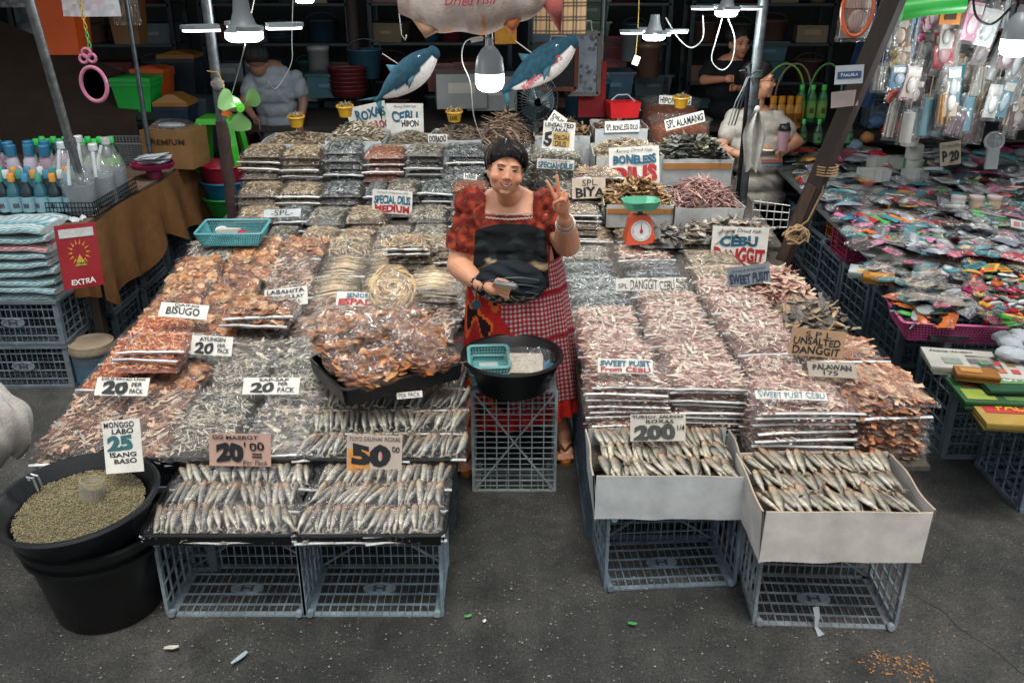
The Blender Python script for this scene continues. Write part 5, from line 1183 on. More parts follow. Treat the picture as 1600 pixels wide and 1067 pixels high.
S_('price_sign', 'small white hipon card standing among the rear anchovy boxes', 641, 193, 30, 15, Y=6.28, tilt=5, roll=-3, lines=[('HIPON', .06, .15, .94, .85, 'k', .03)])
S_('price_sign', 'small door card below the yellow cup at the rear', 684, 217, 30, 14, Y=6.25, tilt=5, lines=[('DORADO', .06, .15, .94, .85, 'k', .03)])
S_('price_sign', 'square takal card with five and special dilis patch', 873, 212, 50, 42, Y=5.86, tilt=8, roll=4, patches=[(.32, .1, .85, .6, '#b59448')], lines=[('UNSALTED', .05, .8, .95, .95, 'k'), ('TAKAL', .25, .63, .8, .77, 'k'), ('5', .04, .1, .3, .6, 'k', .05), ('SPECIAL', .36, .34, .85, .52, 'k'), ('DILIS', .4, .1, .75, .3, 'k')])
S_('price_sign', 'small tilted white card above the takal card', 871, 188, 26, 20, Y=6.2, tilt=20, roll=35, lines=[('DILIS', .1, .5, .9, .8, 'k'), ('GATA', .1, .1, .9, .4, 'k')])
S_('price_sign', 'white special dilis strip with blue letters behind the seller head', 868, 257, 58, 15, Y=5.84, tilt=5, roll=3, lines=[('SPECIAL DILIS', .03, .08, .97, .7, 't', .04), ('Auring & Arling Dried Fish', .05, .76, .9, .92, 'k', 0)])
S_('price_sign', 'cream handwritten biya card beside the seller raised hand', 920, 294, 52, 32, Y=5.5, tilt=10, roll=-2, col='#c9b8a4', lines=[('SPL.', .3, .62, .78, .92, 'k', .0), ('BIYA', .1, .08, .98, .55, 'k', .03)])
S_('price_sign', 'long white boneless dilis strip below the red basin', 972, 198, 54, 17, Y=6.38, tilt=8, roll=-2, lines=[('SPL BONELESS DILIS', .05, .2, .95, .7, 'k', .02)])
S_('price_sign', 'tilted white special alamang strip on the front shrimp sack', 1070, 189, 62, 17, Y=6.33, tilt=5, roll=-14, lines=[('SPL ALAMANG', .04, .15, .96, .85, 'k', .02)])
S_('price_sign', 'white hipon alamang strip on the rear shrimp sack', 1055, 157, 50, 13, Y=6.78, tilt=5, roll=2, lines=[('HIPON ALMG', .03, .12, .97, .85, 'k', .02)])
S_('price_sign', 'tiny hibe card on the orange brick pile', 735, 276, 21, 9, Y=5.33, tilt=30, roll=6, lines=[('HIBE', .1, .12, .9, .88, 'k', .03)])
S_('price_sign', 'grey spl strip behind the large teal basket', 441, 333, 58, 12, Y=5.1, tilt=45, roll=-2, col='#aab0ae', lines=[('-SPL-', .2, .15, .8, .85, 'k', .0)])
S_('price_sign', 'white labahita card with three handwritten lines', 447, 464, 68, 28, Y=4.15, tilt=35, roll=-6, lines=[('LABAHITA', .06, .68, .94, .92, 'k', .02), ('PANG GULAY', .06, .38, .92, .6, 'k', .02), ('PANG GATA', .06, .08, .84, .3, 'k', .02)])
S_('price_sign', 'white bisugo card on the orange fish packs', 287, 486, 74, 22, Y=3.95, tilt=50, roll=5, lines=[('BISUGO', .15, .2, .85, .72, 'k', .02), ('DAING', .3, .78, .8, .95, 'k')])
S_('price_sign', 'white seniorita espada card with blue and red letters', 564, 468, 76, 22, Y=4.08, tilt=40, roll=3, lines=[('SENIORITA', .2, .58, .86, .92, 't', .03), ('ESPADA', .05, .06, .96, .52, 'r', .05)])
S_('price_sign', 'hipon takal card with red letters on the shrimp pile', 230, 534, 52, 30, Y=3.72, tilt=22, roll=3, lines=[('HIPON', .04, .66, .96, .94, 'r', .04), ('20', .2, .05, .72, .6, 'k', .04), ('TAKAL', .76, .1, .98, .55, 'g')])
S_('price_sign', 'ayungin twenty peso card among the grey packs', 331, 540, 64, 30, Y=3.62, tilt=35, roll=3, lines=[('AYUNGIN', .2, .72, .82, .94, 'k'), ('20', .1, .06, .56, .66, 'k', .04), ('PER', .64, .42, .84, .6, 'k'), ('PACK', .66, .12, .94, .36, 'k')])
S_('price_sign', 'dilis twenty peso card on the brown packs at the left', 191, 604, 82, 28, Y=3.32, tilt=45, roll=1, lines=[('DILIS PANG UWI', .1, .84, .92, .97, 'k'), ('20', .14, .08, .62, .8, 'k', .05), ('PER', .68, .5, .88, .72, 'k'), ('PACK', .66, .12, .92, .38, 'k')])
S_('price_sign', 'sap-sap twenty peso card on the silver packs', 424, 603, 88, 26, Y=3.32, tilt=48, roll=0, lines=[('SAP-SAP', .28, .76, .8, .95, 'k'), ('20', .14, .08, .56, .7, 'k', .05), ('PER', .62, .5, .8, .7, 'k'), ('PACK', .62, .1, .92, .4, 'k')])
S_('price_sign', 'tall white monggo twenty five card stuck in the beans', 192, 697, 60, 82, Y=2.80, tilt=22, roll=-5, lines=[('MONGGO', .05, .86, .85, .97, 'k'), ('LABO', .25, .74, .82, .84, 'k'), ('25', .1, .42, .78, .72, 's', .06), ('ISANG', .15, .30, .85, .39, 'k'), ('BASO', .25, .18, .85, .27, 'k')])
S_('price_sign', 'pink gg marrot twenty peso card on the left front tray', 375, 703, 96, 50, Y=2.93, tilt=15, roll=1, col='#b9998a', lines=[('GG MARROT', .06, .84, .8, .96, 'k'), ('20', .12, .16, .56, .76, 'k', .06), ("'", .57, .62, .6, .76, 'k'), ('00', .66, .5, .9, .76, 'k', .02), ('=', .7, .28, .86, .42, 'k'), ('Per Pack', .55, .05, .95, .2, 'k', 0, .2)])
S_('price_sign', 'tuyo salinas fifty peso card with orange and pink patches', 585, 712, 86, 64, Y=2.95, tilt=15, roll=2, col='#b8aa9c', patches=[(.02, .06, .42, .66, '#c98a44'), (.62, .3, .7, .74, '#c9506a')], lines=[('TUYO SALINAS ROXAS', .04, .86, .97, .96, 'k', 0), ('50', .08, .26, .80, .78, 'k', .06), ('00', .82, .6, .96, .74, 'k'), ('PER PACK', .18, .06, .8, .18, 'k', 0, .2)])
S_('price_sign', 'white two hundred peso card over the left white box', 1028, 668, 86, 42, Y=2.97, tilt=15, roll=-1, col='#cbc6b8', lines=[('TURSOY, SALINAS', .03, .84, .95, .97, 'k'), ('ROXAS', .28, .68, .78, .81, 'k'), ('200', .06, .06, .82, .64, C('#4a4a46')[:3] + (1,), .06), ('1/4', .85, .4, .98, .6, 'k')])
S_('price_sign', 'sweet pusit from cebu card with blue and red letters', 977, 572, 86, 22, Y=3.18, tilt=42, roll=2, lines=[('SWEET PUSIT', .04, .48, .96, .88, 't', .03), ('From CEBU', .05, .08, .95, .42, 'r', .03)])
S_('price_sign', 'white sweet pusit cebu strip on the front right stack', 1236, 618, 112, 13, Y=2.96, tilt=60, roll=2, lines=[('SWEET PUSIT CEBU', .04, .15, .96, .85, 't', .0)])
S_('price_sign', 'white danggit cebu strip between the grey packs', 1009, 445, 94, 19, Y=4.25, tilt=25, roll=0, lines=[('SPL', .04, .2, .2, .6, 'k', 0), ('DANGGIT CEBU', .24, .1, .97, .9, 'k', .0)])
S_('price_sign', 'brown cardboard unsalted danggit sign at the outer edge', 1277, 536, 86, 42, Y=3.40, tilt=12, roll=6, col='#a88a6c', lines=[('S P L', .26, .72, .74, .92, 'k', .0), ('UNSALTED', .06, .42, .92, .7, 'k', .02), ('DANGGIT', .06, .08, .94, .38, 'k', .02)])
S_('price_sign', 'clear palawan price card under film on the rust packs', 1300, 578, 76, 24, Y=3.18, tilt=55, roll=3, col='#9a9284', lines=[('PALAWAN', .1, .45, .9, .8, 'k', .03), ('175', .3, .1, .6, .4, 'k')])
S_('price_sign', 'small per pack card below the tilted black tray', 640, 617, 40, 10, Y=3.20, tilt=35, roll=-6, lines=[('PER PACK', .08, .15, .92, .85, 'k', 0)])
# ---------------------------------------------------------------- bean bin and basin
BX, BY = -1.52, 2.68
t = thing('black_bin', 'big black plastic bin holding up the bean basin', 'bin', (BX + .02, BY + .03, 0)); mb = MB()
mb.lathe([(0, .0), (.175, 0), (.185, .01), (.243, .33), (.252, .335), (.264, .34), (.266, .365), (.25, .37), (.24, .36), (.17, .02), (0, .02)], n=40); mb.build('tub', PLA, t, C('#0a0c0d'))
mb = MB(); mb.lathe([(.238, .285), (.252, .29), (.252, .305), (.241, .308)], n=40); mb.build('lower_rib', PLA, t, C('#0a0c0d'))
for s in (-1, 1): mb = MB(); mb.tube([(s * .245, -.05, .33), (s * .275, -.03, .32), (s * .275, .03, .32), (s * .245, .05, .33)], .010, 8); mb.build('handle', PLA, t, C('#0a0c0d'))
t = thing('bean_basin', 'wide black basin of mung beans on top of the bin', 'basin', (BX, BY, .345), (R(3), R(-2), 0)); mb = MB()
mb.lathe([(0, .0), (.20, 0), (.21, .01), (.262, .13), (.272, .138), (.276, .132), (.280, .14), (.274, .15), (.262, .148), (.252, .13), (.2, .012), (0, .012)], n=48); mb.build('tub', PLA, t, C('#14181a'))
mb = MB(); mb.tube([(-.205, .09, .155), (-.21, .09, .17), (-.19, .09, .165), (-.185, .09, .11)], .004, 6); mb.tube([(-.195, .105, .155), (-.20, .105, .172), (-.18, .105, .165), (-.175, .105, .11)], .004, 6); mb.build('wire_hook', MET, t, C('#b8bcbc'))
mb = MB(); bm = C('#7c7354')[:3]
hz = lambda x, y: .074 + .035 * math.exp(-((x) ** 2 + (y - .0) ** 2) / .012) + .025 * (y / .2) * .6 + .008 * noise.noise(Vector((x * 20, y * 20, 0)))
mb.grid(lambda u, v: ((lambda r, a: (r * math.cos(a), r * math.sin(a), hz(r * math.cos(a), r * math.sin(a)) - .003))(.214 * v, u * 6.2832)), 40, 14, col=mixc(bm, (.05, .04, .02), .5))
for i in range(5200):
    r = .220 * math.sqrt(U(0, 1)); a = U(0, 6.2832); x, y = r * math.cos(a), r * math.sin(a); z = hz(x, y) + U(-.001, .0025); s = U(.0026, .0036); c_ = vary(bm, .35)
    mb.add([(x - s, y, z), (x, y - s, z), (x + s, y, z), (x, y + s, z), (x, y, z + s)], [(0, 1, 4), (1, 2, 4), (2, 3, 4), (3, 0, 4)], c_)
o = mb.build('mung_beans', DRY, None, None, (BX, BY, .36), (R(3), R(-2), 0), smooth=True); lab(o, 'heap of olive green mung beans in the wide black basin', 'beans', kind='stuff')
t = thing('measuring_glass', 'ribbed clear measuring glass standing in the mung beans', 'glass', (BX + .03, BY + .02, .445), (R(-8), R(8), 0)); mb = MB(); n_ = 40
mb.grid(lambda u, v: ((.038 + .004 * v + .0016 * math.sin(u * 125.6)) * math.cos(u * 6.2832), (.038 + .004 * v + .0016 * math.sin(u * 125.6)) * math.sin(u * 6.2832), .085 * v), 80, 3); mb.grid(lambda u, v: ((.034 + .004 * v) * math.cos(u * 6.2832), (.034 + .004 * v) * math.sin(u * 6.2832), .085 * v), 40, 3); mb.build('glass_wall', GLS, t); mb = MB(); mb.tube([(.040 * math.cos(a), .040 * math.sin(a), .085) for a in [i * 6.2832 / 24 for i in range(25)]], .0022, 5, cap=False); mb.lathe([(0, .06), (.034, .06), (.036, .0)], n=20, col=(.6, .55, .38)); mb.build('beans_and_rim', DRY, t, C('#98906c'))
p = atz(-8, 655, .55)
t = thing('white_sack', 'stuffed white plastic carrier bag hanging at the left edge', 'bag', (p.x, 3.05, .42)); mb = MB()
def sk_(u, v):
    a = u * 6.2832; r = (.14 + .010 * math.sin(a * 17 + 3 * math.sin(v * 4)) * (v ** 1.5 + .15)) * math.sin(math.pi * min(1, (v * .93 + .04))) ** .6 * (1 + .08 * math.sin(a * 7 + v * 5) + .05 * noise.noise(Vector((math.cos(a) * 2, math.sin(a) * 2, v * 4)))); return (r * math.cos(a) + .05 * (1 - v), r * math.sin(a), .32 * v - .02 * math.sin(a * 3))
mb.grid(sk_, 60, 24); mb.build('bag', CLO, t, C('#b0aca4'))
t = thing('dark_bag', 'black bundle standing on the road below the white carrier bag', 'bag', (atz(-12, 760, .1).x, 2.98, .0)); mb = MB(); mb.ell((0, 0, .14), (.11, .1, .14), 16, 10, jit=.04); mb.build('bundle', CLO, t, C('#17191c'))
t = thing('paper_bag', 'white paper sheet tucked behind the big black bin', 'paper', (BX - .21, BY + .18, .0), (R(10), 0, R(20))); mb = MB(); mb.box((0, 0, .11), (.09, .006, .22)); mb.build('sheet', PAP, t, C('#a8aaa8'))
# ================================================================= left stall: towels, bottles, bins
crates_ = [(-2.73, 4.74, 0), (-2.73, 4.74, .262), (-3.28, 4.72, 0), (-3.28, 4.72, .262), (-2.66, 5.22, 0), (-2.66, 5.22, .262), (-2.64, 5.68, 0), (-2.64, 5.68, .262), (-2.64, 6.14, 0), (-2.64, 6.14, .262), (-2.64, 6.6, 0), (-2.64, 6.6, .262)]
nm_ = ['under the teal towels', 'at the left edge of the photo', 'behind the paint bucket', 'under the front of the brown sheet', 'under the middle of the brown sheet', 'under the far end of the brown sheet']
for i, p in enumerate(crates_): crate('grey crate %s, %s of its pair' % (nm_[i // 2], ['lower', 'upper'][i % 2]), p, (0, 0, U(-.04, .04)), C('#66727a' if i < 2 else '#4c565c'), (1.04, 1.1, .85))
t = thing('table', 'household goods table at the left with brown plastic sheet over its side', 'table', (-3.1, 5.75, 0)); mb = MB(); mb.box((0, 0, .865), (1.5, 1.95, .03)); mb.build('table_top', WOO, t, C('#5c4a3a'))
for sx in (-1, 1):
    for sy in (-1, 1): mb = MB(); mb.box((sx * .7, sy * .9, .425), (.05, .05, .85)); mb.build('leg', WOO, t, C('#40352c'))
mb = MB()
mb.grid(lambda u, v: (.79 + .035 * math.sin(u * 34) * v + .02 * math.sin(u * 11 + 2) + .07 * v * u, -1.0 + 2.0 * u, .885 - (.44 + .06 * math.sin(u * 9) + .05 * math.sin(u * 23)) * v), 90, 8)
mb.grid(lambda u, v: (.79 - .5 * u, -1.0 - .01 * math.sin(u * 30) , .885 - .42 * v), 20, 5)
mb.build('draped_sheet', CLO, t, C('#6e4c2c'))
def stripe(u, v, a, b): return a if int(v * 9 + .8 * abs(((u * 7) % 1) - .5)) % 2 else b
def towel(label, loc, L, W, h, ca, cb, rz=0):
    mb = MB(); rr = h / 2; nu, nv = 30, 26; ph = U(0, 6)
    def f(u, v):
        a = v * 2 * math.pi; sag = .006 * math.sin(u * 7 + ph) + .004 * math.sin(u * 13 + ph)
        yy = math.copysign(abs(math.sin(a)) ** .5, math.sin(a)) * W / 2; zz = math.copysign(abs(math.cos(a)) ** .6, math.cos(a)) * rr; e = (1 - abs(2 * u - 1) ** 8)
        return ((u - .5) * L, yy * (.97 + .03 * e), rr + zz * (.75 + .25 * e) + sag)
    k = 15
    mb.grid(f, nu, nv * 2, colfn=lambda u, v: ca if (int(v * 2 * k + 1.0 * abs(((u * 10) % 1) - .5) * 2) % 2) else cb)
    for s in (0, 1): mb.add([f(s, i / 26) for i in range(26)], [tuple(range(26)) if s == 0 else tuple(range(25, -1, -1))], cb)
    o = mb.build('folded_towel', CLO, None, (1, 1, 1), loc, (U(-.03, .03), U(-.03, .03), rz)); lab(o, label, 'towel', 'folded zigzag towels'); return o
TC, WC, GC = C('#3f8088')[:3], C('#b4bab8')[:3], C('#4c5458')[:3]
for i in range(9): towel('teal zigzag towel, %s from the bottom of the right pile' % ORD[i] if i != 6 else 'white towel with red hem inside the teal towel pile', (-2.68 + U(-.01, .01), 4.72 + U(-.01, .01), .50 + .047 * i), .42 + U(-.02, .02), .34, .046, TC if i != 6 else C('#a84448')[:3], WC, U(-.05, .05))
for i in range(9): towel('grey zigzag towel, %s from the bottom of the left pile' % ORD[i], (-3.1 + U(-.01, .01), 4.8 + U(-.01, .01), .50 + .05 * i), .44, .4, .048, GC if i % 3 else C('#6a3c3e')[:3], WC, U(-.1, .1))
t = thing('red_package', 'red hanging package with yellow sun print beside the teal towels', 'package', aty(124, 400, 4.56), (R(-6), R(3), R(38))); mb = MB(); mb.box((0, 0, 0), (.20, .012, .34)); mb.build('card', PLA, t, C('#8c1f26')); mb = MB(); mb.box((0, -.008, .125), (.17, .004, .045), col=C('#b8bcb8')[:3])
for i in range(14): a = i / 14 * 6.2832; mb.add([(.035 * math.cos(a - .12), -.0085, .02 + .045 * math.sin(a - .12)), (.035 * math.cos(a + .12), -.0085, .02 + .045 * math.sin(a + .12)), (.06 * math.cos(a), -.0085, .02 + .075 * math.sin(a))], [(0, 1, 2)], C('#c9902c')[:3])
mb.add([(-.03, -.009, -.05), (.03, -.009, -.05), (0, -.009, .01)], [(0, 1, 2)], C('#b8a03c')[:3]); write(mb, 'DONG', -.025, -.045, .025, -.03, 'k', z=.0095); write(mb, 'EXTRA', -.06, -.15, .06, -.12, 'w', z=.009); mb.build('lettering', INK, t, smooth=False)
t = thing('paint_bucket', 'old metal paint bucket with stained lid on the road', 'bucket', (-2.36, 4.62, 0)); mb = MB(); mb.lathe([(0, 0), (.105, 0), (.108, .01), (.115, .20), (.118, .21)], n=28, cols=[(.05, .07, .1)] * 3 + [(.09, .12, .15)] * 2); mb.build('drum', PAI, t, (1.3, 1.3, 1.3)); mb = MB(); mb.lathe([(.122, .20), (.126, .21), (.122, .225), (.12, .25), (.112, .253), (.106, .245), (0, .243)], n=28); mb.build('lid', PAI, t, C('#8a7c68'))
mb = MB(); mb.grid(lambda u, v: (.1165 * math.cos(-2.2 + 1.5 * u), .1165 * math.sin(-2.2 + 1.5 * u), .04 + .10 * v), 12, 4, col=C('#3c5a68')[:3]); mb.build('label', PAI, t)
# bottles
BM = {}
def bottle(name, label, loc, kind, cap, body, lbl=None, group=None, lean=0, sc=1):
    key = kind
    if key not in BM:
        P = {'slim': [(0, 0), (.030, 0), (.034, .008), (.034, .10), (.030, .125), (.014, .155), (.013, .17)], 'tall': [(0, 0), (.034, 0), (.037, .01), (.036, .17), (.031, .20), (.016, .225), (.015, .24)],
             'jug': [(0, 0), (.070, 0), (.077, .012), (.077, .15), (.066, .19), (.034, .245), (.020, .26), (.019, .275)], 'wide': [(0, 0), (.045, 0), (.048, .012), (.046, .15), (.040, .20), (.024, .23), (.022, .235)]}[kind]
        mb = MB(); mb.lathe(P, n=16, sy=.8 if kind == 'wide' else 1); r, z = P[-1]; bd = mb; me = bd.mesh('bottle_body', GLS if kind == 'jug' else PLA)
        mb = MB(); cr = {'slim': .016, 'tall': .019, 'jug': .022, 'wide': .032}[kind]; ch = {'slim': .03, 'tall': .03, 'jug': .022, 'wide': .055}[kind]; mb.lathe([(cr, z - .006), (cr, z + ch), (cr * .85, z + ch + .004), (0, z + ch + .004)], n=14); cm = mb.mesh('cap', PLA)
        mb = MB(); rr = P[2][0] + .0012; mb.lathe([(rr, P[3][1] * .18), (rr, P[3][1] * .92)], n=16, sy=.8 if kind == 'wide' else 1)
        for q in range(5): a = -1.95 + q * .16; mb.add([(rr * 1.01 * math.cos(a + dx), rr * 1.01 * math.sin(a + dx) * (.8 if kind == 'wide' else 1), P[3][1] * (.5 + dz)) for dx, dz in ((-.06, -.1), (.06, -.12), (.06, .1), (-.06, .14))], [(0, 1, 2, 3)], [(.1, .1, .3), (.6, .08, .08)][q % 2])
        lm = mb.mesh('label', PAP)
        mb = MB(); mb.tube([(.0, -.03, z - .01), (.0, -.062, .20), (.0, -.072, .15)], .009, 8) if kind == 'jug' else mb.tube([(.036, 0, .06), (.062, 0, .09), (.058, 0, .15), (.034, 0, .17)], .008, 8); hm = mb.mesh('handle', PLA)
        mb = MB(); mb.lathe([(0, .006), (.072, .006), (.073, .14), (0, .142)], n=16); lq = mb.mesh('liquid', PLA)
        BM[key] = (me, cm, lm, hm, lq)
    me, cm, lm, hm, lq = BM[key]; o = obj(name, me, None, body, loc, (lean, 0, U(-.5, .5)), (sc, sc, sc)); lab(o, label, 'bottle', group)
    obj('cap', cm, o, cap)
    if lbl is not None: obj('label', lm, o, lbl)
    if kind in ('jug', 'wide'): obj('handle', hm, o, C('#b8bfc0') if kind == 'jug' else body)
    if kind == 'jug': obj('liquid', lq, o, C('#5c6a70'))
    return o
ZT = .882
k = 0
for r in range(3):
    for i in range(8):
        x = -2.50 - i * .076; y = 4.98 + r * .085; cp = [C('#3a7fa0'), C('#c98a30'), C('#3f8f7c'), C('#c8ccc8')][(i + r * 2) % 4 if r else i % 3]
        bottle('dish_soap_bottle', 'small soap bottle with pale blue label, %s from the right, %s row' % (ORD[i], ['front', 'middle', 'third'][r]), (x + U(-.006, .006), y, ZT), 'slim', cp, C('#10262a') if (i + r) % 2 else C('#2a5a6a'), C('#7fa8b0'), 'small labelled soap bottles', sc=1.15)
for r in range(2):
    for i in range(9): bottle('fabric_softener_bottle', 'pale bottle with blue cap, %s from the right, %s row of the left table' % (ORD[i], ['front', 'back'][r]), (-2.86 - i * .105 + r * .04, 5.5 + r * .14, ZT), 'wide', C('#2f6f92'), C('#a8a4b0') if i % 3 else C('#9c8494'), C('#8fa0b4'), 'blue capped bottles', lean=R(U(-6, 6)))
for r in range(2):
    for i in range(7): bottle('green_bottle', 'bright green bottle, %s from the right, %s row, behind the clear jugs' % (ORD[i], ['front', 'back'][r]), (-2.62 - i * .075, 5.82 + r * .08, ZT), 'tall', C('#2fae4c'), C('#12361f'), C('#5f9a3c'), 'green bottles on the left table')
for i, (x, y) in enumerate(((-2.46, 5.02), (-2.43, 5.22), (-2.44, 5.42), (-2.64, 5.28), (-2.63, 5.48))): bottle('vinegar_jug', 'clear handled jug of pale liquid, %s from the front beside the pole' % ORD[i], (x, y, ZT), 'jug', C('#c4c8c8'), C('#c0ccd0'), None, 'clear jugs of pale liquid', sc=1.18)
t = thing('wire_holder', 'black wire rack around the clear jugs on the table edge', 'rack', (-2.48, 5.22, ZT)); mb = MB(); mb.smooth = False
for i in range(25): y = -.31 + .62 * i / 24; mb.bar((.135, y, 0), (.135, y, .085), .0035)
for i in range(14): x = -.13 + .265 * i / 13; mb.bar((x, -.31, 0), (x, -.31, .085), .0035)
for z in (.004, .03, .056, .084): mb.bar((.135, -.31, z), (.135, .31, z), .0045); mb.bar((-.13, -.31, z), (.135, -.31, z), .0045)
mb.build('wires', MET, t, C('#22282a'))
t = crate('orange plastic crate under the soap bottles by the pole', (-2.62, 4.98, .60), (0, 0, 0), C('#c4762a'), (.75, .5, .85), group=None)
t = thing('premium_box', 'brown printed carton marked premium behind the clear jugs', 'carton', (-2.36, 6.32, ZT), (0, 0, R(-8))); mb = MB(); mb.box((0, 0, .13), (.36, .26, .26)); mb.build('carton', CRD, t, C('#7a5c38')); mb = MB(); write(mb, 'PREMIUM', -.14, .165, .14, .205, C('#2a1a10'), z=.1325); mb.build('lettering', INK, t, smooth=False)
o = obj('plastic_cups_pack', bag_mesh(.24, .16, .05, .02, 14, 10, .01, BAG), None, None, (-2.36, 6.3, ZT + .262)); lab(o, 'crumpled clear pack lying on the premium carton', 'pack'); mb = MB(); mb.ell((0, 0, .02), (.1, .06, .02), 14, 8); mb.build('filling', PLA, o, C('#8a9496'))
t = thing('magenta_bowl', 'magenta bowl with grey packets in front of the premium carton', 'bowl', (-2.38, 5.92, ZT)); mb = MB(); mb.lathe([(0, .0), (.05, 0), (.05, .05), (.13, .07), (.145, .10), (.135, .10), (.12, .075), (0, .06)], n=24); mb.build('dish', PLA, t, C('#7c1c44'))
mb = MB()
for i in range(8): mb.box((U(-.03, .03), U(-.03, .03), .105 + i * .006), (.17, .12, .004), (U(-.1, .1), U(-.1, .1), U(-.4, .4)), col=vary((.32, .36, .38), .3))
mb.build('packets', PLA, t)
basket('grey mesh basket behind the green bottles', (-2.72, 6.45, ZT), .45, .3, .15, C('#707678'), nl=18)
t = thing('plastic_drape', 'crumpled white plastic on the corner of the orange crate', 'plastic bag', (-2.47, 4.86, .865)); mb = MB(); mb.grid(lambda u, v: ((u - .5) * .16, (v - .5) * .10, .02 + .03 * noise.noise(Vector((u * 4, v * 4, 7)))), 12, 10); mb.build('sheet', CLO, t, C('#b4babc'))
# big brown cardboard slope
mb = MB(); a = aty(-40, 120, 7.0); b = aty(235, 175, 7.3)
mb.grid(lambda u, v: (a.x + (b.x - a.x) * u, 7.0 + .5 * v, 1.12 + .50 * (1 - u) * v + .16 * v), 12, 6); mb.grid(lambda u, v: (a.x + (b.x - a.x) * u, 7.0, 1.12 - .5 * v), 12, 4)
lab(mb.build('cardboard_cover', CRD, None, C('#3c3128')), 'large brown cardboard sheet sloping behind the bottles', 'cardboard')
def bin_(label, loc, w, d, h, col, lid, lidcol, rz=0, gable=True):
    t = thing('lidded_bin', label, 'bin', loc, (0, 0, rz)); mb = MB(); mb.box((0, 0, h / 2), (w * .82, d * .82, h), taper=1 / .82); mb.box((0, 0, h - .012), (w * 1.05, d * 1.05, .03)); mb.build('tub', PLA, t, col)
    if lid:
        mb = MB(); e = w * .52; g = d * .52; z = h + .005
        vs = [(-e, -g, z), (e, -g, z), (e, g, z), (-e, g, z), (-e * .2, -g * .8, z + h * .2), (e * .2, -g * .8, z + h * .2), (e * .2, g * .8, z + h * .2), (-e * .2, g * .8, z + h * .2), (-e, -g, z + .03), (e, -g, z + .03), (e, g, z + .03), (-e, g, z + .03)]
        mb.add(vs, [(0, 1, 9, 8), (1, 2, 10, 9), (2, 3, 11, 10), (3, 0, 8, 11), (8, 9, 5, 4), (9, 10, 6, 5), (10, 11, 7, 6), (11, 8, 4, 7), (4, 5, 6, 7)]); mb.build('lid', PLA, t, lidcol, smooth=False)
    return t
bin_('bright green plastic bin with pointed lid behind the pink mirror', aty(220, 172, 7.2), .30, .26, .22, C('#1f9a3c'), True, C('#27a045'))
bin_('orange plastic bin just behind the green lidded bin', aty(246, 165, 7.5), .26, .24, .26, C('#b04c1c'), True, C('#b8542a'))
bin_('dark grey bin with brown swing lid, upper of two', aty(290, 148, 7.9), .30, .26, .30, C('#1c2629'), True, C('#7a5326'))
bin_('dark blue bin with brown swing lid, lower of two', aty(287, 252, 7.2), .26, .24, .44, C('#182838'), True, C('#8a602c'))
bin_('grey bin standing behind the dark blue bin', aty(320, 240, 7.5), .2, .24, .46, C('#3c4c54'), False, None)
bin_('tall orange bin hanging at the top left of the shop', aty(108, 84, 6.7), .30, .26, .62, C('#c4511c'), False, None)
bin_('brown tub wrapped in clear plastic near the ceiling', aty(206, 68, 6.9), .22, .2, .34, C('#5a3c20'), False, None)
for i, (px, py, Y, w_, col_, lb) in enumerate(((145, 26, 5.9, .36, '#9a6a70', 'milky plastic bag with a pink item hanging above the mirror'), (20, 12, 6.6, .3, '#4a4f54', 'dim plastic bag hanging in the top left corner'), (200, 40, 6.7, .2, '#6a5230', 'glossy clear wrap hanging beside the brown tub'))):
    p = aty(px, py, Y); t = thing('hanging_bag', lb, 'plastic bag', (p.x, p.y, p.z)); mb = MB(); mb.grid(lambda u, v: ((u - .5) * w_ * (1 - .12 * v), -.04 * math.sin(u * 3.14) + U(-.006, .006), .36 * v), 14, 10); mb.grid(lambda u, v: ((.5 - u) * w_ * (1 - .12 * v), .04 * math.sin(u * 3.14) + U(-.006, .006), .36 * v), 14, 10); mb.build('bag', MLK if i == 0 else BAG, t, smooth=False); mb = MB(); mb.ell((0, 0, .09), (w_ * .25, .02, .07), 10, 8); mb.build('item', PLA, t, C(col_ if i else '#b02c50'))
# pink hand mirror on a chain
p = aty(147, 132, 5.3); t = thing('pink_mirror', 'pink oval hand mirror with clover top hanging on a chain', 'mirror', p, (0, R(-4), 0)); mb = MB()
mb.tube([(.072 * math.cos(a), 0, .095 * math.sin(a)) for a in [i * 6.2832 / 32 for i in range(33)]], .0115, 8, cap=False)
for cx, cz, rr in ((-.024, .142, .022), (.024, .142, .022), (0, .172, .024)): mb.tube([(cx + rr * math.cos(a), 0, cz + rr * math.sin(a)) for a in [i * 6.2832 / 18 for i in range(19)]], .0085, 7, cap=False)
mb.build('frame', PLA, t, C('#b8708c')); mb = MB(); mb.lathe([(0, 0), (.066, 0)], n=32, axis=Matrix.Rotation(R(90), 3, 'X') @ Matrix.Diagonal((1, 1.35, 1))); mb.build('glass', CHR, t)
t = thing('plastic_chain', 'green and yellow plastic chain above the pink mirror', 'chain', p + Vector((.012, 0, .20))); 
for i in range(12):
    mb = MB(); ax = Matrix.Rotation(R(90) * (i % 2), 3, 'Z'); mb.tube([ax @ Vector((.008 * math.cos(a), 0, .016 * math.sin(a))) + Vector((-.001 * i, 0, .012 + .025 * i)) for a in [j * 6.2832 / 12 for j in range(13)]], .0028, 5, cap=False); mb.build('link', PLA, t, C('#4fae5c') if i < 4 else C('#b89a2c'))
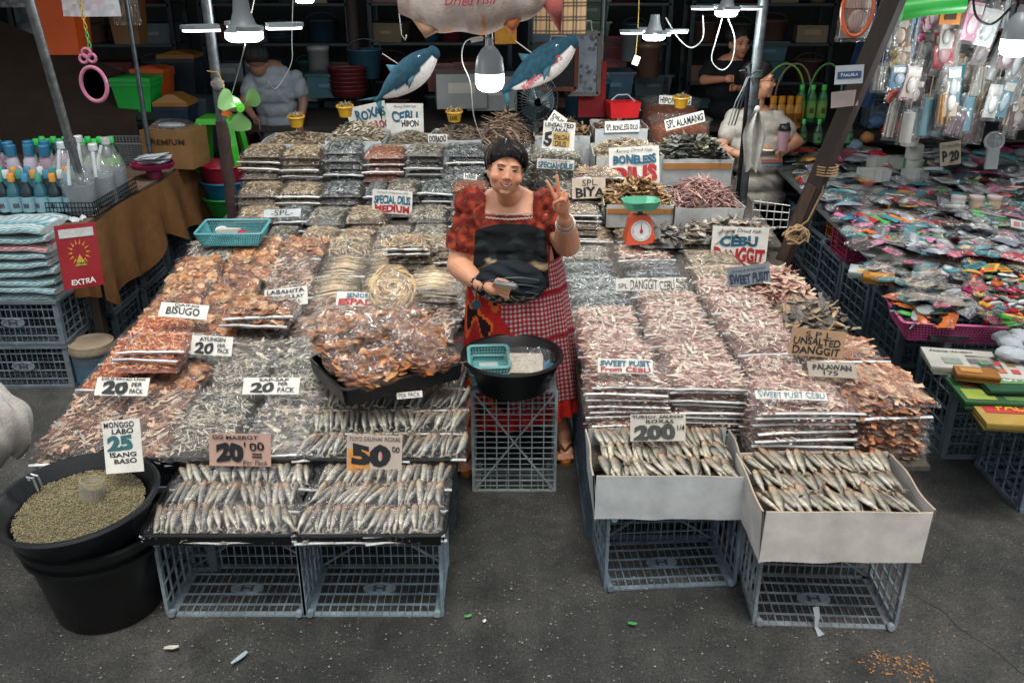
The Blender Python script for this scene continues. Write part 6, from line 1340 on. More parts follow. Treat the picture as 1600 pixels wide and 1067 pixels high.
# green stools stack
t = thing('green_stool', 'bright green plastic stool stacked behind the fan pole', 'stool', (aty(352, 280, 6.7).x, 6.7, .78)); mb = MB(); mb.box((0, 0, .36), (.26, .26, .04), taper=.9)
mb.build('seat', PLA, t, C('#3aa428'))
for sx in (-1, 1):
    for sy in (-1, 1): mb = MB(); mb.bar((sx * .15, sy * .15, 0), (sx * .11, sy * .11, .35), .05, .04); mb.build('leg', PLA, t, C('#3aa428'))
for i, c_ in enumerate(('#a82438', '#1c6a8c', '#2a8a3c')):
    t = thing('plastic_basin', '%s plastic basin nested under the green stool' % ['dark red', 'blue', 'deep green'][i], 'basin', (aty(355, 300, 6.6).x, 6.6, .70 - .12 * i)); oval_tub(t, 'tub', .13, .18, .14, C(c_))
# clip fan with green blades
p = aty(365, 163, 5.5); t = thing('clip_fan', 'small white clip fan with translucent green blades on the pole', 'fan', p, (0, 0, 0)); ax = Vector((.62, -.75, -.12)).normalized(); rm = ax.to_track_quat('Z', 'Y').to_matrix()
mb = MB(); mb.lathe([(0, -.07), (.035, -.065), (.045, -.03), (.042, .02), (.025, .06), (.012, .075)], n=20, axis=rm); mb.build('motor', PLA, t, C('#b8b8ae')); mb = MB(); mb.lathe([(.0462, -.012), (.0464, .004)], n=20, axis=rm); mb.build('ring', PLA, t, C('#4fae3c'))
mb = MB(); mb.lathe([(0, .10), (.026, .098), (.03, .08), (.028, .065), (0, .06)], n=18, axis=rm); mb.build('hub', PLA, t, C('#5fc83c'))
for b_ in range(3):
    a0 = b_ * 2.094 + .5; mb = MB()
    mb.grid(lambda u, v: rm @ Vector(((.028 + .115 * u) * math.cos(a0 + (v - .5) * (.4 + .8 * math.sin(u * 2.6))), (.028 + .115 * u) * math.sin(a0 + (v - .5) * (.4 + .8 * math.sin(u * 2.6))), .085 + .03 * (v - .5))), 8, 6); mb.build('blade', PLA, t, C('#6f9f5c'))
mb = MB(); mb.box((-.045, 0, -.045), (.05, .04, .05), (0, .3, 0)); mb.tube([(-.02, 0, -.05), (-.07, .02, -.02), (-.075, .03, .06)], .008, 6); mb.build('clip', PLA, t, C('#c8662a'))
t = thing('rag_knot', 'knot of rag and yellow string tied on the pole above the fan', 'rag', aty(343, 132, 5.55)); mb = MB(); mb.ell((0, -.03, 0), (.04, .03, .04), 10, 8, jit=.18); mb.build('rag', CLO, t, C('#6c6a66')); mb = MB(); mb.tube([(-.05, -.04, .08), (.02, -.06, .075), (.04, -.06, .0), (.05, -.06, -.05)], .0035, 5); mb.build('string', RUB, t, C('#b08a3c'))
# ================================================================= right stall: small goods
cor = [(2.20, 3.30, 0, 1.25), (2.06, 3.76, 0, 1.35), (1.96, 4.2, 0, 1), (1.96, 4.2, .29, 1), (1.94, 4.62, 0, 1), (1.94, 4.62, .29, 1), (1.94, 5.04, 0, 1), (1.94, 5.04, .29, 1), (1.98, 5.46, 0, 1), (1.98, 5.46, .29, 1), (2.0, 5.88, 0, 1), (2.0, 5.88, .29, 1), (2.04, 6.3, 0, 1), (2.04, 6.3, .29, 1)]
for i, (x, y, z, s) in enumerate(cor): crate('grey blue crate of the right stall front, %s from the front%s' % (ORD[i] if i < 2 else ORD[2 + (i - 2) // 2], '' if i < 2 else [', lower', ', upper'][i % 2]), (x + .27, y + .2, z), (0, 0, R(U(-3, 3))), C('#64747e' if i < 2 else '#56636b'), (1.05, 1.14, s))
for i in range(5): crate('grey blue crate in the second column of the right stall, %s from the front' % ORD[i], (2.78 + .02 * i, 3.55 + .44 * i, 0), (0, 0, 0), C('#4c5a64'), (1.05, 1.14, 1.3))
board('dark board under the right stall goods', 1.92, 4.6, [(4.5, .74), (5.4, .78), (7.2, .86)], '#5a5c58')
board('dark board under the front trays of the right stall', 1.95, 3.6, [(3.85, .60), (4.46, .64)], '#2a2c2c')
board('dark board under the magazines', 2.12, 3.4, [(3.28, .43), (3.82, .50)], '#2a2c2c')
# item meshes
def IM():
    D = {}
    mb = MB(); mb.box((0, 0, .004), (.10, .07, .006)); mb.add([(-.04, -.025, .0078), (.01, -.025, .0078), (.01, .02, .0078), (-.04, .02, .0078)], [(0, 1, 2, 3)], (.4, .45, .5)); mb.add([(.015, -.02, .0078), (.04, -.02, .0078), (.04, .025, .0078), (.015, .025, .0078)], [(0, 1, 2, 3)], (.9, .3, .25)); D['card'] = (mb.mesh('blister_card', PAP, False), 'blister card')
    mb = MB(); mb.grid(lambda u, v: ((u - .5) * .12, (v - .5) * .08, .016 * math.sin(math.pi * u) ** .5 * math.sin(math.pi * v) ** .5 + U(-.002, .003)), 9, 7, colfn=lambda u, v: (1, 1, 1) if .3 < v < .75 else (.6, .6, .7)); D['sachet'] = (mb.mesh('sachet', PLA, False), 'sachet')
    mb = MB(); mb.tube([(-.045, 0, .006), (-.02, 0, .014), (.02, 0, .014), (.045, 0, .006)], [.004, .009, .009, .003], 8); D['clip'] = (mb.mesh('hair_clip', PLA), 'hair clip')
    mb = MB(); mb.smooth = False; mb.box((0, .02, .004), (.13, .012, .006)); 
    for i in range(16): mb.box((-.06 + i * .008, 0, .004), (.0035, .035, .004))
    D['comb'] = (mb.mesh('comb', PLA, False), 'comb')
    mb = MB(); mb.tube([(.028 * math.cos(a), .028 * math.sin(a), .010 + .004 * math.sin(5 * a)) for a in [i * 6.2832 / 20 for i in range(21)]], [.011 + .003 * (i % 2) for i in range(21)], 6, cap=False); D['scrunchie'] = (mb.mesh('hair_tie', CLO), 'hair tie')
    mb = MB(); mb.ell((-.02, 0, .008), (.035, .014, .009), 10, 6); mb.ell((.03, 0, .008), (.028, .012, .008), 10, 6); D['spool'] = (mb.mesh('thread_card', PLA), 'toy')
    mb = MB(); 
    for s in (-1, 1): mb.tube([(-.03 + .02 * math.cos(a), s * .014 + .011 * math.sin(a), .005) for a in [i * .5 for i in range(14)]], .004, 5); mb.bar((-.012, s * .006, .005), (.065, -s * .004, .005), .007, .003)
    D['scissors'] = (mb.mesh('scissors', PLA), 'scissors')
    mb = MB(); mb.grid(lambda u, v: ((u - .5) * .16, (v - .5) * .05 * (1 - .35 * math.sin(u * math.pi)), .006 + .012 * math.sin(math.pi * v)), 12, 5); D['insole'] = (mb.mesh('slipper', CLO), 'slipper')
    mb = MB(); mb.lathe([(0, 0), (.04, 0), (.042, .004), (.042, .012), (.036, .014), (0, .012)], n=16); D['dish'] = (mb.mesh('round_case', PLA), 'case')
    mb = MB(); mb.lathe([(0, 0), (.055, 0), (.058, .01), (.058, .09), (.05, .1), (.02, .1), (.018, .06), (0, .06)], n=18); D['roll'] = (mb.mesh('tissue_roll', PAP), 'tissue roll')
    mb = MB(); mb.box((0, 0, .03), (.16, .09, .06)); D['box'] = (mb.mesh('tissue_pack', PAP, False), 'tissue pack')
    return D
ITM = IM(); WRAP = bag_mesh(.11, .075, .02, .008, 9, 7, .005)
COLN = {'red': '#a82430', 'orange': '#c4662c', 'green': '#3f9a44', 'teal': '#3c7c80', 'blue': '#2c4a70', 'navy': '#1a2530', 'black': '#121416', 'white': '#b4b6b2', 'grey': '#70767a', 'pink': '#b8688a', 'yellow': '#c0963c', 'cream': '#a89c84', 'silver': '#8f9698', 'magenta': '#8c2450'}
def scatter(poly, z, n, kinds, cols, where, wrap=.4, layers=.03, sc=1.0, zs=0):
    n = int(n * 1.25); cols = cols + ['silver', 'teal', 'red', 'green'][:len(cols) // 3]
    xs = [p[0] for p in poly]; ys = [p[1] for p in poly]; c = 0; k = 0
    def inside(x, y):
        r = False; j = len(poly) - 1
        for i in range(len(poly)):
            if (poly[i][1] > y) != (poly[j][1] > y) and x < (poly[j][0] - poly[i][0]) * (y - poly[i][1]) / (poly[j][1] - poly[i][1]) + poly[i][0]: r = not r
            j = i
        return r
    while c < n and k < n * 30:
        k += 1; px, py = U(min(xs), max(xs)), U(min(ys), max(ys))
        if not inside(px, py): continue
        p = atz(px, py, z); p.z += U(0, layers) + zs * (p.y - 4.5); kd = random.choice(kinds); cn = random.choice(cols); me, nm = ITM[kd]; s = sc * U(.85, 1.25) * (.6 if kd == 'scrunchie' else .85)
        o = obj(me.name.split('.')[0], me, None, vary(C(COLN[cn]), .2), p, (U(-.25, .25), U(-.25, .25), U(0, 6.28)), (s, s, s)); l_ = '%s %s lying %s' % (cn, nm, where); lab(o, l_, nm, '%s %ss %s' % (cn, nm, where)); c += 1
        if random.random() < wrap: obj('wrapper', WRAP, o, None, (0, 0, 0))
scatter([(1235, 262), (1400, 255), (1440, 330), (1290, 320)], .82, 62, ['sachet', 'sachet', 'card'], ['red', 'grey', 'silver', 'white', 'teal', 'yellow', 'silver'], 'by the timber prop on the right table', .7, .04, 1.2)
scatter([(1270, 300), (1380, 305), (1360, 345), (1300, 335)], .80, 20, ['sachet'], ['silver', 'grey'], 'on the near left corner of the right table', .8, .04, 1.5)
scatter([(1400, 290), (1600, 285), (1600, 395), (1440, 350)], .82, 110, ['sachet', 'card', 'comb', 'scissors', 'dish'], ['black', 'navy', 'grey', 'teal', 'silver', 'red', 'green', 'pink', 'black'], 'in the middle of the right table', .6, .05, 1.3)
scatter([(1440, 240), (1600, 235), (1600, 300), (1450, 290)], .86, 60, ['dish', 'dish', 'card', 'sachet'], ['black', 'navy', 'silver', 'grey', 'cream', 'magenta'], 'in the far part of the right table', .6, .09, 1.6)
scatter([(1230, 215), (1330, 215), (1400, 260), (1250, 262)], .88, 55, ['sachet', 'sachet', 'card'], ['red', 'orange', 'silver', 'white', 'magenta', 'yellow'], 'behind the tissue packs on the right table', .7, .06, 1.5)
for i, cn in enumerate(['pink', 'blue', 'red', 'green', 'teal', 'orange', 'yellow', 'pink']):
    p = atz(1322 + i * 17, 345 + (i % 2) * 3, .81); o = obj('slipper', ITM['insole'][0], None, C(COLN[cn]), p, (R(12), 0, R(105)), (1.2, 1.15, 1.5)); lab(o, '%s fluffy slipper insole in the row at the table edge, %s from left' % (cn, ORD[i]), 'insole', 'bright insoles at the edge of the right table')
scatter([(1320, 362), (1470, 372), (1480, 384), (1340, 380)], .79, 34, ['clip', 'spool', 'insole'], ['red', 'orange', 'green', 'pink', 'teal', 'yellow'], 'along the near edge of the right table', .2, .02, 1.1)
scatter([(1345, 415), (1500, 405), (1530, 490), (1420, 490), (1370, 450)], .69, 105, ['card', 'sachet', 'card', 'scissors', 'dish'], ['silver', 'grey', 'white', 'cream', 'silver', 'teal', 'black', 'pink'], 'in the grey crate tray', .75, .07, 1.0)
scatter([(1500, 395), (1600, 395), (1600, 470), (1510, 470)], .72, 80, ['clip', 'scrunchie', 'spool', 'card'], ['red', 'orange', 'green', 'white', 'cream', 'pink', 'yellow', 'black'], 'behind the pink basket', .3, .08)
scatter([(1490, 470), (1600, 460), (1600, 520), (1550, 515)], .69, 60, ['scrunchie', 'clip', 'spool'], ['red', 'magenta', 'orange', 'green', 'yellow', 'white'], 'heaped right of the pink basket', .1, .09)
scatter([(1290, 318), (1440, 340), (1600, 390), (1600, 412), (1340, 392)], .80, 90, ['sachet', 'card', 'sachet', 'comb'], ['silver', 'white', 'grey', 'cream', 'teal', 'red', 'pink', 'black'], 'near the slippers on the right table', .6, .03, 1.1)
scatter([(1225, 225), (1340, 235), (1330, 330), (1250, 300)], .84, 50, ['sachet', 'card'], ['silver', 'white', 'grey', 'red', 'teal'], 'at the inner corner of the right table', .6, .05, 1.3)
# pink basket
pb = atz(1490, 528, .58); basket('pink plastic basket of hair clips at the front of the right stall', (pb.x, pb.y + .13, .56), .46, .34, .10, C('#b04c78'), (0, 0, R(-8)), nl=30)
for i in range(80):
    cn = random.choice(['orange', 'black', 'teal', 'red', 'green', 'silver', 'yellow', 'navy', 'blue', 'orange']); kd = random.choice(['clip', 'spool', 'comb', 'sachet', 'scrunchie']); me, nm = ITM[kd]
    o = obj(me.name.split('.')[0], me, None, vary(C(COLN[cn]), .2), (pb.x + U(-.2, .2), pb.y + .13 + U(-.14, .14), .64 + U(0, .05)), (U(-.3, .3), U(-.3, .3), U(0, 6.28)), (1.15,) * 3); lab(o, '%s %s lying in the pink basket' % (cn, nm), nm, '%s %ss in the pink basket' % (cn, nm))
pb = atz(1535, 410, .70); basket('dark red basket of card packs behind the grey crate tray', (pb.x + .05, pb.y, .70), .62, .3, .08, C('#8c2038'), (0, 0, R(-4)), nl=30)
p = atz(1395, 500, .5); crate('pale clear crate tray on top at the right stall corner', (2.36, 4.12, .50), (0, 0, R(-3)), C('#8a9498'), (1.15, 1.2, .55), group=None)
crate('low magenta crate tray under the edge of the right table', (2.06, 5.1, .60), (0, 0, 0), C('#7c2248'), (.5, .8, .5), group=None)
crate('orange crate behind the rope coil under the right table', (2.16, 5.45, .55), (0, 0, 0), C('#b8661c'), (.6, .6, .9), group=None)
# tissue packs and rolls
k = 0
for (px, py, zz, n_) in ((1358, 262, .86, 4), (1412, 262, .86, 2), (1350, 282, .84, 3), (1420, 284, .84, 2)):
    for i in range(n_):
        p = atz(px + i * 13, py, zz); kd, nm = ('box', 'tissue pack'); o = obj('tissue_pack', ITM['box'][0], None, C('#a8aaa4') if not (px == 1412) else C('#3c8f4c'), p, (0, 0, R(U(-8, 8))), (.55, 1.2, 1.3)); k += 1
        lab(o, '%s tissue pack in the pile beside the rolls, %s group, %s from left' % ('green' if px == 1412 else 'white', ['far left', 'far right', 'near left', 'near right'][[1358, 1412, 1350, 1420].index(px)], ORD[i]), 'tissue pack', 'tissue packs on the right table')
for i, (px, py, zz) in enumerate(((1427, 270, .84), (1427, 248, .94), (1420, 228, 1.04), (1432, 288, .82), (1445, 295, .8))): o = obj('tissue_roll', ITM['roll'][0], None, C('#aeaea8'), atz(px, py, zz), (0, 0, 0) if i < 3 else (R(90), 0, R(80))); lab(o, 'white tissue roll, %s' % ['bottom of the stack', 'middle of the stack', 'top of the stack', 'lying nearest the stack', 'lying farthest from the stack'][i], 'tissue roll', 'white tissue rolls')
for i in range(14): p = atz(1488 + (i % 7) * 11 + U(-3, 3), 345 + (i // 7) * 10, .83 + .015 * (i // 7)); mb = MB(); mb.tube([(0, -.035, 0), (0, .035, 0)], .014, 8); lab(mb.build('cotton_roll', PAP, None, C('#b4b0a6'), p, (0, 0, U(-.5, .5))), 'cream cotton roll in the heap on the right table', 'cotton roll', 'cream cotton rolls')
for i in range(3): p = atz(1495 + i * 28, 325, .84); t = thing('cotton_bud_jar', 'round clear tub of cotton buds, %s of three in a row' % ['left', 'middle', 'right'][i], 'tub', p); mb = MB(); mb.lathe([(0, 0), (.04, 0), (.04, .06)], n=16); mb.build('buds', PAP, t, C('#a89078' if i else '#b4b4ae')); mb = MB(); mb.lathe([(.043, .058), (.043, .072), (0, .074)], n=16); mb.build('lid', PLA, t, C('#a89c98'))
# magazines
def book(label, px, py, z, w_, h_, rz, base, patches, th=.012, tilt=0):
    p = atz(px, py, z); t = thing('magazine', label, 'magazine', p, (R(tilt), 0, R(rz))); mb = MB()
    for k in range(3): mb.box((U(-.004, .004), U(-.004, .004), th * (k + .5)), (w_, h_, th * .8), (0, 0, U(-.03, .03)), col=(.55, .6, .5) if k < 2 else (1, 1, 1))
    mb.build('pages', PAP, t, C(base)); q = MB()
    for it in patches:
        if len(it) == 5: x0, y0, x1, y1, c_ = it; q.add([((x0 - .5) * w_, (y0 - .5) * h_, th * 3 + .0015), ((x1 - .5) * w_, (y0 - .5) * h_, th * 3 + .0015), ((x1 - .5) * w_, (y1 - .5) * h_, th * 3 + .0015), ((x0 - .5) * w_, (y1 - .5) * h_, th * 3 + .0015)], [(0, 1, 2, 3)], C(c_)[:3])
        else: s_, x0, y0, x1, y1, c_ = it[:6]; write(q, s_, (x0 - .5) * w_, (y0 - .5) * h_, (x1 - .5) * w_, (y1 - .5) * h_, c_, z=th * 3 + .003, plane='xy')
    q.build('cover_print', INK, t, smooth=False)
book('green colouring book on the front corner of the right stall', 1556, 622, .52, .34, .24, -6, '#2f5a34', [(.05, .1, .4, .5, '#8a9c3c'), ('Coloring Fun', .1, .55, .7, .75, 'r'), (.5, .1, .95, .5, '#5c7a44'), ('ABAKADA', .1, .8, .6, .95, 'y')])
book('yellow and red notebook nearest the corner of the right stall', 1590, 655, .50, .34, .24, -6, '#a88a44', [(.1, .4, .7, .85, '#b0302c'), ('PAD', .25, .5, .6, .75, 'y'), (.75, .1, .95, .9, '#c49a3c')])
book('dark green booklet behind the colouring book', 1585, 605, .55, .3, .22, -4, '#224a30', [(.1, .3, .8, .7, '#5c8a4c'), ('FUN', .2, .4, .6, .6, 'w')])
book('white booklet with small pictures at the crate edge', 1502, 572, .56, .30, .22, -10, '#a8a69c', [(.55, .3, .7, .5, '#5a5a58'), (.75, .3, .9, .5, '#7a7a74'), ('Name Writing', .1, .75, .7, .88, 'k'), (.2, .2, .45, .5, '#7c8478')])
book('white alphabet chart with red apples', 1556, 585, .56, .22, .22, -10, '#aeaca4', [(.2, .2, .35, .4, '#a83c34'), (.45, .2, .6, .4, '#a85c34'), (.7, .2, .85, .4, '#a83c34'), (.2, .55, .35, .75, '#3c8a4c'), (.45, .55, .6, .75, '#a83c34'), (.7, .55, .85, .75, '#8a6a34')])
book('orange brown wallet pack lying on the white booklets', 1525, 592, .58, .17, .09, -15, '#8a5a24', [(.1, .3, .6, .8, '#b07c34')])
book('white kindy mailer pack at the corner of the grey crate tray', 1360, 432, .68, .22, .14, -25, '#a8b0b0', [('KINDY', .2, .6, .7, .85, 't'), (.2, .1, .8, .4, '#c49a4c')])
book('amber wallet pack beside the kindy mailer', 1372, 440, .71, .15, .10, -20, '#94601c', [(.2, .2, .8, .8, '#b07c34')])
for i in range(5): p = atz(1570 + U(-10, 25), 540 + U(-12, 25), .60); mb = MB(); mb.ell((0, 0, .03), (.07, .05, .03), 12, 8, jit=.12); mb.build('bag', CLO, lab(obj('white_pouch', None, None, None, p, (0, 0, U(0, 3))), 'puffy white printed pouch at the right edge, %s from the left' % ORD[i], 'pouch', 'puffy white pouches'), C('#a8b0b4'))
p = atz(1560, 520, .60); t = thing('green_cup', 'small bright green cup behind the pink basket corner', 'cup', p); oval_tub(t, 'tub', .035, .05, .08, C('#4fa028'), wall=.003)
t = thing('oval_mirror', 'silver stand mirror with oval head on the right table', 'mirror', aty(1548, 262, 5.9), (R(-8), 0, 0)); mb = MB(); mb.tube([(.06 * math.cos(a), 0, .17 + .055 * math.sin(a)) for a in [i * 6.2832 / 24 for i in range(25)]], .010, 7, cap=False); mb.box((0, 0, .055), (.08, .02, .13)); mb.build('frame', PLA, t, C('#8f9496')); mb = MB(); mb.lathe([(0, 0), (.055, 0)], (0, 0, .17), 20, axis=Matrix.Rotation(R(90), 3, 'X')); mb.build('glass', CHR, t)
S_('price_sign', 'tan twenty card standing among the far right packets', 1485, 240, 32, 36, Y=6.0, tilt=8, roll=-8, col='#a89c88', lines=[('P 20', .1, .15, .9, .62, 'k', .04), ('SET NG LAPIS', .08, .76, .92, .9, 'k', 0)])
S_('price_sign', 'white and blue information tag hanging on the timber prop', 1327, 117, 44, 28, Y=4.70, tilt=0, roll=-3, patches=[(.08, .3, .92, .68, '#2a4a70')], lines=[('PAALALA', .2, .42, .8, .58, 'w', 0)], col='#a8b0b4')
S_('price_sign', 'blank pinkish card below the blue tag on the timber prop', 1320, 155, 42, 24, Y=4.76, tilt=0, roll=-6, col='#a89a96')
# green and yellow bottles behind
for i in range(3): bottle('green_bottle', 'large green bottle right of the young woman, %s from the left' % ORD[i], aty(1247 + i * 17, 190, 7.0), 'tall', C('#3cb83c'), C('#1c6a2c'), C('#6f9a4c'), 'green bottles behind the right table', sc=1.0)
for i in range(4): bottle('amber_bottle', 'amber yellow bottle beside the green bottles, %s from the left' % ORD[i], aty(1204 + i * 13, 200, 6.9), 'wide', C('#c4861c'), C('#b07414'), C('#7a4c14'), 'amber bottles behind the right table', sc=.8)
t = board('shelf board behind the right table holding bottles', aty(1190, 195, 7.0).x, 4.8, [(6.7, .99), (7.4, 1.0)], '#2a2320')
for i, (px, w_, c_) in enumerate(((1225, .16, '#6f9a44'), (1240, .14, '#7a6a5c'), (1290, .13, '#4c8f4c'))):
    p = aty(px, 140, 7.3); mb = MB(); mb.tube([(w_ * math.cos(a), 0, .25 * math.sin(a)) for a in [i_ * math.pi / 16 for i_ in range(17)]], .008, 6); o = mb.build('basket_handle', PLA, None, C(c_), (p.x, 7.3, 1.0 + .22)); lab(o, 'arched %s plastic handle behind the bottles' % ['lime', 'brown', 'green'][i], 'handle')
for i in range(4): bottle('cleaner_bottle', 'dark green bottle lower on the right shelf, %s from the left' % ORD[i], aty(1252 + i * 24, 226, 6.6), 'slim', C('#2f9a44'), C('#123c1c'), C('#4c7a4c'), 'dark green bottles low on the right', sc=.9)
for i, (px, py, r_, c_, lb) in enumerate(((1395, 200, .09, '#7c2018', 'dark red mesh bag of onions'), (1430, 205, .07, '#8c2c1c', 'red mesh bag beside the onions'), (1370, 190, .06, '#2a4a68', 'blue plastic pack behind the red mesh bags'), (1335, 228, .06, '#5f7480', 'clear pack of cups in front of the green bottles'), (1355, 215, .05, '#8a5c2c', 'brown jar beside the red mesh bags'))):
    p = aty(px, py, 6.6); mb = MB(); mb.ell((0, 0, 0), (r_, r_ * .8, r_ * .8), 14, 10, jit=.10); lab(mb.build('netted_bag', DRY, None, C(c_), p), lb, 'bag')
for i in range(2): crate('blue grey crate stacked at the back of the right table, %s' % ['left', 'right'][i], (aty(1370 + i * 52, 190, 7.0).x + .1, 7.1, 1.02), (0, 0, 0), C('#3c4c58'), (.62, .5, .9), group=None)
# hanging goods: rails, strings and bags
t = thing('hanging_rail', 'horizontal bamboo rail carrying the hanging packs at the upper right', 'rail', (1.9, 5.1, 2.12)); mb = MB(); mb.tube([(0, 0, 0), (1.6, .0, .02)], .014, 8); mb.build('rod', WOO, t, C('#4a3c2c'))
HB = {}
def hang(label, px, py, Y, w_, h_, item, col, tilt=0, wrap=True, grp=None):
    p = aty(px, py, Y); t = thing('hanging_pack', label, 'hanging pack', p, (0, R(tilt), R(U(-20, 20))), grp)
    if wrap:
        mb = MB(); mb.grid(lambda u, v: ((u - .5) * w_ * (1 - .25 * v ** 3), -.018 * math.sin(u * 3.14) * math.sin(v * 3.14) ** .5 + U(-.004, .004), -h_ / 2 + h_ * v), 8, 10); mb.grid(lambda u, v: ((.5 - u) * w_ * (1 - .25 * v ** 3), .018 * math.sin(u * 3.14) * math.sin(v * 3.14) ** .5 + U(-.004, .004), -h_ / 2 + h_ * v), 8, 10); mb.build('bag', BAG, t, smooth=False)
    mb = MB(); c = C(col)[:3]
    if item == 'brush': mb.tube([(-.2 * w_, 0, .42 * h_), (0, -.006, 0), (.1 * w_, 0, -.2 * h_)], [.012, .010, .016], 8, col=c); mb.box((.1 * w_, 0, -.32 * h_), (w_ * .6, .02, h_ * .22), col=C('#a8906c')[:3])
    elif item == 'card': mb.box((0, 0, -.05 * h_), (w_ * .8, .008, h_ * .75), col=c); mb.box((0, -.006, .18 * h_), (w_ * .7, .006, h_ * .16), col=C('#b8b8b4')[:3]); mb.ell((0, -.01, -.12 * h_), (w_ * .25, .01, h_ * .2), 10, 6, col=mixc(c, (.5, .5, .5), .5))
    elif item == 'bundle':
        for i in range(9): x = U(-.35, .35) * w_; mb.tube([(x, U(-.01, .01), -.42 * h_), (x * .8 + U(-.01, .01), U(-.01, .01), .38 * h_)], .006, 5, col=vary(c, .35))
    elif item == 'ball':
        for i in range(5): mb.ell((U(-.22, .22) * w_, U(-.01, .01), U(-.35, .25) * h_), (w_ * .22, .02, w_ * .22), 10, 8, col=vary(c, .3))
    elif item == 'roll': mb.tube([(0, 0, -.42 * h_), (0, 0, .4 * h_)], w_ * .3, 12, col=c)
    mb.build('contents', PLA, t)
    mb = MB(); mb.tube([(0, 0, h_ * .42), (.002, 0, h_ * .5 + .10)], .0022, 4); mb.build('string', RUB, t, C('#8a8478')); return t
HL = [(1400, 40, 'bundle', '#8f9698', .10, .26, 0), (1398, 88, 'ball', '#9a8a4c', .09, .16, 0), (1425, 60, 'bundle', '#4c7890', .08, .30, 4), (1442, 45, 'ball', '#b04c78', .11, .28, 0), (1445, 100, 'bundle', '#8f9698', .10, .22, 8), (1405, 118, 'card', '#2c6a8c', .12, .16, 0),
      (1408, 135, 'bundle', '#b86a90', .10, .16, 5), (1475, 75, 'card', '#a82c3c', .13, .26, -6), (1470, 95, 'roll', '#a8a8a4', .12, .22, 10), (1500, 60, 'brush', '#c43024', .15, .36, 14), (1520, 30, 'card', '#b8889a', .12, .26, 8), (1545, 40, 'card', '#a8b0b4', .11, .26, 10),
      (1560, 90, 'roll', '#9a9c9a', .10, .30, 16), (1500, 145, 'brush', '#3c8a9a', .17, .36, 10), (1532, 150, 'bundle', '#a88a60', .10, .26, 8), (1552, 155, 'card', '#a8acaa', .10, .24, 6), (1572, 150, 'card', '#5c8a9a', .08, .28, 10), (1592, 130, 'bundle', '#a8a8a4', .10, .30, 12),
      (1455, 150, 'bundle', '#9a7434', .10, .26, 4), (1438, 150, 'bundle', '#4c8090', .09, .24, 2), (1375, 122, 'bundle', '#8f8f8c', .09, .16, 0), (1590, 90, 'card', '#8f9698', .1, .3, 8), (1460, 20, 'card', '#a87c90', .1, .2, 0), (1575, 20, 'bundle', '#8f9698', .1, .2, 0), (1420, 15, 'card', '#7a8488', .1, .2, 0), (1386, 20, 'bundle', '#7a8488', .09, .2, 0),
      (1395, 145, 'ball', '#a84c30', .08, .12, 0), (1480, 120, 'card', '#9a9a98', .12, .2, 12), (1515, 110, 'card', '#b0a090', .12, .2, 12), (1580, 190, 'bundle', '#7a7c7c', .12, .2, 8), (1475, 170, 'bundle', '#8a6434', .08, .2, -4), (1425, 120, 'card', '#8a8f90', .09, .16, 4), (1495, 15, 'card', '#8a8088', .10, .16, 4), (1450, 70, 'card', '#7c8a8c', .09, .2, -4)]
nmc = {'bundle': 'rods', 'ball': 'rounded pieces', 'card': 'card', 'roll': 'a white roll', 'brush': 'a brush'}
HR = random.Random(5)
for i in range(34): HL.append((HR.uniform(1395, 1600), HR.uniform(20, 205) if i % 2 else HR.uniform(120, 205), HR.choice(['card', 'bundle', 'card', 'roll', 'bundle']), HR.choice(['#7a8488', '#8f8f88', '#5c7a84', '#8a6a4c', '#a89a90', '#6a5a60']), HR.uniform(.08, .12), HR.uniform(.16, .26), HR.uniform(-6, 12)))
for i, (px, py, it, c_, w_, h_, tl) in enumerate(HL): hang('hanging pack with %s, %s, %s' % (nmc[it], 'above the onions' if px < 1440 else 'left of brush' if px < 1490 else 'around the brush' if px < 1540 else 'beside the bulb', 'top row' if py < 50 else 'second row' if py < 100 else 'third row' if py < 140 else 'bottom row'), px, py, 5.1 + (i % 5) * .09, w_ * 1.05, h_, it, c_, tl, grp='clear packs hanging above the right table')
hang('orange framed electric swatter in clear wrap at the top', 1340, 22, 5.3, .22, .30, 'card', '#7a7c78', 0, grp=None)
p = aty(1340, 15, 5.25); mb = MB(); mb.tube([(.085 * math.cos(a), 0, .14 * math.sin(a)) for a in [i_ * 6.2832 / 28 for i_ in range(29)]], .011, 7, cap=False)
for i in range(10): mb.bar((-.08 + .016 * i, 0, -.11), (-.08 + .016 * i, 0, .13), .002)
o = mb.build('swatter_frame', PLA, None, C('#b8562c'), p); lab(o, 'orange oval swatter frame hanging left of the timber prop', 'swatter')
p = aty(1375, 90, 5.35); mb = MB(); mb.grid(lambda u, v: (.10 * (u - .5) * 2.2 + .10 * v - .1, .02 * math.sin(u * 14), .55 * (v - .5)), 20, 8); o = mb.build('blue_cloth', CLO, None, C('#1e3450'), p); lab(o, 'dark blue cloth hanging behind the timber prop', 'cloth')
p = aty(1455, 14, 4.9); mb = MB(); mb.tube([(-.16, 0, -.01), (-.02, 0, .01), (.16, 0, .03)], [.05, .045, .05], 14); o = mb.build('green_brush_pack', PLA, None, C('#25a038'), p); lab(o, 'bright green plastic roll pack hanging at the top right', 'pack')
p = aty(1485, 20, 5.0); mb = MB(); mb.box((0, 0, 0), (.11, .02, .12)); mb.box((0, -.012, -.01), (.06, .005, .05), col=(.08, .1, .1)); o = mb.build('orange_case', PLA, None, C('#b0702c'), p); lab(o, 'orange square pack with black window hanging at the top', 'pack')
p = aty(1180, 170, 5.7); t = thing('white_towel', 'white towel hung by its middle on the steel post', 'towel', p); mb = MB()
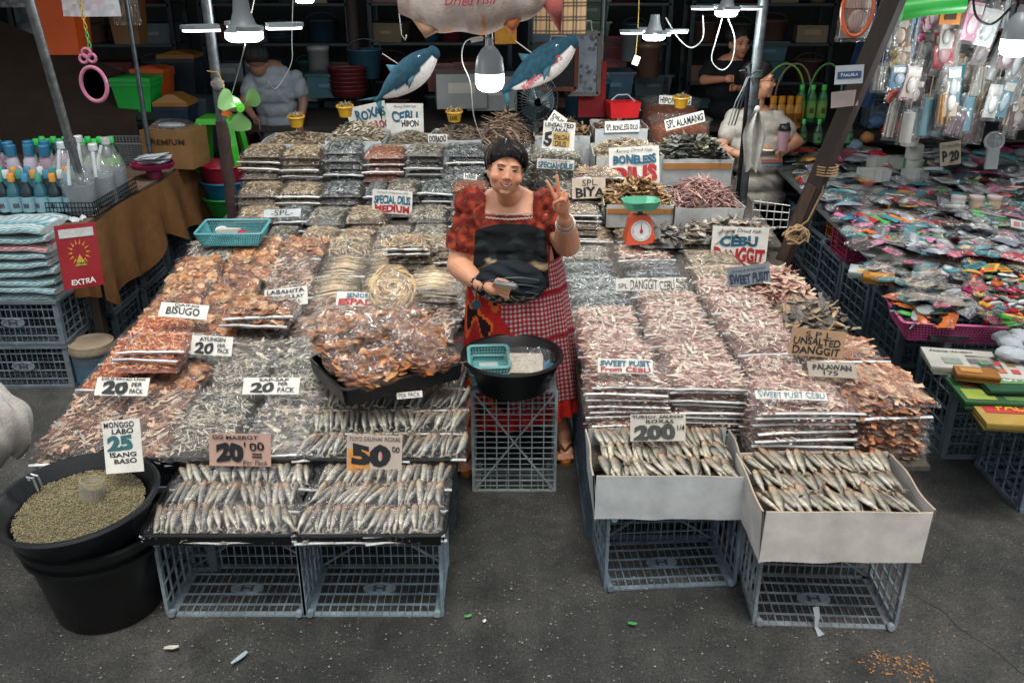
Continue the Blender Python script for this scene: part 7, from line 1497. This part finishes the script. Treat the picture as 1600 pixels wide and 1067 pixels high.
mb.grid(lambda u, v: ((u - .5) * (.02 + .13 * math.sin(min(1, v * 2.2) * 1.57) * (1 - .55 * max(0, v - .45) * 1.8)), .02 * math.sin(u * 13) - .05, -.36 * v - .03 * math.sin(u * 9) * v), 24, 14); mb.build('cloth', CLO, t, C('#a8a69e')); mb = MB(); mb.ell((0, -.05, .0), (.02, .02, .025), 8, 6); mb.build('knot', CLO, t, C('#a8a69e'))
p = aty(1168, 118, 5.75); t = thing('plastic_strips', 'grey plastic strips tied in a bow around the steel post', 'strips', p); mb = MB()
for i in range(9): a = U(0, 6.28); q = Vector((math.cos(a) * .08, -.05, math.sin(a) * .06)); mb.tube([(0, -.04, 0), q * .5 + Vector((0, -.03, .02)), q], .009, 4, flat=.3)
for i in range(3): mb.tube([(0, -.04, 0), (-.03 - .02 * i, -.05, -.15), (-.06 - .02 * i, -.04, -.30)], .009, 4, flat=.3)
mb.build('strip', PLA, t, C('#4c5254'))
# ================================================================= shop interior, lamps, plush fish
SH = {}
rnd = random.Random(3)
def shelf(label, x0, x1, Y, levels):
    t = thing('shelf_rack', label, 'shelf', ((x0 + x1) / 2, Y, 0)); w_ = x1 - x0
    for sx in (-1, 1):
        for sy in (-1, 1): mb = MB(); mb.box((sx * (w_ / 2 - .02), sy * .2, 1.3), (.04, .04, 2.6)); mb.build('post', MET, t, C('#2c3436'))
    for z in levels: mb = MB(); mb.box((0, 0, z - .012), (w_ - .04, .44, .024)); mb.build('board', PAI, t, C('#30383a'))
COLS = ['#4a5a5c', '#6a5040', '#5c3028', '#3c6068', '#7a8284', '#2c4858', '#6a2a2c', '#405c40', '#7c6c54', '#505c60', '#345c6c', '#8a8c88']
cn_ = ['grey green', 'brown', 'dark red', 'teal', 'pale grey', 'deep blue', 'maroon', 'olive', 'tan', 'slate', 'blue', 'off-white']
def tubmesh(kind):
    mb = MB(); mb.smooth = False
    if kind == 'storage_box': mb.box((0, 0, .09), (.26, .26, .18), taper=1.12); mb.box((0, 0, .185), (.32, .32, .02), col=(.75, .75, .75)); mb.box((0, -.148, .10), (.1, .01, .03), col=(1.6, 1.6, 1.6))
    elif kind == 'stacked_tubs':
        for i in range(6): mb.lathe([(.11, i * .028), (.135, i * .028 + .05), (.14, i * .028 + .052), (.12, i * .028 + .04), (.0, i * .028 + .03)], n=16)
    elif kind == 'pail': mb.lathe([(0, 0), (.10, 0), (.125, .2), (.135, .2), (.12, .19), (0, .05)], n=16); mb.tube([(.12 * math.cos(a), 0, .2 + .07 * math.sin(a)) for a in [i * math.pi / 8 for i in range(9)]], .004, 4)
    elif kind == 'canister': mb.lathe([(0, 0), (.07, 0), (.07, .16), (.074, .16), (.074, .19), (0, .195)], n=14)
    elif kind == 'carton': mb.box((0, 0, .1), (.3, .28, .2)); mb.box((0, -.142, .12), (.16, .004, .06), col=(1.7, 1.6, 1.4))
    return mb.mesh(kind, PLA, None if kind in ('storage_box', 'carton') else True)
KN = ['storage_box', 'stacked_tubs', 'pail', 'canister', 'carton']
for k in KN: SH[k] = tubmesh(k)
units = [(-4.6, -3.1, 8.9, 'at far left'), (-2.9, -1.5, 9.0, 'behind the bending man'), (-1.35, .0, 9.1, 'behind the left plush'), (.15, 1.5, 9.1, 'behind the bulb lamp'), (1.65, 3.0, 9.0, 'behind the pinwheel lamp'), (3.2, 5.2, 8.6, 'at far right')]
for x0, x1, Y, nm in units:
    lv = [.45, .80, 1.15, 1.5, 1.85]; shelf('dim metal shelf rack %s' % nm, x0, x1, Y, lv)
    for li, z in enumerate(lv[:]):
        x = x0 + .18; c = 0
        while x < x1 - .12:
            kd = rnd.choice(KN); ci = rnd.randrange(len(COLS)); s = rnd.uniform(.9, 1.25)
            for lay in range(1 if kd in ('pail', 'stacked_tubs', 'canister') else rnd.choice((1, 1, 2))):
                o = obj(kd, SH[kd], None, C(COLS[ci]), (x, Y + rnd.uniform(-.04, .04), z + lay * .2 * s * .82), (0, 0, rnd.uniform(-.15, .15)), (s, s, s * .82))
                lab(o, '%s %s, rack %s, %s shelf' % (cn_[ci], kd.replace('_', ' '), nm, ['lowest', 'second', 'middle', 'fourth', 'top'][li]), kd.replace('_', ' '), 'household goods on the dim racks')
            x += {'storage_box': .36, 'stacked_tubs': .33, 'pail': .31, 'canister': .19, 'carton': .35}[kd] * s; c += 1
# goods in front of the racks (visible silhouettes)
for i, (px, py, Y, kd, ci, s, lb) in enumerate(((515, 150, 7.9, 'storage_box', 3, 1, 'teal box behind the left plush tail'), (480, 155, 8.1, 'carton', 11, .9, 'pale carton right of the bending man'), (500, 118, 8.2, 'canister', 11, 1.3, 'white canister right of the bending man'), (545, 150, 7.8, 'stacked_tubs', 6, 1.2, 'red stacked tubs behind the left plush'), (572, 122, 8.1, 'pail', 10, 1.2, 'blue pail behind the left plush'),
    (720, 165, 7.6, 'carton', 11, 1.35, 'long pale foam carton behind the bulb lamp'), (770, 168, 7.65, 'carton', 11, 1.35, 'pale foam carton right of the bulb lamp'), (700, 140, 7.9, 'storage_box', 2, 1.2, 'dark red storage box left of the bulb'), (742, 138, 7.9, 'storage_box', 2, 1.2, 'dark red storage box behind the bulb'), (915, 188, 7.2, 'pail', 10, 1.5, 'blue pail beside the red basin'), (955, 150, 7.9, 'storage_box', 5, 1.1, 'blue box behind the red basin'), (1010, 120, 8.2, 'canister', 1, 1.5, 'brown jar behind the pinwheel lamp'), (985, 95, 8.3, 'canister', 4, 1.3, 'grey jar behind the pinwheel lamp'))):
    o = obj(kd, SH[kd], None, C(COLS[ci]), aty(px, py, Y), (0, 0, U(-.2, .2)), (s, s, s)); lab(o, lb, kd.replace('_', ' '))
t = thing('folding_table', 'dark low table inside the shop behind the rear stacks', 'table', (0, 7.7, 0)); mb = MB(); mb.box((0, 0, .98), (4.2, 1.0, .04)); mb.build('table_top', WOO, t, C('#2c2622'))
for sx in (-1, 1):
    for sy in (-1, 1): mb = MB(); mb.box((sx * 2.0, sy * .4, .48), (.05, .05, .96)); mb.build('leg', WOO, t, C('#2c2622'))
p = aty(972, 178, 6.75); t = thing('red_basin', 'bright red square basin standing on the rear fish box', 'basin', (p.x, 6.75, p.z - .02), (0, 0, R(8))); mb = MB(); mb.box((0, 0, .055), (.20, .16, .11), taper=1.15); mb.build('tub', PLA, t, C('#b81c20')); mb = MB(); mb.tube([(-.09, -.02, .12), (-.05, -.03, .16), (.03, -.02, .16), (.10, .0, .10), (.14, 0, .04)], .005, 5); mb.build('cable', PLA, t, C('#9aa4a6'))
for i, (px, py) in enumerate(((464, 198), (540, 182), (710, 190), (1063, 168))):
    p = aty(px, py, 6.45 if i < 3 else 6.55); t = thing('yellow_cup', 'small yellow cup of fish, %s' % ['standing in the far left foam box', 'behind the roxas board', 'marked hundred left of the bulb cord', 'sitting in the front shrimp sack'][i], 'cup', p, (R(4), 0, 0)); oval_tub(t, 'tub', .038, .05, .075, C('#b88c20'), wall=.003, n=20); mb = MB()
    for j in range(50): a = U(0, 6.28); r_ = .045 * math.sqrt(U(0, 1)); sliver(mb, (r_ * math.cos(a), r_ * math.sin(a), .075 + U(0, .02)), .05, .004, U(0, 6.28), U(-.6, .9), vary(C('#8a7a5c')[:3], .3))
    mb.build('fish', DRY, t, smooth=False)
    if i == 2: mb = MB(); write(mb, '100', -.025, .02, .025, .05, 'k', z=.05); mb.build('lettering', INK, t, smooth=False)
# lamps
def pin(label, px, py, Y, wpx, n=4, rz=.4, power=16):
    p = aty(px, py, Y); L = wpx / ppm(p) / 2; t = thing('led_lamp', label, 'lamp', p, (0, 0, rz)); k = L / .19
    mb = MB(); mb.lathe([(.0, .10 * k), (.024 * k, .098 * k), (.028 * k, .06 * k), (.04 * k, .025 * k), (.06 * k, .0)], n=24); mb.build('housing', PLA, t, C('#5f6668'))
    mb = MB(); mb.lathe([(.06 * k, .0), (.06 * k, -.02 * k), (.045 * k, -.03 * k), (0, -.032 * k)], n=24); mb.build('glow_disc', LIT, t)
    for i in range(n):
        a = i * 6.2832 / n; m = Matrix.Rotation(a, 4, 'Z'); mb = MB(); mb.M = m; pol = [(x * k, y * k) for x, y in ((.075, -.035), (.15, -.042), (.185, -.025), (.192, 0), (.185, .025), (.15, .042), (.075, .035))]
        mb.prism(pol, .012 * k, .024 * k); b_ = mb.build('wing', PLA, t, C('#70787a'), smooth=False); mb = MB(); mb.M = m; mb.prism([(x * .96 + .002, y * .85) for x, y in pol], .004 * k, .0118 * k); mb.build('glow_panel', LIT, b_, smooth=False)
    ld = bpy.data.lights.new('lamp_light', 'POINT'); ld.energy = power; ld.shadow_soft_size = .12; ld.color = (.92, .97, 1); lo = bpy.data.objects.new('lamp_light', ld); COL.objects.link(lo); lo.location = p - Vector((0, 0, .09)); return t
pin('lit four winged lamp hanging above the fan pole', 381, 50, 3.9, 186, power=14)
pin('lit winged lamp hanging above the boneless dilis board', 1022, 54, 5.9, 112, rz=.2, power=16)
pin('lit winged lamp at the top near the woman in black', 1135, 17, 5.6, 112, rz=.0, power=20)
pin('lit lamp cut by the top edge left of the big plush', 476, -2, 5.6, 90, rz=.5, power=20)
def bulb(label, px, py, Y, r, power=10):
    p = aty(px, py, Y); t = thing('bulb_lamp', label, 'lamp', p); mb = MB(); mb.lathe([(r * 1.0, -.4 * r), (r * .98, 0), (r * .9, .6 * r), (r * .55, 1.15 * r), (r * .28, 1.4 * r), (r * .25, 1.9 * r), (0, 1.95 * r)], n=24); mb.build('housing', PLA, t, C('#7c8284')); mb = MB(); mb.lathe([(r, -.4 * r), (r, -1.1 * r), (r * .85, -1.45 * r), (r * .5, -1.62 * r), (0, -1.66 * r)], n=24); mb.build('glow_bulb', LIT, t)
    mb = MB(); mb.tube([(0, 0, 1.9 * r), (0, 0, 2.7 * r)], .018, 8); mb.build('socket', PLA, t, C('#15181a'))
    ld = bpy.data.lights.new('lamp_light', 'POINT'); ld.energy = power; ld.shadow_soft_size = .08; ld.color = (.92, .97, 1); lo = bpy.data.objects.new('lamp_light', ld); COL.objects.link(lo); lo.location = p - Vector((0, 0, r * 2.4)); return t
bulb('big lit bulb hanging on a white cord behind the seller', 765, 105, 4.6, .072, 14)
bulb('big lit bulb at the top right corner among hanging packs', 1590, 52, 4.7, .07, 14)
def cord(label, pts, r=.003, col='#a8a8a0'):
    ps = [aty(*q) for q in pts]; mb = MB(); fine = []
    for i in range(len(ps) - 1):
        p0 = ps[max(0, i - 1)]; p1 = ps[i]; p2 = ps[i + 1]; p3 = ps[min(len(ps) - 1, i + 2)]
        for k in range(5): s = k / 5; fine.append(.5 * ((2 * p1) + (p2 - p0) * s + (2 * p0 - 5 * p1 + 4 * p2 - p3) * s * s + (3 * p1 - p0 - 3 * p2 + p3) * s ** 3))
    fine.append(ps[-1]); mb.tube(fine, r, 6); lab(mb.build('power_cord', PLA, None, C(col)), label, 'cord')
cord('white cord curving down from the bulb to the seller', [(757, 60, 4.6), (728, 65, 4.6), (722, 95, 4.7), (735, 130, 4.9), (740, 180, 5.2), (752, 215, 5.4), (762, 226, 5.5)])
cord('white cord from the four winged lamp down to the fan', [(383, 70, 4.0), (378, 90, 4.6), (370, 120, 5.2), (362, 148, 5.45)])
cord('white cord hanging along the top left of the shop', [(402, -20, 5.6), (392, 25, 5.6), (388, 60, 5.5)])
cord('thin white cord looping near the bending man', [(458, -10, 6.6), (456, 60, 6.6), (455, 100, 6.6), (432, 138, 6.6), (420, 128, 6.5)])
cord('black cord looping beside the pinwheel lamp', [(1040, 28, 5.9), (1060, 60, 5.9), (1080, 75, 5.9), (1098, 60, 5.8), (1098, 25, 5.8)], .004, '#8f8f8a')
cord('pale cord looping below the upper right lamp', [(1128, 30, 5.6), (1118, 65, 5.6), (1112, 95, 5.6), (1128, 110, 5.6), (1144, 95, 5.6), (1148, 60, 5.6), (1138, 30, 5.6)])
cord('thin yellow string hanging with a tag by the pinwheel lamp', [(999, -20, 6.3), (997, 40, 6.3), (993, 90, 6.3)], .003, '#a08c4c')
cord('black cable drooping at the top right corner', [(1520, -20, 4.8), (1525, 25, 4.8), (1550, 38, 4.8), (1580, 12, 4.7)], .006, '#15181a')
cord('white cable bending from the right of the big plush', [(788, -20, 4.9), (792, 20, 4.9), (800, 45, 4.9)], .004)
t = thing('switch_box', 'small white switch hanging beside the bulb socket', 'switch', aty(745, 62, 4.58), (0, R(-10), 0)); mb = MB(); mb.box((0, 0, 0), (.06, .02, .022)); mb.build('case', PLA, t, C('#b0b2ae'))
S_('price_sign', 'tiny white tag at the end of the yellow string', 994, 95, 10, 14, Y=6.28, tilt=0, roll=20)
# plush sharks
def shark(label, px, py, Y, Ls, ang, band=False):
    p = aty(px, py, Y); rot = (0, R(ang), R(-12)); Ls *= 1.08; t = thing('plush_shark', label, 'plush toy', p, rot, None, (Ls, Ls, Ls)); mb = MB()
    # body along +x (head) ; z up is the back
    N = 26; n = 20
    def sec(u):
        r = .5 * math.sin(math.pi * min(1, (u * .92 + .08))) ** .75; r = .37 * (max(0, math.sin(math.pi * (u ** 1.25) * .93 + .03)) ** .75) if u > 0 else .02
        return max(.02, r)
    def f(u, v):
        a = v * 6.2832; r = sec(u) * (1 if u > .25 else .55 + 1.8 * u); r = max(r, .045)
        if u > .985: r *= .75
        return (-1 + 1.95 * u - .0, r * .72 * math.sin(a), r * math.cos(a) + .16 * (1 - u) ** 2 - .06)
    def cf(u, v):
        a = v * 6.2832; belly = math.cos(a) < -.35 + .12 * math.sin(u * 9) and u > .12
        if belly: 
            return (.62, .58, .55)
        return vary((.012, .045, .066), .3) if u < .97 else (.5, .48, .46)
    mb.grid(f, N, 40, colfn=cf); mb.ell((.90, 0, -.06), (.14, .13, .17), 12, 8, col=(.012, .045, .066)); mb.build('body', CLO, t, (1.15, 1.15, 1.15))
    def fin(nm, base, tip, back, th=.05):
        mb = MB(); a, b, c = Vector(base), Vector(tip), Vector(back); nn = (b - a).cross(c - a).normalized() * th
        m_ = (a + b + c) / 3; vs = [a, b, c, m_ + nn, m_ - nn]; mb.add(vs, [(0, 1, 3), (1, 2, 3), (2, 0, 3), (1, 0, 4), (2, 1, 4), (0, 2, 4)], (.035, .10, .13)); mb.build(nm, CLO, t, (1.1, 1.1, 1.1), smooth=True)
    fin('tail_fin', (-.8, 0, .10), (-1.35, 0, .42), (-1.0, 0, .12)); fin('tail_fin', (-.8, 0, .06), (-1.22, 0, -.38), (-.98, 0, .1)); fin('dorsal_fin', (.15, 0, .2), (-.18, 0, .52), (-.25, 0, .18)); fin('side_fin', (.35, -.2, -.12), (-.02, -.42, -.32), (.05, -.2, -.1)); fin('side_fin', (.35, .2, -.12), (-.02, .42, -.32), (.05, .2, -.1))
    mb = MB(); mb.ell((.62, -.17, .08), (.035, .02, .035), 10, 8, col=(.8, .8, .8)); mb.ell((.63, -.185, .08), (.02, .012, .02), 8, 6, col=(.01, .01, .01)); mb.build('eye', PLA, t)
    if band:
        mb = MB(); write(mb, "AURING & ARLING'S", -.55, -.20, .55, -.06, 'r', z=.24, bold=.02); o = mb.build('lettering', INK, t, smooth=False)
    mb = MB(); mb.tube([(.1, 0, .2), (.1 + .25 * math.sin(R(ang)), 0, .75)], .012, 5); mb.build('string', RUB, t, C('#b0ada4'))
    return t
shark('blue plush shark with white belly hanging head up on the left', 634, 120, 5.6, .235, -42)
shark('blue plush shark with red lettering hanging on the right', 842, 105, 5.2, .235, -40, True)
t = thing('hanging_hook', 'metal hook and white string above the left plush shark', 'hook', aty(633, 55, 5.6)); mb = MB(); mb.tube([(-.03, 0, .12), (-.02, 0, .0), (.0, 0, -.03), (.01, 0, -.0)], .004, 5); mb.build('wire', MET, t, C('#9aa0a0'))
# big plush fish across the top
p = aty(738, 0, 4.4); t = thing('plush_fish', 'big cream plush fish pillow lettered dried fish across the top', 'plush toy', p, (R(-14), R(-2), 0)); mb = MB()
mb.grid(lambda u, v: (-.34 + .68 * u, -.12 * (max(0, math.sin(math.pi * min(1, u * .93 + .05)))) ** .6 * math.sin(v * 6.2832), .15 * (max(0, math.sin(math.pi * min(1, u * .93 + .05)))) ** .6 * math.cos(v * 6.2832) + .01 * math.sin(u * 19)), 40, 28,
    colfn=lambda u, v: vary(C('#8c7a70')[:3], .12) if u < .08 or noise.noise(Vector((u * 7, v * 6, 2))) > .36 else (vary(C('#b07a54')[:3], .1) if (math.cos(v * 6.28) < -.6 and .2 < u < .6 and noise.noise(Vector((u * 9, v * 9, 4))) > 0) else vary(C('#a69a90')[:3], .05)))
mb.build('body', CLO, t); mb = MB(); write(mb, 'Dried Fish', -.12, -.052, .11, -.005, C('#8c2028'), z=.137, bold=.015, shear=.3); write(mb, 'Auring', -.06, .02, .06, .06, C('#8c2028'), z=.137, bold=.01, shear=.3); mb.build('lettering', INK, t, smooth=False)
for nm, pts, c_ in (('tail_fin', ((.30, .0, .02), (.46, -.02, .10), (.42, -.02, -.02)), '#8a3c3c'), ('tail_fin', ((.30, .0, -.0), (.40, -.03, -.17), (.42, -.02, .02)), '#94504a'), ('belly_fin', ((-.28, -.02, -.08), (-.22, -.04, -.17), (-.12, -.02, -.12)), '#9a7a60'), ('belly_fin', ((.12, -.02, -.10), (.18, -.03, -.17), (.24, -.02, -.07)), '#a8623c')):
    mb = MB(); a, b, c = [Vector(q) for q in pts]; nn = Vector((0, .03, 0)); m_ = (a + b + c) / 3; mb.add([a, b, c, m_ + nn, m_ - nn], [(0, 1, 3), (1, 2, 3), (2, 0, 3), (1, 0, 4), (2, 1, 4), (0, 2, 4)]); mb.build(nm, CLO, t, C(c_), smooth=True)
# shopping bags and standing fan in the middle rear
p = aty(875, 12, 6.4); t = thing('plaid_bag', 'beige plaid paper bag hanging above the right plush shark', 'bag', p); mb = MB(); w_ = .36; h_ = .34
mb.grid(lambda u, v: ((u - .5) * w_, -.03 * math.sin(u * 3.14), (v - .5) * h_), 36, 34, colfn=lambda u, v: C('#2a2420')[:3] if (int(u * 36) % 9 in (0, 2) or int(v * 34) % 9 in (0, 2)) else (C('#8c6c4c')[:3] if int(u * 36) % 9 == 5 else C('#a08462')[:3]))
mb.grid(lambda u, v: ((.5 - u) * w_, .03, (v - .5) * h_), 4, 4, col=C('#a08462')[:3]); mb.build('bag', PAP, t)
for i, (px, py, w_, h_, c_, ci, lb) in enumerate(((872, 105, .26, .30, '#141618', '#8c5a48', 'dark framed tote with orange border behind the right plush'), (912, 100, .22, .42, '#5c646a', '#8f9698', 'grey patterned tote bag right of the right plush'), (925, 140, .2, .4, '#6a1c1c', '#5a1818', 'dark red tote bag behind the grey patterned tote'), (790, 35, .16, .3, '#a8762c', '#8a5c20', 'yellow ochre cloth hanging left of the plaid bag'))):
    p = aty(px, py, 6.7 + .08 * i); t = thing('tote_bag', lb, 'bag', p); mb = MB(); mb.box((0, 0, 0), (w_, .05, h_)); mb.build('front', CLO, t, C(c_)); mb = MB()
    if i < 2:
        for (a_, b_, c2, d_) in ((0, h_ / 2, w_, .03), (0, -h_ / 2, w_, .03), (w_ / 2, 0, .03, h_), (-w_ / 2, 0, .03, h_)): mb.box((a_, -.028, b_), (c2, .012, d_), col=vary(C(ci)[:3], .2))
        for q in range(30): mb.box((U(-.45, .45) * w_, -.03, U(-.45, .45) * h_ if i else -h_ / 2), (.02, .006, .02), (0, U(0, 1), 0), col=vary(C(ci)[:3], .3))
    mb.tube([(-w_ * .25, 0, h_ / 2), (-w_ * .2, 0, h_ * .7), (w_ * .2, 0, h_ * .7), (w_ * .25, 0, h_ / 2)], .006, 5); mb.build('trim_and_handle', CLO, t, C('#8a8078'))
p = aty(838, 158, 6.5); t = thing('standing_fan', 'round wire fan grille covered in plastic behind the right plush', 'fan', p, (0, 0, R(10))); mb = MB()
for i in range(44): a = i / 44 * 6.2832; mb.tube([(.03 * math.cos(a), -.07, .03 * math.sin(a)), (.12 * math.cos(a), -.05, .15 * math.sin(a)), (.155 * math.cos(a), 0, .185 * math.sin(a))], .0022, 4)
for r_ in (.06, .11, .155): mb.tube([(r_ * math.cos(a), -.07 * (1 - r_ / .16), r_ * 1.19 * math.sin(a)) for a in [j * 6.2832 / 28 for j in range(29)]], .0035, 5, cap=False)
mb.build('grille', MET, t, C('#4c5658')); mb = MB(); mb.tube([(0, .02, -.15), (0, .03, -.5)], .025, 8); mb.build('stand', PLA, t, C('#4c5658'))
for b_ in range(3):
    mb = MB(); mb.grid(lambda u, v: ((.03 + .1 * u) * math.cos(b_ * 2.09 + (v - .5) * 1.1), -.02 + .03 * v, (.03 + .1 * u) * math.sin(b_ * 2.09 + (v - .5) * 1.1)), 5, 5); mb.build('blade', PLA, t, C('#1a3640'))
# ---- look-alikes that share a label: tell them apart by their order from the left
bpy.context.view_layer.update()
for l_, os_ in list(LABS.items()):
    if 1 < len(os_) <= 26 and len(l_.split()) <= 12:
        for k_, o_ in enumerate(sorted(os_, key=lambda q: pix(q.matrix_world.translation)[0])):
            o_['label'] = l_ + ', %s from the left' % ORDX(k_)
    elif len(os_) > 1:
        for o_ in os_:
            if not o_.get('group'): o_['group'] = 'alike ' + str(o_.get('category', 'item')) + 's'
